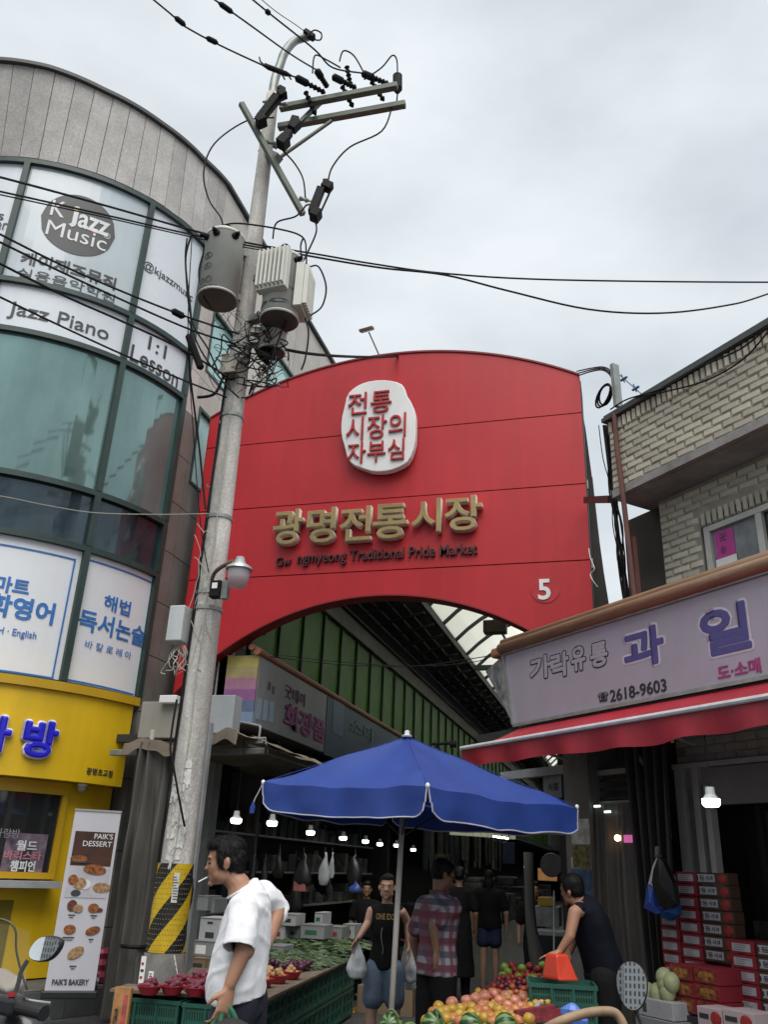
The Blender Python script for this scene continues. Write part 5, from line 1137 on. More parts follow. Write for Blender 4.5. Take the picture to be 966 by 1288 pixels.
# lower wall set back
YW = .72
FB(-6.15, YW+.03, 2.9, -5.62, YW+.4, 5.5, 'wall_core', mort); FB(-5.62, YW+.03, 2.9, -1.2, YW+.4, 4.28, 'wall_core', mort); FB(-5.62, YW+.03, 5.12, -1.2, YW+.4, 5.5, 'wall_core', mort)
WX0 = -5.58; WZ0, WZ1 = 4.3, 5.0
r_ = 0; z = 3.9
while z < 5.42:
    x = -6.15+(BLn/2 if r_ % 2 else 0)
    if r_ % 2: place(bmh, -6.15, YW+.03, z)
    while x < -2:
        inw = z+BH > WZ0-.04 and z < WZ1+.17
        if inw and x+BLn > WX0-.04:
            if x < WX0-.1: rbrick(x, YW+.03, z, max(.04, WX0-.05-x), BH-.008)
        elif x < -4.2 and cnt < 300: place(bm1, x, YW+.03, z)
        else: rbrick(x, YW+.03, z, BLn-.012, BH-.008)
        x += BLn
    z += BH; r_ += 1
x = WX0-.03
while x < -2:
    if x < -4.1 and cnt < 300: place(bms, x, YW+.03, WZ1+.012, 'soldier_brick')
    else: rbrick(x, YW+.03, WZ1+.012, .065, .15)
    x += .075
o = rest.build('bricks', brick, bb); o['kind'] = 'stuff'
print('bricks', cnt)
wfm = mat('window_white_frame', (.5, .5, .47), .5, var=.1, scale=3, dirt=.2)
wi = MB(MR); wi.box(WX0, YW+.02, WZ0, WX0+.07, YW+.1, WZ1).box(WX0+.0701, YW+.02, WZ1-.06, -2, YW+.1, WZ1).box(WX0+.62, YW+.025, WZ0, WX0+.69, YW+.09, WZ1-.061).box(WX0+.0701, YW+.02, WZ0, -2, YW+.1, WZ0+.05)
win = wi.build('window', wfm, bb)
FB(WX0+.07, YW+.06, WZ0+.05, WX0+.62, YW+.07, WZ1-.06, 'pane', mat('mesh_glass', (.2, .21, .22), .4, var=.3, scale=6), win); FB(WX0+.69, YW+.07, WZ0+.05, -2, YW+.08, WZ1-.06, 'pane', mat('black_glass', (.02, .022, .024), .05), win)
SWn = surfN(C0-YW-.055)
wpst = FB(-1, 0, 0, -.99, .001, .001, 'x', wp) ; bpy.data.objects.remove(wpst)
pk = patch(bb, 'pink_poster', SWn, 901, 666, 925, 704, mat('magenta_paper', (.5, .05, .3), .6), .0, .002, 1); letters('卍', SWn, (906, 675), (914, 676), 10, ink, pk, off=.02, depth=.001, lift=.004); letters('승', SWn, (907, 691), (914, 692), 10, ink, pk, off=.01, depth=.001, lift=.004)
patch(bb, 'white_paper', SWn, 903, 700, 930, 730, wp, .006, .002, 1)
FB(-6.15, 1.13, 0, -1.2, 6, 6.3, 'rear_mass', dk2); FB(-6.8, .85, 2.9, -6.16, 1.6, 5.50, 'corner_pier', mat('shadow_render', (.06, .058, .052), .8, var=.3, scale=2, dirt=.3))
# pipes and cables at the corner
rp_ = mat('rust_pipe', (.13, .05, .04), .6, var=.2, scale=5)
pipeA = [onN(773, 520, C0-.25), onN(776, 560, C0-.25), onN(786, 640, C0-.25), onN(800, 765, C0-.25)]
MB().tube(pipeA, .028, 8).build('downpipe', rp_, bb); MB().tube([onN(798, 676, C0-.5), onN(806, 765, C0-.5)], .03, 8).build('downpipe', rp_, bb)
cbn = MB()
for k in range(16):
    x = 759+random.uniform(-3, 6); p = []
    for j in range(7): y = 535+j*42; p.append(onN(x+j*5.2+random.uniform(-4, 4), y, C0-.35-random.uniform(0, .15)))
    cbn.tube(smooth_path(p, 4), random.choice([.006, .008, .011]), 5)
cbn.build('corner_cables', blk, bb)['kind'] = 'stuff'
MB().bar(onN(737, 629, C0-1.4), onN(768, 628, C0-.6), .06, .09).build('tie_bracket', mat('bracket_brown', (.07, .045, .035), .6), bb)
cv = onN(740, 700, C0-1.5)
# channel post with cable coil on the roof corner, aerial
ch = thing('channel_post', 'perforated steel channel post with coiled cable at the roof corner', 'post', tuple(onN(776, 512, C0-.5)))
pA, pB = onN(778, 512, C0-.5), onN(773, 459, C0-.5); MB().bar(pA, pB, .1, .05).build('channel', steel, ch)
for k in range(4): q = pA.lerp(pB, .1+.2*k)+NV*.03; MB().bar(q, q+V((0, 0, .04)), .02, .01).build('slot_hole', wp, ch)
for k in range(3):
    cc_ = onN(762, 497+k, C0-.5); MB().tube([cc_+(-EV)*(.11*math.cos(a*.4)*(1+.1*k))+V((0, 0, .13*math.sin(a*.4+k*.2)))+NV*(.02*k) for a in range(17)], .012, 5).build('cable_coil', blk, ch)
for k in range(3): cable('black cable arching from the gate corner to the channel post, %s of three' % ORD[k], [onY(726, 467+k*3, GY+.2), onN(745, 463+k*2, C0-1), onN(760, 462+k*2, C0-.7), onN(770, 470+k*3, C0-.5), onN(773, 500, C0-.5)], .01)
ae = thing('rooftop_aerial', 'thin blue tinted aerial sticking out behind the brick parapet', 'antenna', tuple(onN(803, 490, C0-1.2)))
MB().tube([onN(778, 470, C0-1.2), onN(808, 496, C0-1.2)], .008, 5).build('boom', mat('aerial_blue', (.08, .16, .3), .4), ae)
for x, y in ((784, 475), (799, 487)): MB().bar(onN(x-3, y+4, C0-1.2), onN(x+5, y-1, C0-1.2), .03, .02).build('clamp', MATS['aerial_blue'], ae); MB().bar(onN(x-2, y-4, C0-1.2), onN(x+2, y+6, C0-1.2), .012, .012).build('element', MATS['aerial_blue'], ae)
for k, pts in enumerate([[(966, 412), (930, 440), (880, 462), (835, 488), (790, 502), (768, 515)], [(966, 418), (935, 452), (890, 478), (840, 492), (800, 500)]]):
    cable('black cable sagging across the brick parapet, %s one' % ('upper', 'lower')[k], [onN(x, y, C0-.22) for x, y in pts], .009)
# neighbour sliver seen in the gap
single(MB(MR).box(-7.1, 2.5, 0, -6.52, 6, 5.4), 'rear_brick_wall', mat('rear_brick', (.26, .25, .2), .7, var=.2, scale=3, dirt=.4), 'narrow old wall behind the brick building in the gap by the gate', 'wall')

# ---- signboard, awning roller, awning
SS = surfN(C0)
sg = thing('fruit_signboard', 'long lilac grey shop signboard with hangul and phone number above the red awning', 'signboard', tuple(FL(-6, 0, 3.2)), RZ)
ZS0, ZS1 = 3.19, 4.02
lil = mat('lilac_lightbox', (.33, .305, .37), .35, var=.06, scale=1.2, dirt=.1, coat=.2)
xs0 = -7.87
MB(MR).add([(xs0, 0, ZS0), (-1.5, 0, ZS0), (-1.5, 0, ZS1), (xs0-.17, 0, ZS1), (xs0, .22, ZS0), (-1.5, .22, ZS0), (-1.5, .22, ZS1), (xs0-.17, .22, ZS1)], [(0, 1, 2, 3), (7, 6, 5, 4), (0, 4, 5, 1), (1, 5, 6, 2), (2, 6, 7, 3), (3, 7, 4, 0)]).build('lightbox', lil, sg)
MB(MR).bar((xs0, -.01, ZS0-.012), (-1.5, -.01, ZS0-.012), .03, .035).build('frame_rail', steel, sg); MB(MR).bar((xs0-.17, -.01, ZS1+.01), (-1.5, -.01, ZS1+.01), .03, .03).build('frame_rail', steel, sg); MB(MR).bar((xs0-.01, -.012, ZS0), (xs0-.18, -.012, ZS1), .03, .03, (0, 1, 0)).build('frame_rail', steel, sg)
spn = onN(612, 828, C0-.3); side_m = mat('floral_end_panel', (.42, .43, .45), .45, var=.6, scale=9)
pA_, pB_, pC_, pD_ = FL(xs0-.015, 0, ZS0), FL(xs0-.19, 0, ZS1), onN(612, 830, C0-.34), onN(650, 912, C0-.22)
pC_.z = ZS1; pD_.z = ZS0; f = MB(); off_ = V((.0, .0, 0))+EV*.02
f.add([pA_, pB_, pC_, pD_, pA_+off_, pB_+off_, pC_+off_, pD_+off_], [(0, 1, 2, 3), (7, 6, 5, 4), (0, 4, 5, 1), (1, 5, 6, 2), (2, 6, 7, 3), (3, 7, 4, 0)]); f.build('end_panel', side_m, sg)
wood = mat('wood_tone_roller', (.27, .165, .10), .5, var=.2, scale=3, stretch=(1, 12, 12), dirt=.2)
MB(MR).tube([(xs0-.2, -.03, ZS1+.075), (-1.5, -.03, ZS1+.075)], .062, 14).build('awning_roller', wood, sg, smooth=True); MB(MR).tube([(xs0-.23, .03, ZS1+.15), (-1.5, .03, ZS1+.15)], .055, 14).build('awning_roller', wood, sg, smooth=True)
pt = onN(604, 829, C0-.1); MB(MR).box(xs0-.42, -.03, ZS1-.0, xs0-.21, .12, ZS1+.12).build('roller_cap', rc_, sg, bevel=.03)
pur = mat('sign_purple', (.07, .06, .22), .45); pale = mat('sign_pale_outline', (.5, .47, .55), .45); kk = mat('sign_black_print', (.012, .012, .014), .45); mg = mat('sign_magenta', (.3, .03, .16), .45)
for ch_, a, b, h in (('가', (666, 842), (694, 838), 32), ('락', (692, 839), (717, 834), 34), ('유', (718, 830), (738, 827), 34), ('통', (742, 826), (766, 821), 34)):
    bold_letters(ch_, SS, a, b, h, .023, kk, sg, th=.002, lift=.002); bold_letters(ch_, SS, a, b, h, .011, lil, sg, th=.002, lift=.005, slim=.012)
for ch_, a, b, h in (('과', (784, 818), (837, 810), 52), ('일', (881, 798), (945, 786), 64)):
    bold_letters(ch_, SS, (a[0]-2, a[1]), (b[0]+2, b[1]), h+4, .038, pale, sg, th=.002, lift=.002); bold_letters(ch_, SS, a, b, h, .019, pur, sg, th=.001, lift=.005, slim=.008)
letters('☎', SS, (753, 878), (766, 875), 12, kk, sg, depth=.004, lift=.002); letters('2618-9603', SS, (768, 875), (839, 862), 16, kk, sg, off=.012, depth=.004, lift=.002)
letters('도·소매', SS, (903, 845), (958, 838), 19, mg, sg, off=.03, depth=.004, lift=.002)
# awning
awr = mat('awning_red_vinyl', (.33, .008, .022), .5, var=.15, scale=1.2, dirt=.2, streak=.12)
aw = thing('red_awning', 'sagging crimson vinyl awning with a white front bar below the lilac signboard', 'awning', tuple(FL(-6, -1, 2.6)), RZ)
AX0b, AX0f, AXR, AYF, AZF = -7.8, -7.42, -1.5, -1.0, 2.79
def awp(u, v):
    xb = AX0b+(AXR-AX0b)*u; xf = AX0f+(AXR-AX0f)*u; return FL(xb+(xf-xb)*v, .0+(AYF)*v, 3.135+(AZF-3.135)*v-.03*math.sin(math.pi*v)+.012*math.sin(u*38)*math.sin(math.pi*v))
MB().grid(awp, 60, 12).build('fabric', awr, aw, smooth=True)
def val(u, v): x = AX0f+(AXR-AX0f)*u; return FL(x, AYF-.005+.03*math.sin(u*60)*v, AZF-.02-v*(.175+.010*math.sin(u*17+1)+.008*math.sin(u*47)-.05*math.exp(-u*16)))
MB().grid(val, 90, 5).build('valance', awr, aw, smooth=True)
MB(MR).tube([(AX0f, AYF-.015, AZF), (AXR, AYF-.015, AZF)], .022, 8).build('front_bar', mat('awning_bar_white', (.55, .55, .56), .4), aw)
sd_ = MB(); sd_.grid(lambda u, v: awp(0, u).lerp(FL(AX0f, AYF, AZF-.19), v*.0)+V((0, 0, -.17*v*u)), 8, 3); sd_.build('side_flap', awr, aw, smooth=True)
for x in (-7.1, -5.4, -3.6): MB(MR).tube([(x, .1, 2.75), (x, -.5, 2.85), (x, AYF, AZF-.03)], .018, 6).build('folding_arm', post, aw)
for i, (x, y) in enumerate([(657, 948), (713, 940), (744, 934), (780, 930), (848, 925)]):
    p = onN(x, y, C0+.98); o = single(MB().bar(p+V((0, 0, .04)), p-V((0, 0, .05))+EV*.02, .018, .014), 'clothes_peg', (mat('peg_yellow', (.4, .36, .1), .5), pw)[i % 2], '%s peg clipped under the red awning, %s from the left' % (('yellow', 'pale')[i % 2], ORD[i]), 'peg', 'pegs clipped under the awning')

# ---- shop front below the awning
st = thing('fruit_shop_front', 'dim fruit shop front under the red awning with column, plastic curtain and window frames', 'shop front', tuple(FL(-5.5, .5, 0)), RZ)
def FS(x0, y0, z0, x1, y1, z1, name, m_, par=st, **k): return MB(MR).box(x0, y0, z0, x1, y1, z1).build(name, m_, par, **k)
colm = mat('plastered_column', (.21, .205, .195), .8, var=.2, scale=3, dirt=.4)
def xN(px, py, y): return -onN(px, py, C0-y).dot(EV)
yc_ = .32
x0_, x1_ = xN(714, 1100, yc_), xN(746, 1100, yc_)
FS(x0_, yc_, 0, x1_, yc_+.4, 3.2, 'column', colm)
SCl = surfN(C0-yc_+.002)
for q, m_ in (((719, 1030, 742, 1062), papr), ((721, 1063, 741, 1092), mat('yellow_black_sticker', (.2, .17, .06), .7, var=.6, scale=30)), ((720, 1094, 746, 1150), mat('faded_blue_poster', (.05, .1, .2), .6, var=.5, scale=12)), ((719, 1078, 730, 1092), papr)): patch(st, 'pasted_notice', SCl, *q, m_, 0, .003, 1)
# shutter frame left, dark door recess, upper transom
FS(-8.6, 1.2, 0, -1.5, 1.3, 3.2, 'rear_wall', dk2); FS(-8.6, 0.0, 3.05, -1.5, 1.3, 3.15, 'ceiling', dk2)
gx0, gx1 = xN(748, 1000, .45), xN(826, 1000, .45)
trn = MB(MR); trn.box(gx0, .45, 2.62, gx1, .5, 2.67).box(gx0, .45, 2.32, gx1, .5, 2.36); trn.build('transom_rail', post, st)
for k in range(3): FS(gx0+.02, .47, 2.38+k*.085, gx1, .48, 2.4+k*.085, 'grille_bar', dark)
ctn = mat('brown_plastic_curtain', (.13, .115, .10), .3, var=.3, scale=2, stretch=(5, 5, .4), alpha=.93)
cg = MB(); cg.grid(lambda u, v: FL(gx0+(gx1-gx0)*u, .40+.035*math.sin(u*34+.8*math.sin(v*4)+2*math.sin(u*7)), 2.33-(2.0)*v), 90, 14); cg.build('plastic_curtain', ctn, st, smooth=True)
cg = MB(); cg.grid(lambda u, v: FL(gx1-.28+.62*u*(1-.55*v)+.22*v, .30+.06*math.sin(u*30+2*v), 3.0-(2.9)*v), 70, 18); cg.build('side_curtain', mat('dark_side_curtain', (.05, .046, .042), .5, var=.3, scale=2, stretch=(5, 5, .4)), st, smooth=True)
FS(gx0, .44, .02, gx1, .5, .34, 'kick_plate', gcn); FS(gx0+.55, .425, .5, gx0+.8, .435, .56, 'door_label', papr)
# lamp reflection on the curtain, added as small glowing warm and pink pieces
q = onN(777, 1054, C0-.36); lw = thing('lamp_reflection', 'warm round lamp reflection glowing on the brown plastic curtain beside a pink one', 'lamp', tuple(q))
MB().ell(q, .03, .03, .03).build('glow', mat('warm_glow', (1, .7, .4), .4, var=0, emit=(1, .62, .35), es=6), lw, smooth=True)
q2 = onN(790, 1055, C0-.36); MB(Matrix.Translation(q2) @ Matrix.Rotation(RZ, 4, 'Z')).box(-.055, 0, -.035, .055, .01, .035).build('pink_reflection', mat('pink_glow', (.5, .15, .35), .4, var=0, emit=(.6, .12, .35), es=.55), lw)
for x, y in ((751, 1014), (764, 1021)):
    q = onN(x, y, C0-.36); o = single(MB(Matrix.Translation(q) @ Matrix.Rotation(RZ, 4, 'Z')).box(-.045, 0, -.01, .045, .01, .01), 'strip_lamp', mat('strip_glow', (.8, .9, .85), .4, var=0, emit=(.8, 1, .9), es=1.5), 'thin white strip lamp glowing at the top of the curtain, %s one' % ('left', 'right')[x > 760], 'lamp')
# brick infill, white frames, lintel
x2, x3 = xN(846, 950, .5), -1.5
FS(x2, .56, 2.45, x3, .7, 3.1, 'wall_core', mort); rb = MB(MR); zz = 2.66; r_ = 0
while zz < 3.05:
    x = x2+(BLn/2 if r_ % 2 else 0)
    while x < x3-BLn: rb.add([(x, .56, zz), (x+BLn-.012, .56, zz), (x+BLn-.012, .56, zz+.07), (x, .56, zz+.07), (x+.02, .54, zz+.014), (x+BLn-.02, .55, zz+.014), (x+BLn-.02, .55, zz+.065), (x+.02, .54, zz+.065)], [(4, 5, 6, 7), (0, 1, 5, 4), (1, 2, 6, 5), (2, 3, 7, 6), (3, 0, 4, 7)]); x += BLn
    zz += BH; r_ += 1
rb.build('bricks', brick, st)['kind'] = 'stuff'
FS(x2, .5, 0, x2+.1, .62, 2.66, 'white_frame', pw); xf = xN(872, 1000, .5); FS(x2+.1, .55, 0, xf, .6, 2.45, 'white_panel', colm); FS(xf, .5, 0, xf+.07, .58, 2.66, 'white_frame', pw); FS(xf+.13, .5, 0, xf+.19, .58, 2.45, 'white_frame', wfm)
FS(xf+.2, .5, 2.28, x3, .58, 2.6, 'lintel', mat('lintel_cream', (.27, .26, .25), .7, var=.1, scale=2, dirt=.25)); FS(x2, .48, 2.61, x3, .6, 2.655, 'ledge', wfm)
FS(x2-.06, .3, 2.0, x2+.0, .4, 2.12, 'switch_box', wfm); MB(MR).tube([(x2-.25, .3, 3.0), (x2-.25, .3, 2.75), (x2-.12, .3, 2.6), (x2-.12, .3, 2.35)], .02, 8).build('drain_elbow', post, st)
FS(xf+.2, .9, 0, x3, .95, 2.3, 'dark_glass_front', mat('black_glass', (.02, .022, .024), .05)); FS(xf+.3, .75, .95, x3, .85, 1.35, 'shelf_goods', mat('shelf_goods', (.08, .075, .06), .7, var=.6, scale=9))
# small vertical sign and wall bracket at left of column
vs = thing('small_vertical_sign', 'small white vertical sign with two hangul beside the store column', 'sign', tuple(onN(697, 990, C0-1.0)))
SV = surfN(C0-1.0); patch(vs, 'board', SV, 685, 965, 708, 1004, gcn, 0, .02, 1); letters('시흥', SV, (691, 990), (705, 990), 10, kk, vs, off=.02, depth=.002, lift=.022)
q = onN(698, 972, C0-.97); MB().ell(q, .02, .02, .02).build('emblem_print', rp, vs)
single(MB(MR).box(-9.4, .9, 2.75, -7.9, 1.0, 2.85), 'steel_beam', post, 'thin steel beam left of the store column under the awning', 'beam')
# hung plastic bags bundle
hb = thing('bag_bundle', 'bundle of white, blue and black plastic bags hanging from a hook by the cartons', 'bags', tuple(onN(827, 1150, C0+.12)))
def tri(pts, m_, name, d):
    P_ = [onN(x, y, C0+.12+d) for x, y in pts]; c = sum(P_, V((0, 0, 0)))/len(P_); f = MB(); n = len(P_); back = NV*-.05
    f.add([c+NV*.035]+P_+[q+back for q in P_], [(0, 1+k, 1+(k+1) % n) for k in range(n)]+[(1+k, 1+n+k, 1+n+(k+1) % n, 1+(k+1) % n) for k in range(n)]); f.build(name, m_, hb, smooth=False)
tri([(827, 1076), (821, 1090), (816, 1110), (811, 1140), (830, 1145), (833, 1110)], wp, 'white_bag', 0); tri([(815, 1112), (822, 1118), (824, 1140), (832, 1148), (826, 1150), (810, 1142)], mat('bright_blue_bag', (.04, .1, .5), .35), 'blue_bag', .06)
tri([(828, 1077), (834, 1084), (846, 1110), (851, 1136), (843, 1142), (830, 1141), (820, 1110), (822, 1095)], bgk, 'black_bag', .09); tri([(833, 1138), (850, 1134), (853, 1150), (842, 1158), (831, 1154)], mat('teal_blue_bag', (.01, .06, .2), .35), 'blue_bag', .04)
MB().tube([onN(827, 1066, C0+.1), onN(827, 1078, C0+.14)], .02, 6).build('hook', steel, hb)

# ================================================================ carton stacks
cred = mat('carton_red', (.26, .015, .03), .55, var=.1, scale=4, dirt=.12); cdk = mat('carton_dark', (.07, .035, .02), .6, var=.25, scale=5); clab = mat('carton_label', (.42, .42, .45), .6, var=.12, scale=9); app = mat('apple_print', (.34, .03, .025), .5, var=.5, scale=14)
def stack(x0, wd, y, zt, n, h, kind, where):
    for k in range(n):
        z1 = zt-k*h; z0 = z1-h+.004; jx = random.uniform(-.006, .006); jy = random.uniform(-.01, .01)
        t = thing('fruit_carton', 'fruit carton %s from the top %s' % (ORD[k], where), 'carton', tuple(FL(x0+wd/2, y+.15, z0)), RZ, 'fruit cartons stacked under the awning')
        MB(MR).box(x0+jx, y+jy, z0, x0+wd-.008+jx, y+(.12 if kind == 2 else .3)+jy, z1).build('box', cdk if kind == 2 else cred, t, bevel=.003)
        MB(MR).box(x0+wd*.3+jx, y+jy-.002, z0+.002, x0+wd*.55+jx, y+jy-.0005, z0+.01).build('flap_gap', kp, t)
        if kind < 2:
            MB(MR).box(x0+wd*.1+jx, y+jy-.003, z0+h*.2, x0+wd*.82+jx, y+jy-.001, z1-h*.2).build('label', clab, t)
            for r in range(3): MB(MR).box(x0+wd*.2+jx, y+jy-.0045, z0+h*(.3+.16*r), x0+wd*random.uniform(.5, .75)+jx, y+jy-.0032, z0+h*(.35+.16*r)).build('label_print', mat('label_grey_print', (.2, .2, .22), .6), t)
        elif kind == 2:
            MB(MR).box(x0+.02+jx, y+jy-.003, z0+h*.2, x0+wd*.58+jx, y+jy-.001, z1-h*.15).build('label', clab, t)
            me = text_mesh('1등', lambda p, q, w_: FL(x0+wd*.16+jx+p, y+jy-.0035-w_, (z0+z1)/2+.002+q), wd*.22, h*.42, .001, .02)
            me.transform(PW[t].inverted()); me.materials.append(kp); o = bpy.data.objects.new('lettering', me); COL.objects.link(o); o.parent = t
            me = text_mesh('사과', lambda p, q, w_: FL(x0+wd*.42+jx+p, y+jy-.0035-w_, (z0+z1)/2+.002+q), wd*.24, h*.36, .001, .02)
            me.transform(PW[t].inverted()); me.materials.append(kp); o = bpy.data.objects.new('lettering', me); COL.objects.link(o); o.parent = t
            MB(MR).ell((x0+wd*.8+jx, y+jy+.0, (z0+z1)/2), wd*.13, .006, h*.4, None, 14, 8).build('apple_print', app, t)
        else:
            MB(MR).box(x0+.015, y+jy-.003, z0+.01, x0+wd-.02, y+jy-.001, z1-.01).build('dish_print', mat('dish_print', (.22, .05, .025), .5, var=1.0, scale=26), t)
            MB(MR).ell((x0+wd*.5, y+jy, (z0+z1)/2), wd*.36, .006, h*.36, None, 16, 8).build('bowl_print', mat('bowl_print', (.3, .13, .04), .5, var=.9, scale=30), t)
xx = lambda px, py, y: xN(px, py, y)
yS = .02
xa, xb, xc, xd = xx(833, 1180, yS), xx(857, 1180, yS), xx(884, 1180, yS), xx(926, 1180, yS)
zt0 = onN(878, 1097, C0-yS).z; hh = (zt0-onN(885, 1235, C0-yS).z)/8.6
print('carton', xa, xb, xc, xd, zt0, hh)
stack(xb, xc-xb, yS, zt0, 12, hh, 0, 'in the middle column of tall red cartons'); stack(xa, xb-xa, yS, zt0-4*hh+.03, 9, hh, 1, 'in the leftmost narrow column of red cartons'); stack(xa+.1, xb-xa-.1, yS+.02, zt0-.02, 4, hh, 1, 'in the half hidden column behind the hanging bags')
stack(xc, xd-xc, yS-.0, zt0, 7, hh, 2, 'in the apple printed column of dark cartons'); stack(xc, xd-xc-.1, yS+.01, zt0-7*hh-.05, 6, hh, 0, 'in the red column below the apple printed cartons')
xe, xg = xx(920, 1200, yS-.1), xx(952, 1200, yS-.1); zt1 = onN(930, 1183, C0-yS+.1).z
stack(xe, xg-xe, yS-.1, zt1, 8, hh*1.02, 0, 'in the nearer right column of white labelled cartons'); stack(xg, .42, yS-.1, zt1, 8, hh*1.02, 2, 'in the rightmost apple printed column')
xh, xi, xj = xx(845, 1245, yS-.35), xx(874, 1245, yS-.35), xx(906, 1245, yS-.35); zt2 = onN(874, 1216, C0-yS+.35).z; h3 = (zt2-onN(874, 1277, C0-yS+.35).z)/3
stack(xh, xi-xh, yS-.35, zt2, 3, h3, 3, 'in the left dish printed pair of front cartons'); stack(xi, xj-xi, yS-.35, zt2, 3, h3, 3, 'in the right dish printed pair of front cartons')
single(MB(MR).box(xh-.02, yS-.36, 0, xj+.3, yS-.06, zt2-3*h3-.01), 'dark_plinth_crate', mat('dark_plinth', (.03, .03, .035), .7), 'dark crate carrying the dish printed front cartons', 'crate')
# melon box
mx0, mx1 = xx(803, 1262, yS-.5), xx(846, 1262, yS-.5); zm = onN(825, 1258, C0-yS+.5).z
mb_ = thing('melon_box', 'white printed carton of pale melons between the oval mirror and red cartons', 'carton', tuple(FL((mx0+mx1)/2, yS-.4, zm-.25)), RZ)
MB(MR).box(mx0, yS-.5, zm-.12, mx1, yS-.2, zm).build('box', clab, mb_, bevel=.004); MB(MR).box(mx0+.05, yS-.503, zm-.09, mx0+.09, yS-.501, zm-.03).build('print', gp, mb_)
single(MB(MR).box(mx0-.02, yS-.52, 0, mx1+.04, yS-.18, zm-.125), 'lower_melon_box', gcn, 'pale carton under the melon box', 'carton', bevel=.004)
mel = mat('pale_melon', (.42, .45, .25), .5, var=.15, scale=5)
for k, (x, y) in enumerate([(836, 1230), (845, 1236), (815, 1248), (828, 1249), (840, 1247), (838, 1238)]):
    q = onN(x, y, C0-yS+.4); single(MB().ell(q, .065, .065, .075, None, 16, 10), 'melon', mel, 'pale round melon in the white box by the oval mirror', 'melon', 'pale melons', smooth=True)
for k, (x0p, x1p, y0p) in enumerate(((878, 910, 1268), (910, 950, 1272))):
    a_, b_ = xx(x0p, 1280, yS-.6), xx(x1p, 1280, yS-.6); zt3 = onN((x0p+x1p)/2, y0p, C0-yS+.6).z
    t = thing('strawberry_carton', 'pinkish white fruit carton at the bottom edge, %s of two' % ('left', 'right')[k], 'carton', tuple(FL((a_+b_)/2, yS-.5, zt3-.3)), RZ, 'pinkish cartons at the bottom edge')
    MB(MR).box(a_, yS-.6, zt3-.3, b_-.01, yS-.38, zt3).build('box', mat('pink_white_carton', (.45, .36, .38), .6, var=.1, scale=3), t, bevel=.004); MB(MR).ell((a_+(b_-a_)*.72, yS-.6, zt3-.06), .05, .006, .045).build('apple_print', app, t); MB(MR).box(a_+.02, yS-.603, zt3-.07, a_+(b_-a_)*.45, yS-.6015, zt3-.04).build('print', kp, t)
    single(MB(MR).box(a_, yS-.6, 0, b_-.01, yS-.38, zt3-.305), 'support_carton', cdk, 'dark carton under the %s pinkish carton' % ('left', 'right')[k], 'carton')
# ================================================================ fruit display between the plaid man and the leaning man
ft = thing('fruit_table', 'sloping wooden fruit display table edged with a grey board', 'table', (-1.0, 7.2, 0))
def tz(D): return .60+(D-6.0)*.095
def fpt(px, py, D, dz=0): q = at(px, py, D); return V((q.x, q.y, tz(D)+dz))
ta, tb_, tcc, td = at(515, 1290, 6.0), at(712, 1290, 6.0), at(700, 1215, 8.2), at(618, 1215, 8.2)
for q, D in ((ta, 6), (tb_, 6), (tcc, 8.2), (td, 8.2)): q.z = tz(D)-.03
dn = V((0, 0, -.04)); MB().add([ta, tb_, tcc, td, ta+dn, tb_+dn, tcc+dn, td+dn], [(0, 1, 2, 3), (7, 6, 5, 4), (0, 4, 5, 1), (1, 5, 6, 2), (2, 6, 7, 3), (3, 7, 4, 0)]).build('top', mat('red_cloth_table', (.14, .015, .02), .7, var=.3, scale=5), ft)
MB().bar(at(668, 1286, 6.4), at(700, 1226, 7.9), .03, .07).build('edge_board', post, ft)
for q in (ta, tb_, tcc, td): MB().bar(V((q.x, q.y, 0)), V((q.x, q.y, q.z-.04)), .05, .05).build('leg', dark, ft)
def fruitmesh(name, r, col, var=.25, sc=12, flat=.9, spec=.4, rough=.4):
    f = MB(); nu, nv = 14, 9; vs = []
    for j in range(nv+1):
        ph = math.pi*j/nv
        for i in range(nu):
            a = 2*math.pi*i/nu; rr = r*(1-.22*math.exp(-(ph/.35)**2)-.12*math.exp(-((math.pi-ph)/.3)**2)); vs.append((rr*math.sin(ph)*math.cos(a), rr*math.sin(ph)*math.sin(a), rr*flat*math.cos(ph)))
    f.add(vs, [(j*nu+i, (j+1)*nu+i, (j+1)*nu+(i+1) % nu, j*nu+(i+1) % nu) for j in range(nv) for i in range(nu)]); return f.mesh(name, mat(name+'_skin', col, rough, var=var, scale=sc), True)
m_ga = fruitmesh('green_apple', .037, (.24, .38, .05)); m_ra = fruitmesh('red_apple', .036, (.3, .02, .02), .5); m_pl = fruitmesh('plum', .026, (.09, .02, .05), .5); m_np = fruitmesh('nectarine', .028, (.42, .11, .03), .5, 30); m_rp = fruitmesh('red_plum', .027, (.3, .03, .02), .4, 30); m_yp = fruitmesh('yellow_plum', .028, (.5, .28, .04), .3, 20); m_pe = fruitmesh('peach', .045, (.5, .2, .13), .35, 18); m_or = fruitmesh('korean_melon', .040, (.42, .25, .03), .3, 10, 1.1); m_op = fruitmesh('orange_peach', .042, (.45, .17, .06), .4, 14)
def put(me, p, label, cat_, grp):
    o = bpy.data.objects.new(me.name.split('.')[0], me); COL.objects.link(o); o.location = p; o.rotation_euler = (random.uniform(-.5, .5), random.uniform(-.5, .5), random.uniform(0, 6)); tag(o, label, cat_, grp)
def quadrow(a, b, n, m, D0, D1, f_):
    pass
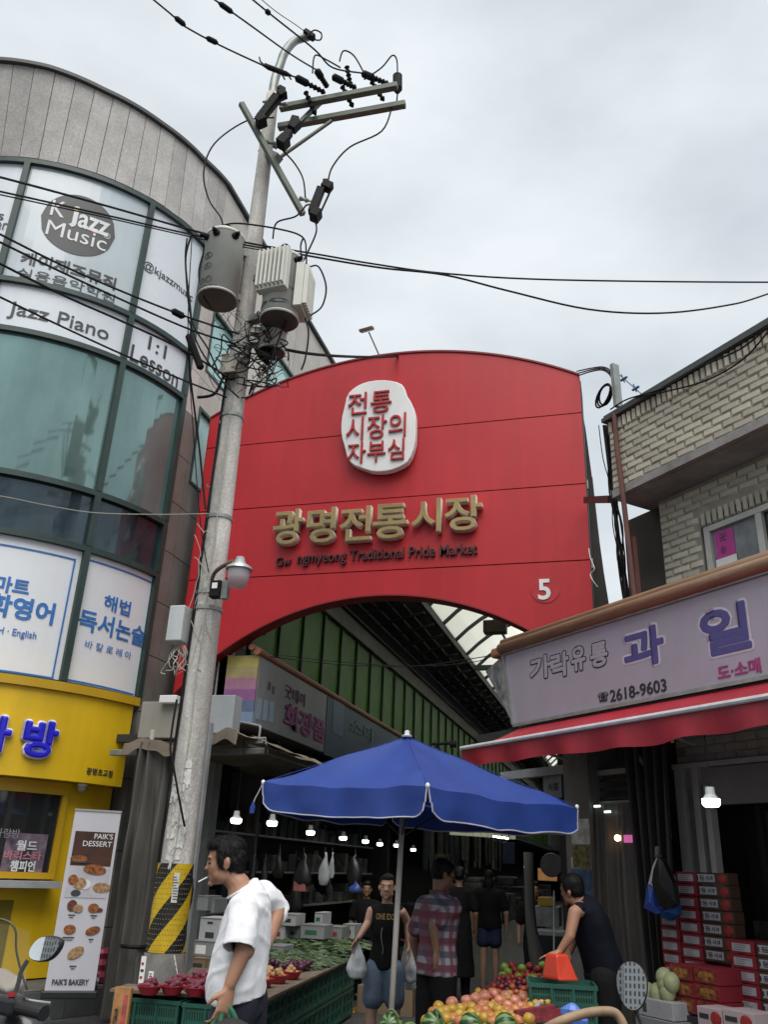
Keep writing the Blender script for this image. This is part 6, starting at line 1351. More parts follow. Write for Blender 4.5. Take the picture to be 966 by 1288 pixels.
def scatter(poly, n, fn, mind):
    """poly: 4 px corners (bl, br, tr, tl); D from bottom to top"""
    pts = []
    tries = 0
    while len(pts) < n and tries < n*60:
        tries += 1; u, v = random.random(), random.random(); x = (poly[0][0]*(1-u)+poly[1][0]*u)*(1-v)+(poly[3][0]*(1-u)+poly[2][0]*u)*v; y = (poly[0][1]*(1-u)+poly[1][1]*u)*(1-v)+(poly[3][1]*(1-u)+poly[2][1]*u)*v
        if all((x-a)**2+(y-b)**2 > mind*mind for a, b in pts): pts.append((x, y)); fn(x, y)
def Dof(y): return 6.0+(1292-y)/(1292-1215)*2.1
scatter([(628, 1230), (708, 1232), (700, 1214), (636, 1214)], 26, lambda x, y: put(m_ga if random.random() < .68 else m_ra, at(x, y, Dof(y)), 'round apple heaped at the far end of the fruit table', 'apple', 'apples at the far end of the fruit table'), 7.5)
scatter([(605, 1256), (690, 1256), (690, 1226), (632, 1226)], 95, lambda x, y: put(random.choice((m_rp, m_rp, m_np, m_rp, m_pl if x < 660 and y > 1235 else m_np)), at(x, y, Dof(y)), 'small red or orange plum in the middle of the fruit table', 'plum', 'plums and nectarines in the middle of the fruit table'), 5.2)
scatter([(594, 1262), (690, 1266), (690, 1250), (600, 1246)], 34, lambda x, y: put(random.choice((m_yp, m_np)), at(x, y, Dof(y)+.0), 'small orange yellow fruit in front of the red plums', 'plum', 'yellow plums in front of the red ones'), 6)
foam = mat('foam_net', (.5, .32, .24), .7, var=.2, scale=30)
scatter([(558, 1264), (655, 1272), (660, 1252), (590, 1250)], 15, lambda x, y: put(m_pe, at(x, y, Dof(y)-.05), 'peach resting between the plums and the yellow melons', 'peach', 'peaches on the fruit table'), 10.5)
scatter([(535, 1286), (668, 1286), (660, 1268), (552, 1266)], 62, lambda x, y: put(random.choice((m_or, m_op, m_or)), at(x, y, Dof(y)-.1), 'yellow fruit bagged along the near side of the fruit table', 'melon', 'yellow fruit along the near side'), 7)
# watermelons at the bottom edge
wm_mat = mat('watermelon_skin', (.07, .16, .035), .35, var=0)
t = wm_mat.node_tree; pb = t.nodes['Principled BSDF']; c = t.nodes.new('ShaderNodeTexCoord'); sepx = t.nodes.new('ShaderNodeSeparateXYZ'); at2 = t.nodes.new('ShaderNodeMath'); at2.operation = 'ARCTAN2'; nz = t.nodes.new('ShaderNodeTexNoise'); nz.inputs['Scale'].default_value = 14
ml = t.nodes.new('ShaderNodeMath'); ml.operation = 'MULTIPLY_ADD'; ml.inputs[1].default_value = 9; sn = t.nodes.new('ShaderNodeMath'); sn.operation = 'SINE'; rmp = t.nodes.new('ShaderNodeValToRGB'); rmp.color_ramp.elements[0].position = .35; rmp.color_ramp.elements[1].position = .5; rmp.color_ramp.elements[0].color = (.13, .22, .06, 1); rmp.color_ramp.elements[1].color = (.012, .04, .012, 1)
mr = t.nodes.new('ShaderNodeMapRange'); mr.inputs[1].default_value = -1; mr.inputs[2].default_value = 1; m6 = t.nodes.new('ShaderNodeMath'); m6.operation = 'MULTIPLY'; m6.inputs[1].default_value = 5
t.links.new(c.outputs['Object'], sepx.inputs[0]); t.links.new(c.outputs['Object'], nz.inputs['Vector']); t.links.new(sepx.outputs[1], at2.inputs[0]); t.links.new(sepx.outputs[0], at2.inputs[1]); t.links.new(at2.outputs[0], ml.inputs[0]); t.links.new(nz.outputs['Fac'], m6.inputs[0]); t.links.new(m6.outputs[0], ml.inputs[2]); t.links.new(ml.outputs[0], sn.inputs[0]); t.links.new(sn.outputs[0], mr.inputs[0]); t.links.new(mr.outputs[0], rmp.inputs[0]); t.links.new(rmp.outputs[0], pb.inputs['Base Color'])
wmm = MB().ell((0, 0, 0), 0.070, .070, .066, None, 28, 18).mesh('watermelon', wm_mat, True)
for k, (x, y) in enumerate([(492, 1290), (545, 1289), (592, 1290), (636, 1290), (515, 1302), (568, 1303), (614, 1303), (660, 1304)]):
    q = at(x, y, 5.75); o = bpy.data.objects.new('watermelon', wmm); COL.objects.link(o); o.location = q; o.rotation_euler = (1.2, .3*k, .5*k); tag(o, 'small striped watermelon at the bottom edge, %s from the left' % ORD[k] if k < 4 else 'striped watermelon in the row below the frame edge', 'watermelon', 'striped watermelons at the front')
wt = thing('watermelon_stand', 'low red covered stand under the watermelons', 'table', (-1.1, 5.6, 0)); a, b = at(478, 1300, 5.75), at(690, 1300, 5.75)
MB().bar(V((a.x, a.y, .66)), V((b.x, b.y, .66)), .5, .04).build('top', MATS['red_cloth_table'], wt)
MB().bar(V((a.x+.1, a.y, .33)), V((b.x-.1, b.y, .33)), .4, .6).build('base', dark, wt)
vn = MB(); 
for x in (500, 556): p = at(x, 1278, 5.7); vn.tube(smooth_path([p-V((.0, 0, .03)), p, p+V((-.03, 0, .03)), p+V((-.05, 0, .025))], 4), .008, 5)
single(vn, 'melon_stem', g2, 'curled dry stems of the watermelons', 'vine')  # watermelon stems, joined as one separate object

# green crates, red box, blue bag
cx_ = at(706, 1250, 7.0)
for k, zz in enumerate((.77, .615, .46, .305)): crate(cx_.x, cx_.y, zz, rad(8), 'flat green crate under the red box, %s from the top' % ORD[k], 'green crates under the leaning man', CM2)
single(MB(Matrix.Translation((cx_.x, cx_.y, 0)) @ Matrix.Rotation(rad(8), 4, 'Z')).box(-.22, -.16, 0, .22, .16, .3), 'dark_support_box', dk2, 'dark box carrying the green crates by the fruit table', 'box')
a, b = at(683, 1232, 6.95), at(722, 1203, 6.95); zc0, zc1 = .935, .935+.17
rb_ = thing('red_tub', 'flared orange red plastic tub turned over on the green crates', 'tub', ((a.x+b.x)/2, 7.0, .93)); cxx = at(704, 1220, 6.95)
MB().loft([(V((cxx.x, cxx.y+.08, .935)), V((.135, 0, 0)), V((0, .1, 0))), (V((cxx.x-.008, cxx.y+.08, .96)), V((.128, 0, 0)), V((0, .095, 0))), (V((cxx.x-.02, cxx.y+.08, 1.10)), V((.085, 0, 0)), V((0, .075, 0))), (V((cxx.x-.02, cxx.y+.08, 1.105)), V((.07, 0, 0)), V((0, .06, 0)))], 4).build('tub', mat('orange_red_plastic', (.6, .05, .02), .35, var=.05), rb_, bevel=.012)
q = at(722, 1278, 5.2); f = MB().ell(q, .075, .05, .06, None, 14, 9); f.v = [p+(p-q)*.5*noise.noise(p*14) for p in f.v]; single(f, 'blue_plastic_bag', mat('light_blue_bag', (.1, .2, .6), .3), 'crumpled light blue plastic bag by the brown handlebar', 'bag')
f = MB()
for k in range(3): q = at(672+k*12, 1272+k*4, 6.2); f.bar(q-V((.12, 0, .02)), q+V((.12, .1, .02)), .06, .03)
single(f, 'red_net_bags', mat('red_net', (.2, .02, .03), .7, var=.4, scale=20), 'folded red net bags lying right of the fruit', 'bag')

# ================================================================ blue umbrella
um = thing('blue_umbrella', 'large square royal blue market umbrella with white piping', 'umbrella', tuple(V((at(496, 1288, 7).x, at(496, 1288, 7).y, 0))))
ubl = mat('umbrella_blue', (.016, .05, .26), .6, var=.06, scale=2, bump=.35, bscale=7, dirt=.12, streak=.06)
t = ubl.node_tree; tr = t.nodes.new('ShaderNodeBsdfTranslucent'); tr.inputs[0].default_value = (.02, .06, .4, 1); ms = t.nodes.new('ShaderNodeMixShader'); ms.inputs[0].default_value = .06; t.links.new(t.nodes['Principled BSDF'].outputs[0], ms.inputs[1]); t.links.new(tr.outputs[0], ms.inputs[2]); t.links.new(ms.outputs[0], t.nodes['Material Output'].inputs[0])
UA = at(512, 927, 6.95); UL, UR, UF = at(331, 984, 7.05), at(726, 1015, 7.25), at(538, 988, 6.15); UB = UL+UR-UF+V((0, 0, .03)); UB = at(490, 1000, 8.1); UB.z = (UL.z+UR.z)/2
print('umbrella', UA, UL, UR, UF, UB, (UL-UF).length, (UR-UF).length)
crn = [UL, UF, UR, UB]; pip = mat('white_piping', (.42, .43, .48), .6)
can = MB(); vls = MB(); pp2 = MB(); seams = MB()
for i in range(4):
    a, b = crn[i], crn[(i+1) % 4]
    def cf(u, v, a=a, b=b):
        p = UA.lerp(a.lerp(b, u), v); return p+V((0, 0, .022*noise.noise(p*4)*min(1, v*2)-.055*math.sin(math.pi*v)*math.sin(math.pi*u)-.03*math.sin(math.pi*u)*v*v))
    can.grid(cf, 16, 14)
    out_ = (a.lerp(b, .5)-UA); out_.z = 0; out_.normalize()
    def vf(u, v, a=a, b=b, out_=out_, cf=cf):
        uu_ = u; e_ = min(u, 1-u)*14; rr = .045*(1-min(1, e_))**2 if v > .5 else 0
        s_ = .015*(v if min(u, 1-u) < .5 else 0); uu_ = u+(.018*(1-2*u))*v
        return cf(uu_, 1)+V((0, 0, -.205*v+rr))+out_*((.012*math.sin(u*19+i)+.022*noise.noise(V((u*7, i*3, v))))*v+.006)+V((0, 0, .012*noise.noise(V((u*5+i*9, 0, 0)))*v))
    vls.grid(vf, 44, 5)
    pp2.tube([vf(.0, k/4) for k in range(5)]+[vf(k/44, 1) for k in range(1, 44)]+[vf(1, 1-k/4) for k in range(5)], .006, 5)
    seams.tube([UA.lerp(a, k/8)+V((0, 0, .004)) for k in range(9)], .003, 4)
can.build('canopy', ubl, um, smooth=True); vls.build('valance', ubl, um, smooth=True); pp2.build('piping', pip, um); seams.build('seam', mat('seam_blue', (.015, .04, .25), .6), um)
cpole = mat('umbrella_pole_steel', (.42, .40, .36), .45, var=.1, scale=4, dirt=.15); pb_ = at(491.5, 1288, 6.85); pt_ = UA+V((0, 0, -.03)); dirp = (pt_-pb_); base = pb_-dirp*(pb_.z/dirp.z)
MB().tube([base, pt_], .021, 12).build('pole', cpole, um, smooth=True); MB().lathe([(.25, 0), (.25, .05), (.06, .08), (.04, .3)], 20, (base.x, base.y, 0)).build('base', dark, um)
for c_ in crn: MB().bar(pt_.lerp(c_, .03)-V((0, 0, .03)), c_-V((0, 0, .015)), .016, .02).build('rib', dark, um); MB().tube([pt_.lerp(base, .28), pt_.lerp(c_, .5)-V((0, 0, .05))], .008, 5).build('strut', dark, um)
MB().lathe([(.04, 0), (.045, .012), (.02, .02), (.022, .045), (.0, .055)], 14, UA+V((0, 0, .0))).build('finial', wp, um)
for c_ in crn: MB().ell(c_, .016, .016, .02).build('corner_tip', wp, um)
f = MB(); f.tube(smooth_path([UL, UL+V((-.03, 0, -.07)), UL+V((-.06, 0, -.13)), UL+V((-.07, 0, -.18))], 4), .005, 5); f.build('tie_cord', pip, um); MB().loft([(UL+V((-.07, 0, -.15)), V((.008, 0, 0)), V((0, .01, 0))), (UL+V((-.072, 0, -.19)), V((.022, 0, 0)), V((0, .01, 0))), (UL+V((-.075, 0, -.235)), V((.02, 0, 0)), V((0, .01, 0)))], 8).build('tie_strap', ubl, um)

# ================================================================ arcade interior beyond the stalls
goods = [mat('goods_%d' % k, c, .7, var=.6, scale=8) for k, c in enumerate([(.02, .02, .022), (.045, .042, .04), (.035, .025, .01), (.015, .025, .035), (.045, .015, .015), (.09, .085, .075)])]
for k in range(16):
    y = 20.9+k*1.9; x = -5.55; h_ = random.uniform(.7, 1.1); single(MB().box(x, y, 0, x+1.0, y+1.6, h_), 'display_counter', goods[k % 6], 'dim goods counter along the left side of the arcade, %s beyond the last bulb' % ORD[k], 'counter', 'counters deep in the arcade', bevel=.02)
for k in range(26):
    x = -4.9+random.uniform(0, .2); y = 21+k*.55; h_ = random.uniform(.7, 1.1); f = MB(); f.loft([(V((x, y, 2.75)), V((.02, 0, 0)), V((0, .02, 0))), (V((x, y, 2.65)), V((.05, 0, 0)), V((0, .18, 0))), (V((x, y, 2.65-h_)), V((.06, 0, 0)), V((0, .17, 0)))], 8)
    single(f, 'hanging_garment', goods[random.choice((0, 1, 3, 5, 5))], '%s garment on the rail deep in the left side of the arcade' % ['first', 'second', 'third', 'fourth', 'fifth', 'sixth', 'seventh', 'eighth', 'ninth', 'tenth', 'eleventh', 'twelfth', 'thirteenth', 'fourteenth', 'fifteenth', 'sixteenth', 'seventeenth', 'eighteenth', 'nineteenth', 'twentieth', 'twenty first', 'twenty second', 'twenty third', 'twenty fourth', 'twenty fifth', 'farthest'][k], 'clothing', 'garments hanging deep in the arcade')
for k in range(9):
    q = at(571+k*9.2, 1045+k*.9, 19+k*1.3); single(MB().bar(q-V((.07, 0, 0)), q+V((.07, .1, 0)), .1, .16), 'lit_card', mat('dim_lit_card', (.4, .4, .3), .5, var=0, emit=(.6, .65, .45), es=.22 if k < 4 else .5), 'small dimly lit card hanging in a row under the umbrella edge', 'sign', 'lit cards in a row')
for k, (x, y) in enumerate([(626, 1052), (634, 1053), (665, 1090)]): q = at(x, y, 22); single(MB().bar(q-V((.11, 0, 0)), q+V((.11, 0, -.03)), .05, .04), 'tube_lamp', mat('tube_glow', (.9, 1, .95), .4, var=0, emit=(.9, 1, .95), es=5), 'tiny white lit tube lamp deep in the arcade, %s from the left' % ORD[k], 'lamp')
# cloth wrapped post and right side shops
clo = mat('grey_cloth', (.10, .097, .09), .8, var=.2, scale=2, stretch=(3, 3, .4), dirt=.3)
pc = at(662, 1100, 10.2); f = MB(); rg = []
for (x, y, w_) in ((664, 1072, 13), (665, 1100, 13), (666, 1140, 13), (670, 1170, 15), (676, 1200, 19), (683, 1232, 24), (686, 1246, 26)):
    q = at(x, y, 10.2); s_ = ((q-CP).dot(CF))/F_PX; rg.append((q, V((w_/2*s_, 0, 0)), V((0, .07, 0))))
f.loft(rg, 16); f.v = [q+V((.01*math.sin(q.x*60), 0, 0)) for q in f.v]; single(f, 'cloth_wrapped_post', clo, 'post wrapped in grey cloth that flares at its foot, behind the fruit table', 'post', smooth=True)
rs = thing('right_shop_row', 'dark shops along the right side of the arcade', 'shop', (1.2, 20, 0))
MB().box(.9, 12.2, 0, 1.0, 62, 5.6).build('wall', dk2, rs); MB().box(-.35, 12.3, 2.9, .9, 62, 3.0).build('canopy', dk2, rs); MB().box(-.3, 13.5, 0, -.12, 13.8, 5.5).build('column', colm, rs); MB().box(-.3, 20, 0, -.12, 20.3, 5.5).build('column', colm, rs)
for k in range(6): y = 12.6+k*3; single(MB().box(-.36, y, 3.02, -.3, y+2.6, 3.8), 'shop_signboard', MATS['far_sign_%d' % ((k+2) % 6)], 'dim shop signboard on the right side of the arcade, %s from the gate' % ORD[k], 'signboard', 'signboards on the right side', bevel=.01)
q = at(657, 1000, 16); 
wl2 = thing('warm_shop_corner', 'warm brown lit shop corner seen between the post and the column', 'lamp', tuple(at(690, 1098, 13)))  # warm light on the shop corner, put into a faintly glowing panel
q = at(689, 1100, 13); MB().bar(q-V((.13, 0, 0)), q+V((.13, 0, 0)), .1, .16).build('lit_panel', mat('warm_panel', (.4, .2, .08), .5, var=.3, scale=8, emit=(.5, .24, .08), es=.18), wl2);
q = at(694, 1088, 12); o = single(MB().lathe([(.14, -.03), (.15, 0), (.14, .03)], 20, q, (0, 1, 0)), 'wall_fan', dark, 'round dark fan above the warm lit shop corner', 'fan')
def boxpx(px0, py0, px1, py1, D, dep, m_, nm, lab, cat_, grp=None, bev=.006):
    a, b = at(px0, py1, D), at(px1, py0, D); return single(MB().box(a.x, a.y, a.z, b.x, a.y+dep, b.z), nm, m_, lab, cat_, grp, bevel=bev)
boxpx(677, 1129, 697, 1139, 11, .3, mat('yellow_tray', (.35, .22, .02), .5), 'yellow_tray', 'stacked yellow tray on the dim counter behind the leaning man', 'tray')
boxpx(672, 1141, 704, 1165, 11, .4, mat('pale_counter', (.17, .18, .17), .5, var=.3, scale=9), 'glass_counter', 'pale counter of goods under the yellow tray', 'counter')
boxpx(672, 1172, 716, 1176, 10.6, .5, post, 'counter_shelf', 'thin grey shelf edge in front of the pale counter', 'shelf')
mb2 = boxpx(675, 1178, 716, 1225, 10.6, .4, mat('chalk_board', (.012, .014, .018), .6), 'menu_board', 'black board with white brush writing behind the tub', 'board')
mb2c = surfY(at(690, 1200, 10.6).y-.01); letters('오리', mb2c, (679, 1193), (686, 1194), 14, wp, None, off=.01, depth=.002, lift=.0)
o = [x for x in COL.objects if x.name.startswith('lettering') and x.parent is None]
for x in o: x.parent = mb2; x.matrix_parent_inverse = mb2.matrix_world.inverted() if 0 else Matrix.Translation(-V(mb2.location))
for k, (px0, py0, px1, py1, D, mm) in enumerate([(586, 1104, 606, 1110, 15, 5), (584, 1110, 607, 1118, 15, 5), (585, 1118, 608, 1126, 15, 5), (625, 1103, 648, 1114, 15.5, 1), (560, 1112, 575, 1140, 14, 2)]):
    boxpx(px0, py0, px1, py1, D, .5, goods[mm], 'goods_sack', 'pale goods stacked beyond the shoppers, %s of five' % ORD[k], 'goods', 'stacked goods in the arcade', .03)
for k, (x, y) in enumerate([(547, 1075), (555, 1092), (545, 1110)]): boxpx(x, y, x+16, y+14, 16, .3, mat('dim_yellow', (.12, .1, .01), .6, var=.5), 'dim_yellow_box', 'dim yellow green box behind the plaid man, %s from the top' % ORD[k], 'box', 'dim yellow boxes')
dvb = boxpx(633, 1060, 648, 1086, 17, .05, mat('blue_banner', (.02, .035, .09), .5, var=.3), 'hanging_banner', 'small dark blue banner hanging deep in the arcade', 'banner')
# stick of a tall tag left of the leaning man
single(MB().tube([at(697, 1120, 9), at(697, 1200, 9)], .008, 5), 'thin_pole', post, 'thin pale pole standing behind the tub', 'pole')

# ================================================================ parked scooter at lower left
sct = thing('motor_scooter', 'dark motor scooter at the lower left with raised mirror and clear windshield', 'scooter', (-2.25, 2.9, 0))
pl = mat('black_plastic', (.02, .021, .024), .4); dg = mat('scooter_dark_paint', (.03, .032, .036), .3, coat=.4, var=.05)
D_ = 3.4
g_a, g_b = at(2, 1262, D_), at(52, 1274, D_-.1)
MB().tube([g_a.lerp(g_b, .3), g_b], .021, 14).build('grip', mat('grip_rubber', (.015, .015, .016), .7), sct); MB().tube([g_b, g_b+(g_b-g_a).normalized()*.012], .024, 14).build('grip_end', pl, sct)
MB().bar(g_a, g_a.lerp(g_b, .42), .07, .06).build('switch_housing', pl, sct, bevel=.015); q = at(14, 1252, D_-.05); MB().bar(q-V((.012, 0, 0)), q+V((.012, 0, .004)), .012, .012).build('red_switch', mat('switch_red', (.4, .02, .03), .4), sct)
MB().tube(smooth_path([at(20, 1250, D_+.05), at(35, 1258, D_+.1), at(63, 1262, D_+.1)], 5), .006, 6).build('brake_lever', steel, sct)
MB().tube(smooth_path([at(18, 1250, D_), at(23, 1235, D_), at(26, 1222, D_), at(34, 1208, D_)], 5), .008, 8).build('mirror_stem', pl, sct)
mc_ = at(55, 1193, D_); nrm = (CP-mc_).normalized(); nrm = (nrm+V((-.55, 0, -.02))).normalized(); sx = V((0, 0, 1)).cross(nrm).normalized(); sy = nrm.cross(sx)
SM = Surf(None, lambda u, v, w: mc_+sx*u+sy*v+nrm*w)
mp_ = [(-.075, -.045), (-.085, -.01), (-.05, .045), (.01, .058), (.075, .048), (.085, .02), (.06, -.03), (.02, -.055), (-.04, -.058)]
mp_ = [(a*.76, b*.76) for a, b in roundpoly(mp_, 2)]
def cvx(sf, poly, sag):
    f = MB(); n = len(poly); nr = 8; vs = [sf.fwd(0, 0, .002+sag*.0)]; r2 = max(a*a+b*b for a, b in poly); fs = []
    for j in range(1, nr+1):
        for a, b in poly: q = j/nr; vs.append(sf.fwd(a*q, b*q, .002-sag*(a*a+b*b)*q*q*2+sag*0))
    vs = [v_ for v_ in vs]
    fs += [(0, 1+k, 1+(k+1) % n) for k in range(n)]
    for j in range(nr-1): fs += [(1+j*n+k, 1+(j+1)*n+k, 1+(j+1)*n+(k+1) % n, 1+j*n+(k+1) % n) for k in range(n)]
    fs.append(tuple(1+(nr-1)*n+k for k in range(n-1, -1, -1))) if 0 else None
    f.add(vs, fs); return f
mh = MB().prism(SM.fwd, mp_, -.03, -.004).build('mirror_housing', pl, sct, bevel=.008); cvx(SM, [(a*.92, b*.9) for a, b in mp_], .13).build('mirror_glass', mat('mirror', (.8, .82, .84), .02, metal=1, var=0), mh, smooth=True)
wsh = MB(); wsh.grid(lambda u, v: at(-25+62*u-10*v*v*u, 1160+100*v+12*u*u*(1-v), D_+.12-.25*u*u), 14, 14)
wm2 = mat('clear_windshield', (.5, .52, .5), .05, trans=0, alpha=.13, var=0); wsh.build('windshield', wm2, sct, smooth=True)
MB().tube(smooth_path([at(-10, 1155, D_), at(8, 1158, D_), at(19, 1170, D_), at(20, 1195, D_), at(27, 1225, D_), at(34, 1245, D_)], 6), .004, 5).build('windshield_edge', pl, sct)
f = MB().ell(at(4, 1238, D_+.15), .085, .06, .045, None, 14, 8); f.v = [p+V((0, 0, .03))*noise.noise(p*16) for p in f.v]; f.build('cloth_cover', mat('cream_cloth', (.3, .27, .23), .8, var=.2, dirt=.2), sct, smooth=True)
bc = at(15, 1300, D_+.1); MB().loft([(bc+V((0, .1, -.5)), V((.2, 0, 0)), V((0, .16, 0))), (bc+V((0, .05, -.15)), V((.19, 0, 0)), V((0, .14, 0))), (bc+V((0, 0, .03)), V((.15, 0, 0)), V((0, .11, 0))), (bc+V((0, 0, .085)), V((.09, 0, 0)), V((0, .07, 0)))], 18).build('front_cowl', dg, sct, smooth=True)
for dx in (0,): MB().lathe([(.24, -.05), (.26, 0), (.24, .05)], 24, (bc.x-.05, bc.y+.1, .26), (.3, 1, 0)).build('wheel', pl, sct)
MB().bar(V((bc.x, bc.y, .3)), V((bc.x-.9, bc.y-.5, .35)), .28, .2).build('floor_board', dg, sct, bevel=.04); MB().bar(V((bc.x-.9, bc.y-.5, .6)), V((bc.x-1.4, bc.y-.8, .68)), .28, .25).build('seat', pl, sct, bevel=.06); MB().lathe([(.24, -.05), (.26, 0), (.24, .05)], 24, (bc.x-1.3, bc.y-.7, .26), (.3, 1, 0)).build('wheel', pl, sct)

# hand cart with bent brown bar, oval mirror beside
hc = thing('cart_handle', 'bent tan wrapped cart handlebar crossing the bottom edge', 'handlebar', (-.1, 2.45, 0))
tanm = mat('tan_wrapped_bar', (.3, .2, .12), .6, var=.2, scale=20, dirt=.15)
hb_ = [at(672, 1303, 2.5), at(700, 1287, 2.45), at(735, 1275, 2.45), at(765, 1272, 2.45), at(778, 1278, 2.45), at(788, 1300, 2.45), at(800, 1350, 2.5)]
MB().tube(smooth_path(hb_, 6), .0115, 10).build('bar', tanm, hc, smooth=True); MB().tube([hb_[-1], V((hb_[-1].x, hb_[-1].y+.1, .1))], .015, 8).build('upright', dark, hc); MB().tube([hb_[0], V((hb_[0].x, hb_[0].y+.1, .1))], .015, 8).build('upright', dark, hc); MB().bar(V((hb_[0].x-.1, 2.7, .1)), V((hb_[-1].x+.1, 2.7, .1)), .5, .05).build('deck', dark, hc)
mi = thing('oval_mirror', 'oval handlebar mirror reflecting tall apartment towers', 'mirror', tuple(at(795, 1240, 2.7)))
mc2 = at(795, 1240, 2.7); tgt = V((.5, -.82, .26)).normalized(); 
# aim so that the reflection of the viewer's sight line meets the towers behind
dv = (mc2-CP).normalized(); want = V((-.30, -1, .20)).normalized(); nr2 = (want-dv).normalized(); sx2 = V((0, 0, 1)).cross(nr2).normalized(); sy2 = nr2.cross(sx2)
SM2 = Surf(None, lambda u, v, w: mc2+sx2*u+sy2*v+nr2*w)
op = [(.041*math.cos(k*math.pi/16)*(1+.12*math.sin(k*math.pi/16)), .060*math.sin(k*math.pi/16)) for k in range(32)]
MB().prism(SM2.fwd, [(a*1.05, b*1.04) for a, b in op], -.02, -.004).build('housing', pl, mi, bevel=.005); cvx(SM2, op, .13).build('mirror_glass', MATS['mirror'], mi, smooth=True)
MB().tube(smooth_path([mc2-nr2*.02-sy2*.05, mc2+V((.03, .02, -.14)), mc2+V((.02, .02, -.3))], 5), .006, 6).build('stem', dark, mi)

# neighbouring buildings across the street behind the viewer, seen in glass and mirrors
nbm = [mat('street_wall_%d' % k, c, .8, var=.15, scale=.6, dirt=.3) for k, c in enumerate([(.3, .27, .23), (.22, .2, .19), (.34, .33, .31)])]
for k, (x, y, w_, d_, h_, lab) in enumerate([(-21, -9, 7, 9, 10, 'brown'), (9, -20, 9, 6, 9, 'dark grey')]):
    t = thing('street_building', '%s street building across the road behind the viewer, seen only in reflections' % lab, 'building', (x, y, 0), rad((-60, 12, -10)[k]), 'buildings across the road'); MK = PW[t]
    MB(MK).box(-w_/2, -d_/2, 0, w_/2, d_/2, h_).build('wall', nbm[k], t)
    for r in range(int(h_//3)):
        for c_ in range(3): MB(MK).box(-w_/2+.8+c_*(w_/3), d_/2+.002, 1.2+r*3, -w_/2+.8+c_*(w_/3)+w_/3-1.4, d_/2+.06, 2.6+r*3).build('window', MATS['black_glass'], t)
# apartment towers behind the viewer, seen in the mirrors and glass
tw = mat('tower_concrete', (.5, .5, .49), .7, var=.05, scale=.1)
t = tw.node_tree; pb = t.nodes['Principled BSDF']; bk_ = t.nodes.new('ShaderNodeTexBrick'); bk_.offset = 0; bk_.inputs['Scale'].default_value = 1; bk_.inputs['Brick Width'].default_value = 1.9; bk_.inputs['Row Height'].default_value = 2.9; bk_.inputs['Mortar Size'].default_value = .55; bk_.inputs['Color1'].default_value = (.07, .08, .09, 1); bk_.inputs['Color2'].default_value = (.1, .11, .12, 1); bk_.inputs['Mortar'].default_value = (.55, .55, .53, 1)
c = t.nodes.new('ShaderNodeTexCoord'); sx3 = t.nodes.new('ShaderNodeSeparateXYZ'); cx3 = t.nodes.new('ShaderNodeCombineXYZ'); ad = t.nodes.new('ShaderNodeMath'); t.links.new(c.outputs['Object'], sx3.inputs[0]); t.links.new(sx3.outputs[0], ad.inputs[0]); t.links.new(sx3.outputs[1], ad.inputs[1]); t.links.new(ad.outputs[0], cx3.inputs[0]); t.links.new(sx3.outputs[2], cx3.inputs[1]); t.links.new(cx3.outputs[0], bk_.inputs['Vector']); t.links.new(bk_.outputs[0], pb.inputs['Base Color'])
for k, (x, y, h_) in enumerate([(-52, -100, 62), (-40, -112, 56), (-29, -104, 50), (-20, -118, 44), (-64, -108, 70), (-8, -125, 38)]):
    o = MB().box(-5, -5, 0, 5, 5, h_).box(-4.2, -5.6, 0, -.6, -5.001, h_-1).box(-3, -2, h_+.001, 1, 2, h_+3).build('apartment_tower', tw); o.location = (x, y, 0); tag(o, 'tall pale apartment tower seen only in the oval mirror, %s one' % ORD[k], 'apartment tower', 'towers reflected in the mirror')
# ================================================================ people
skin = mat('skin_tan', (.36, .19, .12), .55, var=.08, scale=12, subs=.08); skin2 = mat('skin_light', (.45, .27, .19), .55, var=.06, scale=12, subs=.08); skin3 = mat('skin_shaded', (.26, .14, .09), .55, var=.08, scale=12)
hairm = mat('black_hair', (.006, .0055, .0055), .55, spec=.25, var=.4, scale=40, stretch=(1, 1, .3), bump=.6, bscale=120)
TMP = []
def remesh(mb, name, m_, parent, vox, smooth_it=6, disp=None, cuts=None, wk=0):
    me = mb.mesh('tmp', m_); o = bpy.data.objects.new('tmp', me); COL.objects.link(o)
    r = o.modifiers.new('r', 'REMESH'); r.mode = 'VOXEL'; r.voxel_size = vox; r.use_smooth_shade = True
    s_ = o.modifiers.new('s', 'SMOOTH'); s_.iterations = smooth_it; s_.factor = .5
    dg_ = bpy.context.evaluated_depsgraph_get(); out = bpy.data.meshes.new_from_object(o.evaluated_get(dg_)); COL.objects.unlink(o); bpy.data.objects.remove(o)
    out.name = name
    if disp:
        nn = [v.normal.copy() for v in out.vertices]
        for v, n_ in zip(out.vertices, nn): v.co = v.co+n_*disp(v.co)
    if cuts:
        bm = bmesh.new(); bm.from_mesh(out); dead = [v for v in bm.verts if any((v.co-c).dot(n_) > 0 and (v.co-c).length < rr for c, n_, rr in cuts)]
        bmesh.ops.delete(bm, geom=dead, context='VERTS'); bm.to_mesh(out); bm.free()
    out.transform(PW[parent].inverted()); out.polygons.foreach_set('use_smooth', [True]*len(out.polygons))
    out.materials.clear(); out.materials.append(m_); ob = bpy.data.objects.new(name, out); COL.objects.link(ob); ob.parent = parent; PW[ob] = PW[parent]; return ob
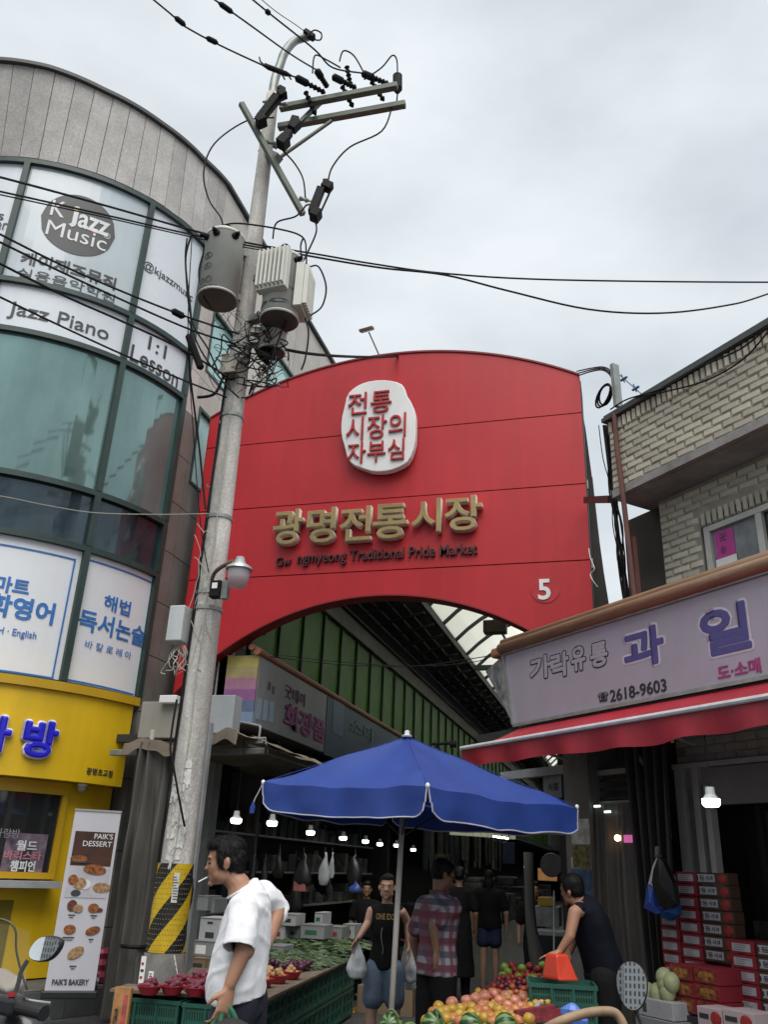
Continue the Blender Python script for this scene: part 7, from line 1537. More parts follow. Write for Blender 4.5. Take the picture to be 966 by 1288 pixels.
def limb(mb, pts, rs, n=14):
    P_ = []; R_ = []
    for i in range(len(pts)-1):
        for k in range(6): t = k/6; P_.append(V(pts[i]).lerp(V(pts[i+1]), t)); R_.append(rs[i]+(rs[i+1]-rs[i])*t)
    P_.append(V(pts[-1])); R_.append(rs[-1]); mb.tube(P_, R_, n)
    mb.ell(pts[0], rs[0], rs[0], rs[0], None, 12, 8); mb.ell(pts[-1], rs[-1], rs[-1], rs[-1], None, 12, 8)
def frameM(f, u): f = V(f).normalized(); u = V(u); s_ = f.cross(u).normalized(); u = s_.cross(f); return Matrix((s_, f, u)).transposed()   # local x side(right), y forward, z up
def head(mb, hair, c, f, u, k=1., style='short', eyes=None, nose=1):
    M = frameM(f, u); c = V(c); P_ = lambda x, y, z: c+M @ V((x*k, y*k, z*k)); E_ = lambda x, y, z, a, b, d, t=mb, nu=16, nv=10, R=None: t.ell(P_(x, y, z), a*k, b*k, d*k, M @ R if R else M, nu, nv)
    E_(0, -.006, .03, .074, .088, .083); E_(0, .025, -.02, .062, .066, .085); E_(0, .045, -.07, .04, .04, .035)
    E_(.035, .02, -.06, .03, .045, .035); E_(-.035, .02, -.06, .03, .045, .035)
    E_(0, .084, -.014, .011, .013, .03); E_(0, .095, -.026, .013, .013, .011); E_(0, .076, .022, .045, .014, .014)     # nose, brow
    E_(0, .080, -.06, .02, .010, .006); E_(0, .078, -.072, .018, .010, .007); E_(0, .078, -.098, .018, .014, .014)    # lips, chin
    E_(.034, .056, -.024, .019, .018, .022); E_(-.034, .056, -.024, .019, .018, .022)
    for sg_ in (-1, 1): E_(sg_*.077, -.005, -.012, .009, .02, .031, R=Matrix.Rotation(.2, 3, 'X')); E_(sg_*.084, -.012, -.005, .008, .012, .02)
    if hair is not None:
        E_(0, -.018, .043, .081, .086, .08, hair); E_(0, -.035, .005, .077, .066, .075, hair); E_(0, .03, .082, .058, .05, .032, hair)
        if style != 'bun':
            for sg_ in (-1, 1): E_(sg_*.066, .012, .04, .018, .03, .045, hair)
        if style == 'full':
            E_(0, .025, .08, .07, .066, .04, hair); E_(.0, .06, .072, .05, .025, .022, hair); E_(.0, -.035, .065, .078, .066, .045, hair)
        if style == 'long': E_(0, -.06, -.08, .085, .05, .12, hair); E_(0, -.05, -.16, .075, .04, .08, hair)
        if style == 'bun': E_(0, -.10, .0, .045, .045, .045, hair)
    return P_, E_, M
def hand(mb, w_, d, pn_, th, s_=1., curl=.4, lens=(.075, .082, .077, .062)):
    """w_ wrist, d finger direction, pn_ palm normal (towards which fingers curl), th thumb side"""
    d = V(d).normalized(); pn_ = V(pn_); pn_ = (pn_-d*pn_.dot(d)).normalized(); t_ = d.cross(pn_); t_ = t_ if t_.dot(V(th)) > 0 else -t_
    w_ = V(w_); ce = w_+d*.045*s_
    mb.loft([(w_-d*.01*s_, t_*.027*s_, pn_*.019*s_), (w_+d*.02*s_, t_*.033*s_, pn_*.017*s_), (w_+d*.06*s_, t_*.041*s_, pn_*.015*s_), (w_+d*.09*s_, t_*.040*s_, pn_*.012*s_)], 14)
    for i, L_ in enumerate(lens):
        off = (1.5-i)*.0205; p = w_+d*.086*s_+t_*off*s_; a = curl*(.8+.12*i); dd = d+t_*off*1.2; pts = [p-d*.015*s_, p]
        for seg, fr in enumerate((.45, .32, .25)):
            ang_ = a*(seg+.6); q = (dd*math.cos(ang_)+pn_*math.sin(ang_)).normalized(); p = p+q*L_*fr*s_; pts.append(p)
        mb.tube(pts, [.0088*s_, .0085*s_, .0078*s_, .0072*s_, .006*s_], 8); mb.ell(pts[-1], .0065*s_, .0065*s_, .0065*s_, None, 8, 6)
    p = w_+d*.025*s_+t_*.028*s_; q1 = p+(d*.6+t_*.7+pn_*.35).normalized()*.038*s_; q2 = q1+(d*.9+t_*.2+pn_*(.3+curl*.5)).normalized()*.032*s_; mb.tube([w_+d*.01*s_+t_*.01*s_, p, q1, q2], [.014*s_, .0135*s_, .011*s_, .008*s_], 8); mb.ell(q2, .008*s_, .008*s_, .008*s_, None, 8, 6)
def torso(mb, rings, grow=0):
    # rings: (centre, side unit, front unit, half width, half depth)
    pts = []
    for i in range(len(rings)-1):
        for k in range(4):
            t = k/4; a, b = rings[i], rings[i+1]; pts.append((V(a[0]).lerp(V(b[0]), t), (V(a[1]).lerp(V(b[1]), t)).normalized(), (V(a[2]).lerp(V(b[2]), t)).normalized(), a[3]+(b[3]-a[3])*t, a[4]+(b[4]-a[4])*t))
    pts.append(rings[-1]); mb.loft([(c, V(s_)*(a+grow), V(f)*(b+grow)) for c, s_, f, a, b in pts], 24)
def folds(amp, fr, seed=0, st=(1, 1, 1)):
    def g(p):
        q = V((p.x*fr*st[0]+seed, p.y*fr*st[1], p.z*fr*st[2])); n_ = noise.noise(q+V((noise.noise(q*.7)*1.2, 0, 0))); r_ = 1-abs(n_)*2.2
        return amp*(r_*.6+noise.noise(q*2.3)*.4)
    return g
def eyes_(par, P_, k=1.):
    for sg_ in (-1, 1):
        MB().ell(P_(sg_*.033, .0765, -.004), .012*k, .005*k, .0035*k).build('eye', blk, par)
        MB().tube([P_(sg_*.018, .0865, .020), P_(sg_*.033, .086, .023), P_(sg_*.05, .075, .018)], .0024*k, 6).build('eyebrow', hairm, par)
    f = MB(); f.ell(P_(0, .0925, -.067), .02*k, .004*k, .0022*k); f.build('lips', mat('lip', (.2, .06, .05), .5), par)

def strands(par, f, n=2600, ln=.028, seed=1):
    ho = [c for c in par.children if c.name.startswith('hair')][0]; me = ho.data; r = random.Random(seed); f = V(f).normalized(); mb = MB(); vs = me.vertices; M0 = PW[par]
    for _ in range(n):
        v = vs[r.randrange(len(vs))]; nn = v.normal.copy(); d = (V((0, 0, -1))*.7-f*.25+V((r.uniform(-.5, .5), r.uniform(-.5, .5), r.uniform(-.3, .3)))); d = (d-nn*d.dot(nn))
        if d.length < .1: continue
        d.normalize(); sd_ = nn.cross(d)*.0011; L_ = ln*r.uniform(.5, 1.2); p0 = v.co+nn*.0005; p1 = p0+d*L_*.5+nn*.004; p2 = p0+d*L_+nn*r.uniform(.0, .006)
        mb.add([M0 @ q for q in (p0-sd_, p0+sd_, p1+sd_*.8, p1-sd_*.8, p2)], [(0, 1, 2, 3), (3, 2, 4)])
    o = mb.build('hair_strands', hairm, par); o['kind'] = 'stuff'
# ---- man in white shirt walking left (seen from his left side, stooped)
D0 = 4.35
mn = thing('person', 'man in loose white t-shirt and dark trousers walking left, hand on his back', 'person', tuple(V((-1.75, 4.05, 0))))
vl = -_r0; vb = _fh                  # left in view / away from viewer
def m(x, y, d=0): return at(x, y, D0+d)
fwd = (vl*.97-_fh*.12).normalized(); rside = (_fh*.97+vl*.12).normalized()   # his right side is away from the viewer
B = MB(); H = MB()
hd_f = (fwd+V((0, 0, -.13))).normalized()
P_, E_, HM = head(B, H, m(284, 1083, .0), hd_f, V((0, 0, 1))+fwd*.12, .95, 'full')
H.ell(P_(0, .01, .078), .072, .075, .04, HM); H.ell(P_(0, -.06, .02), .068, .042, .065, HM); H.ell(P_(0, -.058, -.03), .058, .035, .045, HM)
for sg_ in (-1, 1): H.ell(P_(sg_*.072, .02, .02), .012, .022, .05, HM)
nk = m(300, 1112, .0); limb(B, [P_(0, -.02, -.03), P_(0, -.03, -.08), nk, m(303, 1126)], [.050, .049, .053, .062])
shc = m(308, 1128, 0); sh_n = m(306, 1140, -.17); sh_f = m(330, 1128, .19)
pel = m(306, 1235, 0); waist = m(302, 1205, 0); chest = m(302, 1160, 0)
S_ = rside
def ring(c, w_, d_, tilt): up_ = (V((0, 0, 1))+fwd*tilt).normalized(); f_ = rside.cross(up_).normalized(); f_ = f_ if f_.dot(fwd) > 0 else -f_; return (c, rside, f_, w_, d_)
tr_ = [ring(m(300, 1256), .165, .11, .05), ring(m(301, 1235), .168, .11, .1), ring(m(303, 1205), .155, .105, .15), ring(m(307, 1172), .175, .10, .2), ring(m(309, 1145), .19, .10, .35), ring(m(307, 1128), .155, .085, .5), ring(m(306, 1116), .085, .065, .6)]
torso(B, tr_, -.02)
limb(B, [sh_n, m(309, 1188, -.24), m(289, 1238, -.27)], [.052, .043, .026]); limb(B, [sh_f, m(351, 1140, .25), m(340, 1172, .16), m(332, 1196, .05)], [.052, .043, .036, .026])
limb(B, [sh_n, m(309, 1170, -.22)], [.055, .048])
B.ell(m(310, 1192, -.24), .04, .04, .05); wr_ = m(288, 1243, -.27); hdir = (m(283, 1262, -.28)-wr_).normalized(); hand(B, wr_, hdir, fwd*.5+_fh*.6, fwd, 1.02, .75)
wr2 = m(333, 1194, .06); hand(B, wr2, (m(322, 1203, .0)-wr2), -fwd*.4-_fh*.5, V((0, 0, 1)), 1.0, .5)
hip_n, hip_f = m(298, 1262, -.09), m(310, 1262, .09)
limb(B, [hip_n, hip_n+V((0, 0, -.42))+fwd*.10, hip_n+V((0, 0, -.9))+fwd*.05], [.085, .058, .045]); limb(B, [hip_f, hip_f+V((0, 0, -.42))+fwd*.0, V((hip_f.x, hip_f.y, .09))-fwd*.25], [.085, .058, .045])
for base_ in (V((hip_n.x, hip_n.y, .05))+fwd*.08, V((hip_f.x, hip_f.y, .05))-fwd*.2): B.ell(base_+fwd*.05, .05, .12, .045, frameM(fwd, (0, 0, 1)))
body = remesh(B, 'body', skin, mn, .0055, 4)
remesh(H, 'hair', hairm, mn, .006, 3, disp=lambda p: .004*noise.noise(V((p.x*60, p.y*60, p.z*160)))+.003*noise.noise(p*30)); eyes_(mn, P_); strands(mn, hd_f)
# shirt
C_ = MB(); tr2 = [ring(m(295, 1262), .20, .122, -.05), ring(m(297, 1238), .20, .124, .0), ring(m(302, 1205), .19, .122, .1), ring(m(307, 1172), .195, .112, .2), ring(m(310, 1145), .20, .108, .4), ring(m(308, 1128), .165, .092, .6), ring(m(305, 1117), .082, .064, .8)]
torso(C_, tr2, .004)
cu1, cu2 = m(300, 1193, -.262), m(350, 1148, .27); limb(C_, [sh_n+V((0, 0, -.01)), m(304, 1166, -.225), cu1+(cu1-m(304, 1166, -.225)).normalized()*.02], [.066, .062, .064], 20); limb(C_, [sh_f, m(341, 1133, .235), cu2+(cu2-m(341, 1133, .235)).normalized()*.02], [.066, .062, .064], 20)
wht = mat('white_cotton', (.74, .75, .78), .85, var=.03, scale=4, bump=.55, bscale=14, sheen=.2)
def shirt_d(p):
    q = V((p.x*.8+p.z*.5, p.y, p.z*.6-p.x*.4)); a_n = noise.noise(V((q.x*5, q.y*5, q.z*14))); rg = (1-min(1, abs(a_n)*3.2))**2
    return folds(.010, 6.0, 3, (1, 1, .4))(p)+folds(.004, 14, 9, (1.3, 1.3, .7))(p)+.010*rg*(.4+.6*abs(noise.noise(p*3)))
so2 = remesh(C_, 'white_shirt', wht, mn, .009, 5, disp=shirt_d)
bm = bmesh.new(); bm.from_mesh(so2.data); inv_ = PW[mn].inverted()
for c_, n_ in ((m(297, 1255), V((0, 0, -1))-fwd*.2), (m(303, 1116), V((0, 0, 1))+fwd*.8)): bmesh.ops.bisect_plane(bm, geom=bm.verts[:]+bm.edges[:]+bm.faces[:], plane_co=inv_ @ c_, plane_no=n_.normalized(), clear_outer=True)
for c_, p0, sgn in ((cu1, m(304, 1166, -.225), -1), (cu2, m(341, 1133, .235), 1)):
    ci, n_ = inv_ @ c_, (c_-p0).normalized(); side0 = (m(305, 1190)-V((0, 0, 0))).dot(rside)
    fs_ = [f for f in bm.faces if (f.calc_center_median()-ci).length < .105 and sgn*((PW[mn] @ f.calc_center_median()).dot(rside)-side0) > .212]
    gs = list({v for f in fs_ for v in f.verts})+list({e for f in fs_ for e in f.edges})+fs_
    bmesh.ops.bisect_plane(bm, geom=gs, plane_co=ci, plane_no=n_, clear_outer=True)
bm.to_mesh(so2.data); bm.free(); so_m = so2.modifiers.new('cloth_thickness', 'SOLIDIFY'); so_m.thickness = .004; so_m.offset = -1
def sleeve_tube(path, rs, lab):
    pts = smooth_path(path, 10); n_ = len(pts); f = MB(); nn = 36; f.tube(pts, [rs[0]+(rs[1]-rs[0])*i/(n_-1) for i in range(n_)], nn, cap=False); last = f.v[-nn:]; c_ = sum(last, V((0, 0, 0)))/nn
    cen = [sum(f.v[i*nn:(i+1)*nn], V((0, 0, 0)))/nn for i in range(n_)]; vv = []
    for i in range(n_):
        for k in range(nn): q = f.v[i*nn+k]; r_ = (q-cen[i]).normalized(); vv.append(q+r_*(shirt_d(q)*.8+.004*math.sin(i*.9+k*.35)*(i/n_)))
    f.v = vv; dn_ = (pts[-1]-pts[-2]).normalized(); b_ = len(f.v)
    for k in range(nn): q = f.v[(n_-1)*nn+k]; f.v.append(c_+(q-c_)*.93-dn_*.0)
    for k in range(nn): q = f.v[(n_-1)*nn+k]; f.v.append(c_+(q-c_)*.9-dn_*.05)
    for k in range(nn): k2 = (k+1) % nn; f.f.append(((n_-1)*nn+k, (n_-1)*nn+k2, b_+k2, b_+k)); f.f.append((b_+k, b_+k2, b_+nn+k2, b_+nn+k))
    o = f.build('sleeve', wht, mn, smooth=True); return o
MB().tube([m(303, 1119)+(S_*math.cos(a)*.082+((fwd+V((0, 0, -.65))).normalized())*math.sin(a)*.07) for a in [k*math.pi/12 for k in range(25)]], .006, 6).build('collar_rib', wht, mn)
T_ = MB(); torso(T_, [ring(m(300, 1274), .165, .105, 0), ring(m(299, 1258), .165, .105, .0), ring(m(300, 1244), .155, .095, .1)], .0)
limb(T_, [hip_n+V((0, 0, .02)), hip_n+V((0, 0, -.42))+fwd*.10, hip_n+V((0, 0, -.86))+fwd*.05], [.098, .085, .072], 18); limb(T_, [hip_f+V((0, 0, .02)), hip_f+V((0, 0, -.42)), V((hip_f.x, hip_f.y, .12))-fwd*.23], [.098, .085, .072], 18)
remesh(T_, 'trousers', mat('navy_trousers', (.012, .014, .028), .8, var=.2, scale=5), mn, .013, 4, disp=folds(.008, 7, 1, (1, 1, .5)))
# cigarette
MB().tube([P_(-.012, .092, -.066), P_(-.018, .135, -.083)], .0028, 8).build('cigarette', wp, mn)
# green strap bag in his hand
gb = thing('green_bag', 'green strapped dark bag carried low by the man in the white t-shirt', 'bag', tuple(m(282, 1290, -.27)))
gst = mat('green_strap', (.03, .16, .09), .7)
for dx in (-.03, .03): MB().tube(smooth_path([m(270+dx*200, 1300, -.3), m(275+dx*100, 1275, -.29), m(282, 1263, -.28), m(290+dx*100, 1275, -.27), m(296+dx*200, 1300, -.26)], 6), .011, 8).build('strap', gst, gb)
q = m(284, 1325, -.28); MB().ell(q, .16, .09, .13, None, 18, 12).build('bag', mat('dark_bag_cloth', (.02, .02, .022), .8), gb, smooth=True)

# ---- generic standing figure
def figure(label, ctr_px, D, facing, hgt_px_top, shirt_m, leg_m, short=False, sleeve='short', style='short', arms=None, legs_skin=False, skin_m=skin, lean=0, skirt=False, build=1., headdir=None, armpts=None, face=False, handskip=False, legspread=.0, hood=None):
    top = at(ctr_px, hgt_px_top, D); Ht = top.z; k = Ht/1.70; x0, y0 = top.x, top.y; f = V(facing).normalized(); r = f.cross(V((0, 0, 1))).normalized()
    t = thing('person', label, 'person', (x0, y0, 0)); L_ = lambda a, b, c: V((x0, y0, 0))+r*a*k+f*(b+lean*max(0, (c-.95)))*k+V((0, 0, c*k*(1-.04*lean*lean)))
    up_ = (V((0, 0, 1))+f*lean).normalized(); ff = (f-V((0, 0, 1))*lean).normalized(); bw = build
    Bm, Hm = MB(), MB(); P1, E1, M1 = head(Bm, Hm, L_(0, .02, 1.58), headdir or f, V((0, 0, 1)), k, style)
    limb(Bm, [P1(0, -.02, -.04), L_(0, -.01, 1.44), L_(0, -.01, 1.38)], [.05*k, .05*k, .06*k])
    tor = [(L_(0, 0, .86), r, ff, .155*k*bw, .105*k*bw), (L_(0, 0, .95), r, ff, .16*k*bw, .11*k*bw), (L_(0, 0, 1.08), r, ff, .135*k*bw, .10*k*bw), (L_(0, 0, 1.25), r, ff, .16*k*bw, .11*k*bw), (L_(0, 0, 1.37), r, ff, .165*k*bw, .09*k*bw), (L_(0, 0, 1.43), r, ff, .08*k, .065*k)]
    torso(Bm, tor, -.012)
    Sm = MB(); torso(Sm, tor, .014)
    ap = armpts or {}
    for sg_ in (-1, 1):
        sh = L_(sg_*.175*bw, -.0, 1.36); el = ap.get((sg_, 'e'), L_(sg_*.235*bw, -.03, 1.09)); wr_ = ap.get((sg_, 'w'), L_(sg_*.235*bw, .06, .86))
        limb(Bm, [L_(sg_*.1, 0, 1.36), sh, el, wr_], [.05*k, .05*k, .040*k, .025*k]); hd = ap.get((sg_, 'h'), (wr_-el)); 
        if not handskip: hand(Bm, wr_, hd, -r*sg_, f, k, .45)
        if sleeve == 'short': limb(Sm, [L_(sg_*.12, 0, 1.36), sh, sh.lerp(el, .72)], [.06*k, .062*k, .068*k])
        elif sleeve == 'none': limb(Sm, [L_(sg_*.08, 0, 1.36), L_(sg_*.145*bw, 0, 1.375)], [.058*k, .05*k])
    Lm = MB(); torso(Lm, tor[:2]+[(L_(0, 0, 1.0), r, ff, .155*k*bw, .105*k*bw)], .008)
    for sg_ in (-1, 1):
        hp2 = L_(sg_*.085, 0, .86); kn = L_(sg_*(.09+legspread), .03*sg_, .47); an = L_(sg_*(.09+legspread), .06*sg_-.02, .09)
        limb(Bm, [hp2, kn, kn.lerp(an, .3), an], [.082*k, .052*k, .052*k, .033*k]); Bm.ell(an+f*.06*k-V((0, 0, .04*k)), .042*k, .12*k, .035*k, frameM(f, (0, 0, 1)))
        if short: limb(Lm, [hp2, hp2.lerp(kn, (.62 if short == 'knee' else .45))], [.105*k, .10*k if short == 'knee' else .11*k])
        else: limb(Lm, [hp2, kn, an], [.10*k, .075*k, .062*k])
    if skirt: Lm.loft([(L_(0, 0, .95), r*.16*k, ff*.12*k), (L_(0, 0, .6), r*.2*k, ff*.17*k), (L_(0, 0, .3), r*.22*k, ff*.2*k)], 20)
    bd_ = remesh(Bm, 'body', skin_m, t, .0075, 3); remesh(Hm, 'hair', hairm, t, .01, 3, disp=folds(.003, 30)); remesh(Sm, 'shirt', shirt_m, t, .012, 4, disp=folds(.007, 8, 2, (1, 1, .6)), cuts=None)
    remesh(Lm, 'shorts' if short else ('skirt' if skirt else 'trousers'), leg_m, t, .013, 4, disp=folds(.006, 8, 5, (1, 1, .5)))
    sh_ = MB()
    for sg_ in (-1, 1): an = L_(sg_*(.09+legspread), .06*sg_-.02, .09); sh_.ell(an+f*.06*k-V((0, 0, .05*k)), .048*k, .135*k, .04*k, frameM(f, (0, 0, 1)), 14, 8)
    sh_.build('shoes', blk, t, smooth=True)
    if D < 9: strands(t, f, 900)
    if face: eyes_(t, P1, k)
    return t, L_, P1, k, f, r
tocam = lambda x, D: (V((CP.x, CP.y, 0))-V((at(x, 1100, D).x, at(x, 1100, D).y, 0))).normalized()
blt = mat('black_cotton', (.008, .008, .009), .85, var=.2, scale=6, bump=.6, bscale=16, spec=.2); den = mat('denim_blue', (.13, .18, .25), .8, var=.35, scale=3, bump=.2); dend = mat('dark_denim', (.014, .022, .06), .8, var=.2)
# woman walking towards the viewer
DW = 8.5; fw = (tocam(490, DW)+_r0*-.1).normalized()
wx = {(1, 'e'): at(459, 1165, DW-.02), (1, 'w'): at(447, 1185, DW-.1), (-1, 'e'): at(511, 1165, DW), (-1, 'w'): at(514, 1192, DW-.02)}
# her right hand is at image left
wo, WL, WP, wk_, wf_, wr3 = figure('woman in black sleeveless top and denim shorts walking forward with white plastic bags', 488, DW, fw, 1099, blt, den, short='knee', sleeve='none', style='bun', armpts={(1, 'e'): at(463, 1160, DW), (1, 'w'): at(451, 1180, DW-.12), (1, 'h'): at(445, 1188, DW-.15)-at(451, 1180, DW-.12), (-1, 'e'): at(512, 1158, DW+.03), (-1, 'w'): at(514, 1190, DW+.0)}, skin_m=skin2, face=True, build=.84, legspread=.02)
SWm = Surf(lambda x, y: ((at(x, y, DW-.14)-at(490, 1150, DW-.14)).dot(_r0), at(x, y, DW-.14).z), lambda u, v, w_: at(490, 1150, DW-.14)*1+_r0*u+V((0, 0, v-at(490, 1150, DW-.14).z))-_fh*w_)
gl2 = mat('gold_print', (.4, .3, .1), .4)
letters('ONE IDOL', SWm, (473, 1153), (499, 1153), 8, gl2, wo, off=.02, depth=.003, lift=.003)
tp_ = MB(); tp_.tube(smooth_path([WP(-.05, -.01, -.12), WL(.03, .115, 1.2), WL(.01, .13, 1.05), WL(.015, .13, 1.0)], 5), .003, 4); tp_.build('necklace', steel, wo)
MB().tube([at(508+4*math.cos(a), 1182+1.2*math.sin(a), DW+.0-.04*math.sin(a)) for a in [k*.6 for k in range(11)]], .004, 5).build('bracelet', rp, wo)
wbag = mat('white_plastic', (.62, .64, .66), .35, var=.06, bump=.3, bscale=20)
def pbag(px, py, w_, h_, D, label):
    q = at(px, py, D); s_ = ((q-CP).dot(CF))/F_PX; W, Hh = w_*s_, h_*s_; t = thing('plastic_bag', label, 'bag', tuple(q-V((0, 0, Hh))))
    f = MB(); f.loft([(q, V((.012, 0, 0)), V((0, .01, 0))), (q-V((0, 0, Hh*.15)), V((W*.2, 0, 0)), V((0, W*.1, 0))), (q-V((0, 0, Hh*.4)), V((W*.36, 0, 0)), V((0, W*.25, 0))), (q-V((0, 0, Hh*.75)), V((W*.5, 0, 0)), V((0, W*.34, 0))), (q-V((0, 0, Hh*.95)), V((W*.38, 0, 0)), V((0, W*.28, 0))), (q-V((0, 0, Hh)), V((W*.15, 0, 0)), V((0, W*.1, 0)))], 20)
    f2 = MB(); f2.v = f.v; f2.f = f.f; remesh(f2, 'bag', wbag, t, .009, 2, disp=lambda p: .012*noise.noise(V((p.x*22, p.y*22, p.z*9)))); return t
pbag(450, 1186, 26, 40, DW-.12, 'white plastic bag hanging from the hand at the left of the woman'); pbag(517, 1162, 24, 66, DW+.1, 'tall white plastic bag at the woman right beside the plaid man'); pbag(516, 1212, 14, 30, DW+.2, 'x').update_tag()
for o in COL.objects:
    if o.get('label') == 'x': o['label'] = 'small bag under the tall white one beside the plaid man'

# plaid man, seen side-back, looking down right
DM = 7.5; pm_ = mat('plaid_shirt', (.4, .4, .42), .85, var=0)
t = pm_.node_tree; pb = t.nodes['Principled BSDF']; c = t.nodes.new('ShaderNodeTexCoord'); s3 = t.nodes.new('ShaderNodeSeparateXYZ'); t.links.new(c.outputs['Object'], s3.inputs[0])
def wave(sock, sc_, thr, ph=0):
    a = t.nodes.new('ShaderNodeMath'); a.operation = 'MULTIPLY_ADD'; a.inputs[1].default_value = sc_; a.inputs[2].default_value = ph; t.links.new(sock, a.inputs[0]); s_ = t.nodes.new('ShaderNodeMath'); s_.operation = 'SINE'; t.links.new(a.outputs[0], s_.inputs[0]); g = t.nodes.new('ShaderNodeMath'); g.operation = 'GREATER_THAN'; g.inputs[1].default_value = thr; t.links.new(s_.outputs[0], g.inputs[0]); return g.outputs[0]
adx = t.nodes.new('ShaderNodeMath'); t.links.new(s3.outputs[0], adx.inputs[0]); t.links.new(s3.outputs[1], adx.inputs[1])
def mixc(fac, a, b, f_=1.):
    n_ = t.nodes.new('ShaderNodeMix'); n_.data_type = 'RGBA'; ml_ = t.nodes.new('ShaderNodeMath'); ml_.operation = 'MULTIPLY'; ml_.inputs[1].default_value = f_; t.links.new(fac, ml_.inputs[0]); t.links.new(ml_.outputs[0], n_.inputs[0])
    if isinstance(a, tuple): n_.inputs[6].default_value = a
    else: t.links.new(a, n_.inputs[6])
    n_.inputs[7].default_value = b; return n_.outputs[2]
c1m = mixc(wave(s3.outputs[2], 68, .0), (.32, .30, .32, 1), (.03, .035, .075, 1), .75); c2m = mixc(wave(adx.outputs[0], 68, .1), c1m, (.05, .05, .10, 1), .65); c3m = mixc(wave(s3.outputs[2], 34, .55, 1.0), c2m, (.2, .035, .05, 1), .6); c4m = mixc(wave(adx.outputs[0], 34, .6, .5), c3m, (.2, .035, .05, 1), .5); t.links.new(c4m, pb.inputs['Base Color'])
fp = (_r0*.75+_fh*.55).normalized(); hdp = (_r0*.85+_fh*.25-V((0, 0, .35))).normalized()
pmn, PL, PP, pk_, pf_, prr = figure('man in plaid short sleeved shirt and black trousers looking down at the fruit', 551, DM, fp, 1079, pm_, blt, style='short', headdir=hdp, skin_m=skin3, build=1.1, lean=.05,
    armpts={(1, 'e'): at(545, 1163, DM-.17), (1, 'w'): at(549, 1196, DM-.16), (1, 'h'): V((0.1, 0, -1))})
MB().tube([PP(.077, .0, .0), PP(.078, .05, .004), PP(.07, .09, .004)], .0025, 5).build('glasses', blk, pmn)
f = MB(); f.tube([PL(0, -.005, 1.44)+(prr*math.cos(a)*.075+pf_*math.sin(a)*.06)*pk_+V((0, 0, .01)) for a in [k*math.pi/10 for k in range(21)]], .016, 6); f.build('collar', pm_, pmn)
# background shoppers
figure('woman in long black dress seen from behind with a patterned bag', 578, 13.2, -tocam(578, 13.2)*1., 1090, blt, blt, style='bun', skirt=True, skin_m=skin3)
hbg = boxpx(556, 1138, 574, 1160, 12.6, .1, mat('patterned_tote', (.16, .16, .17), .7, var=1.0, scale=22), 'patterned_bag', 'patterned tote bag beside the woman in the long black dress', 'bag')
figure('woman in black top and dark denim shorts walking away into the arcade', 615, 14.3, (-tocam(615, 14.3)+_r0*.1).normalized(), 1094, blt, dend, short=True, style='long', skin_m=skin2, build=1.15)
figure('dim figure in dark clothes sitting behind the right hand counter', 672, 12.5, tocam(672, 12.5), 1108, blt, blt, style='full', skin_m=skin3, handskip=True)
figure('dim seller bending among the hanging bags at the back of the left stall', 462, 13.0, tocam(462, 13.0), 1108, blt, blt, style='full', skin_m=skin3, handskip=True)
# man in dark sleeveless top leaning on the tub
DS = 7.25; fs = (-_r0*.94-_fh*.25).normalized()
ls, LL, LP, lk, lf, lr = figure('man in dark blue sleeveless top leaning left with his hand on the red tub', 742, DS, fs, 1112, mat('navy_tank', (.008, .011, .022), .8, var=.2), blt, sleeve='none', style='short', lean=.0, skin_m=skin, build=1.2, handskip=True) if 0 else (None,)*6
ld = thing('person', 'man in dark blue sleeveless top leaning left with his hand on the red tub', 'person', tuple(V((at(755, 1200, DS).x, at(755, 1200, DS).y, 0))))
def s(x, y, d=0): return at(x, y, DS+d)
Bm, Hm = MB(), MB(); LP, _, LM = head(Bm, Hm, s(720, 1119), (-_r0*.72+_fh*.6+V((0, 0, -.12))).normalized(), (V((0, 0, 1))-fs*-.25), 1.0, 'short')
for sg_ in (-1, 1): Hm.ell(LP(sg_*.07, .0, .02), .014, .035, .04, LM)
rs_ = fs.cross(V((0, 0, 1))).normalized()
def rg_(c, w_, d_, tl): up_ = (V((0, 0, 1))+fs*tl).normalized(); f_ = up_.cross(rs_).normalized(); f_ = f_ if f_.dot(fs) > 0 else -f_; return (c, rs_, f_, w_, d_)
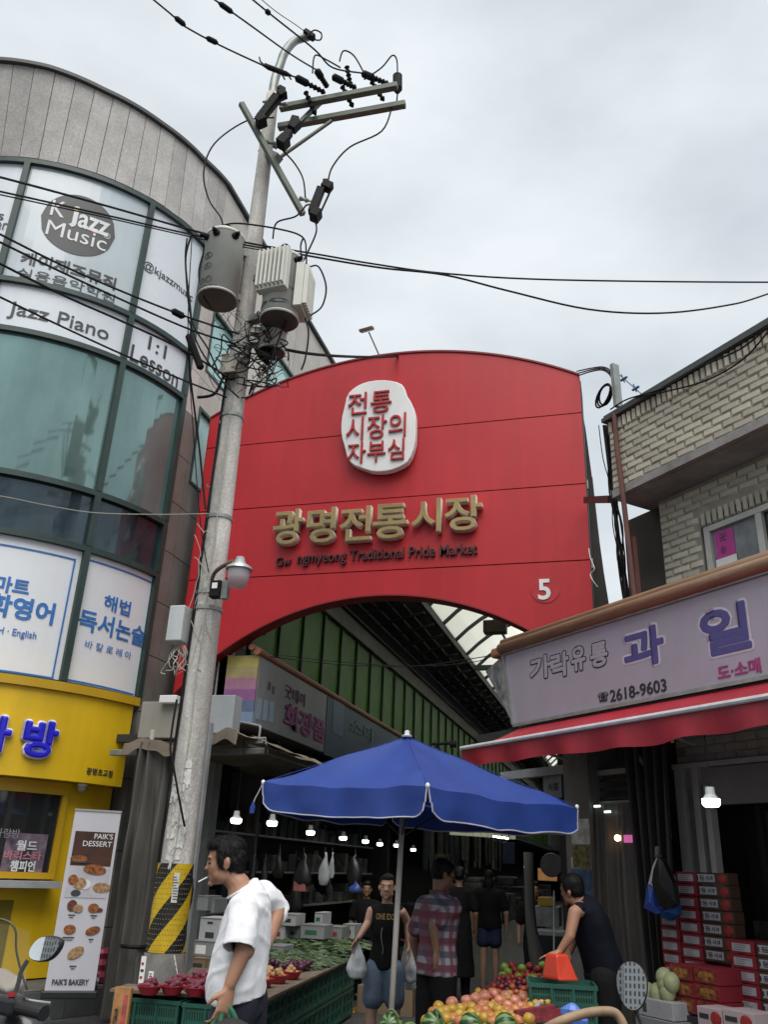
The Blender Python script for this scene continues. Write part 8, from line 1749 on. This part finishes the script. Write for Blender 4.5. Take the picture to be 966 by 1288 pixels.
tr3 = [rg_(s(762, 1226), .175, .125, .1), rg_(s(757, 1207), .175, .125, .2), rg_(s(749, 1182), .17, .12, .3), rg_(s(742, 1158), .185, .115, .4), rg_(s(735, 1141), .175, .095, .5), rg_(s(727, 1131), .09, .07, .7)]
torso(Bm, tr3, -.016); limb(Bm, [LP(0, -.02, -.04), s(726, 1133)], [.055, .062])
shn = s(723, 1148, -.16); limb(Bm, [s(732, 1143, -.1), shn, s(717, 1178, -.2), s(704, 1197, -.18)], [.055, .05, .038, .025]); hand(Bm, s(705, 1197, -.18), s(688, 1201, -.16)-s(705, 1197, -.18), V((0, 0, -1)), -_fh, 1.0, .15)
shf = s(738, 1140, .2); limb(Bm, [shf, s(728, 1170, .22), s(716, 1198, .2)], [.055, .046, .028]); hand(Bm, s(716, 1198, .2), s(706, 1206, .15)-s(716, 1198, .2), V((0, 0, -1)), -_fh, 1., .2)
for d_ in (-.1, .1):
    h_ = s(762, 1232, d_); limb(Bm, [h_, V((h_.x+.0, h_.y, .48)), V((h_.x+.08, h_.y, .09))], [.09, .06, .045])
remesh(Bm, 'body', skin, ld, .0075, 3); remesh(Hm, 'hair', hairm, ld, .009, 3); strands(ld, fs, 1200)
Sm = MB(); torso(Sm, tr3, .014); limb(Sm, [s(736, 1143, -.08), s(728, 1143, -.14)], [.06, .045]); remesh(Sm, 'sleeveless_top', mat('navy_tank', (.004, .006, .013), .85, var=.2, spec=.2), ld, .012, 4, disp=folds(.008, 7, 4, (1, 1, .5)))
Lm = MB(); torso(Lm, [rg_(s(764, 1240), .19, .14, 0), rg_(s(760, 1222), .19, .14, .1)], .006)
for d_ in (-.1, .1): h_ = s(762, 1232, d_); limb(Lm, [h_, V((h_.x, h_.y, .48)), V((h_.x+.08, h_.y, .1))], [.12, .09, .075])
remesh(Lm, 'trousers', blt, ld, .013, 4)
f = MB(); q = V((s(762, 1232).x+.06, s(762, 1232).y, .05)); f.ell(q+V((0, -.1, 0)), .13, .05, .05).ell(q+V((0, .1, 0)), .13, .05, .05); f.build('shoes', blk, ld)
print('objects', len(bpy.data.objects), 'tris', sum(len(o.data.polygons) for o in bpy.data.objects if o.type == 'MESH')*2)
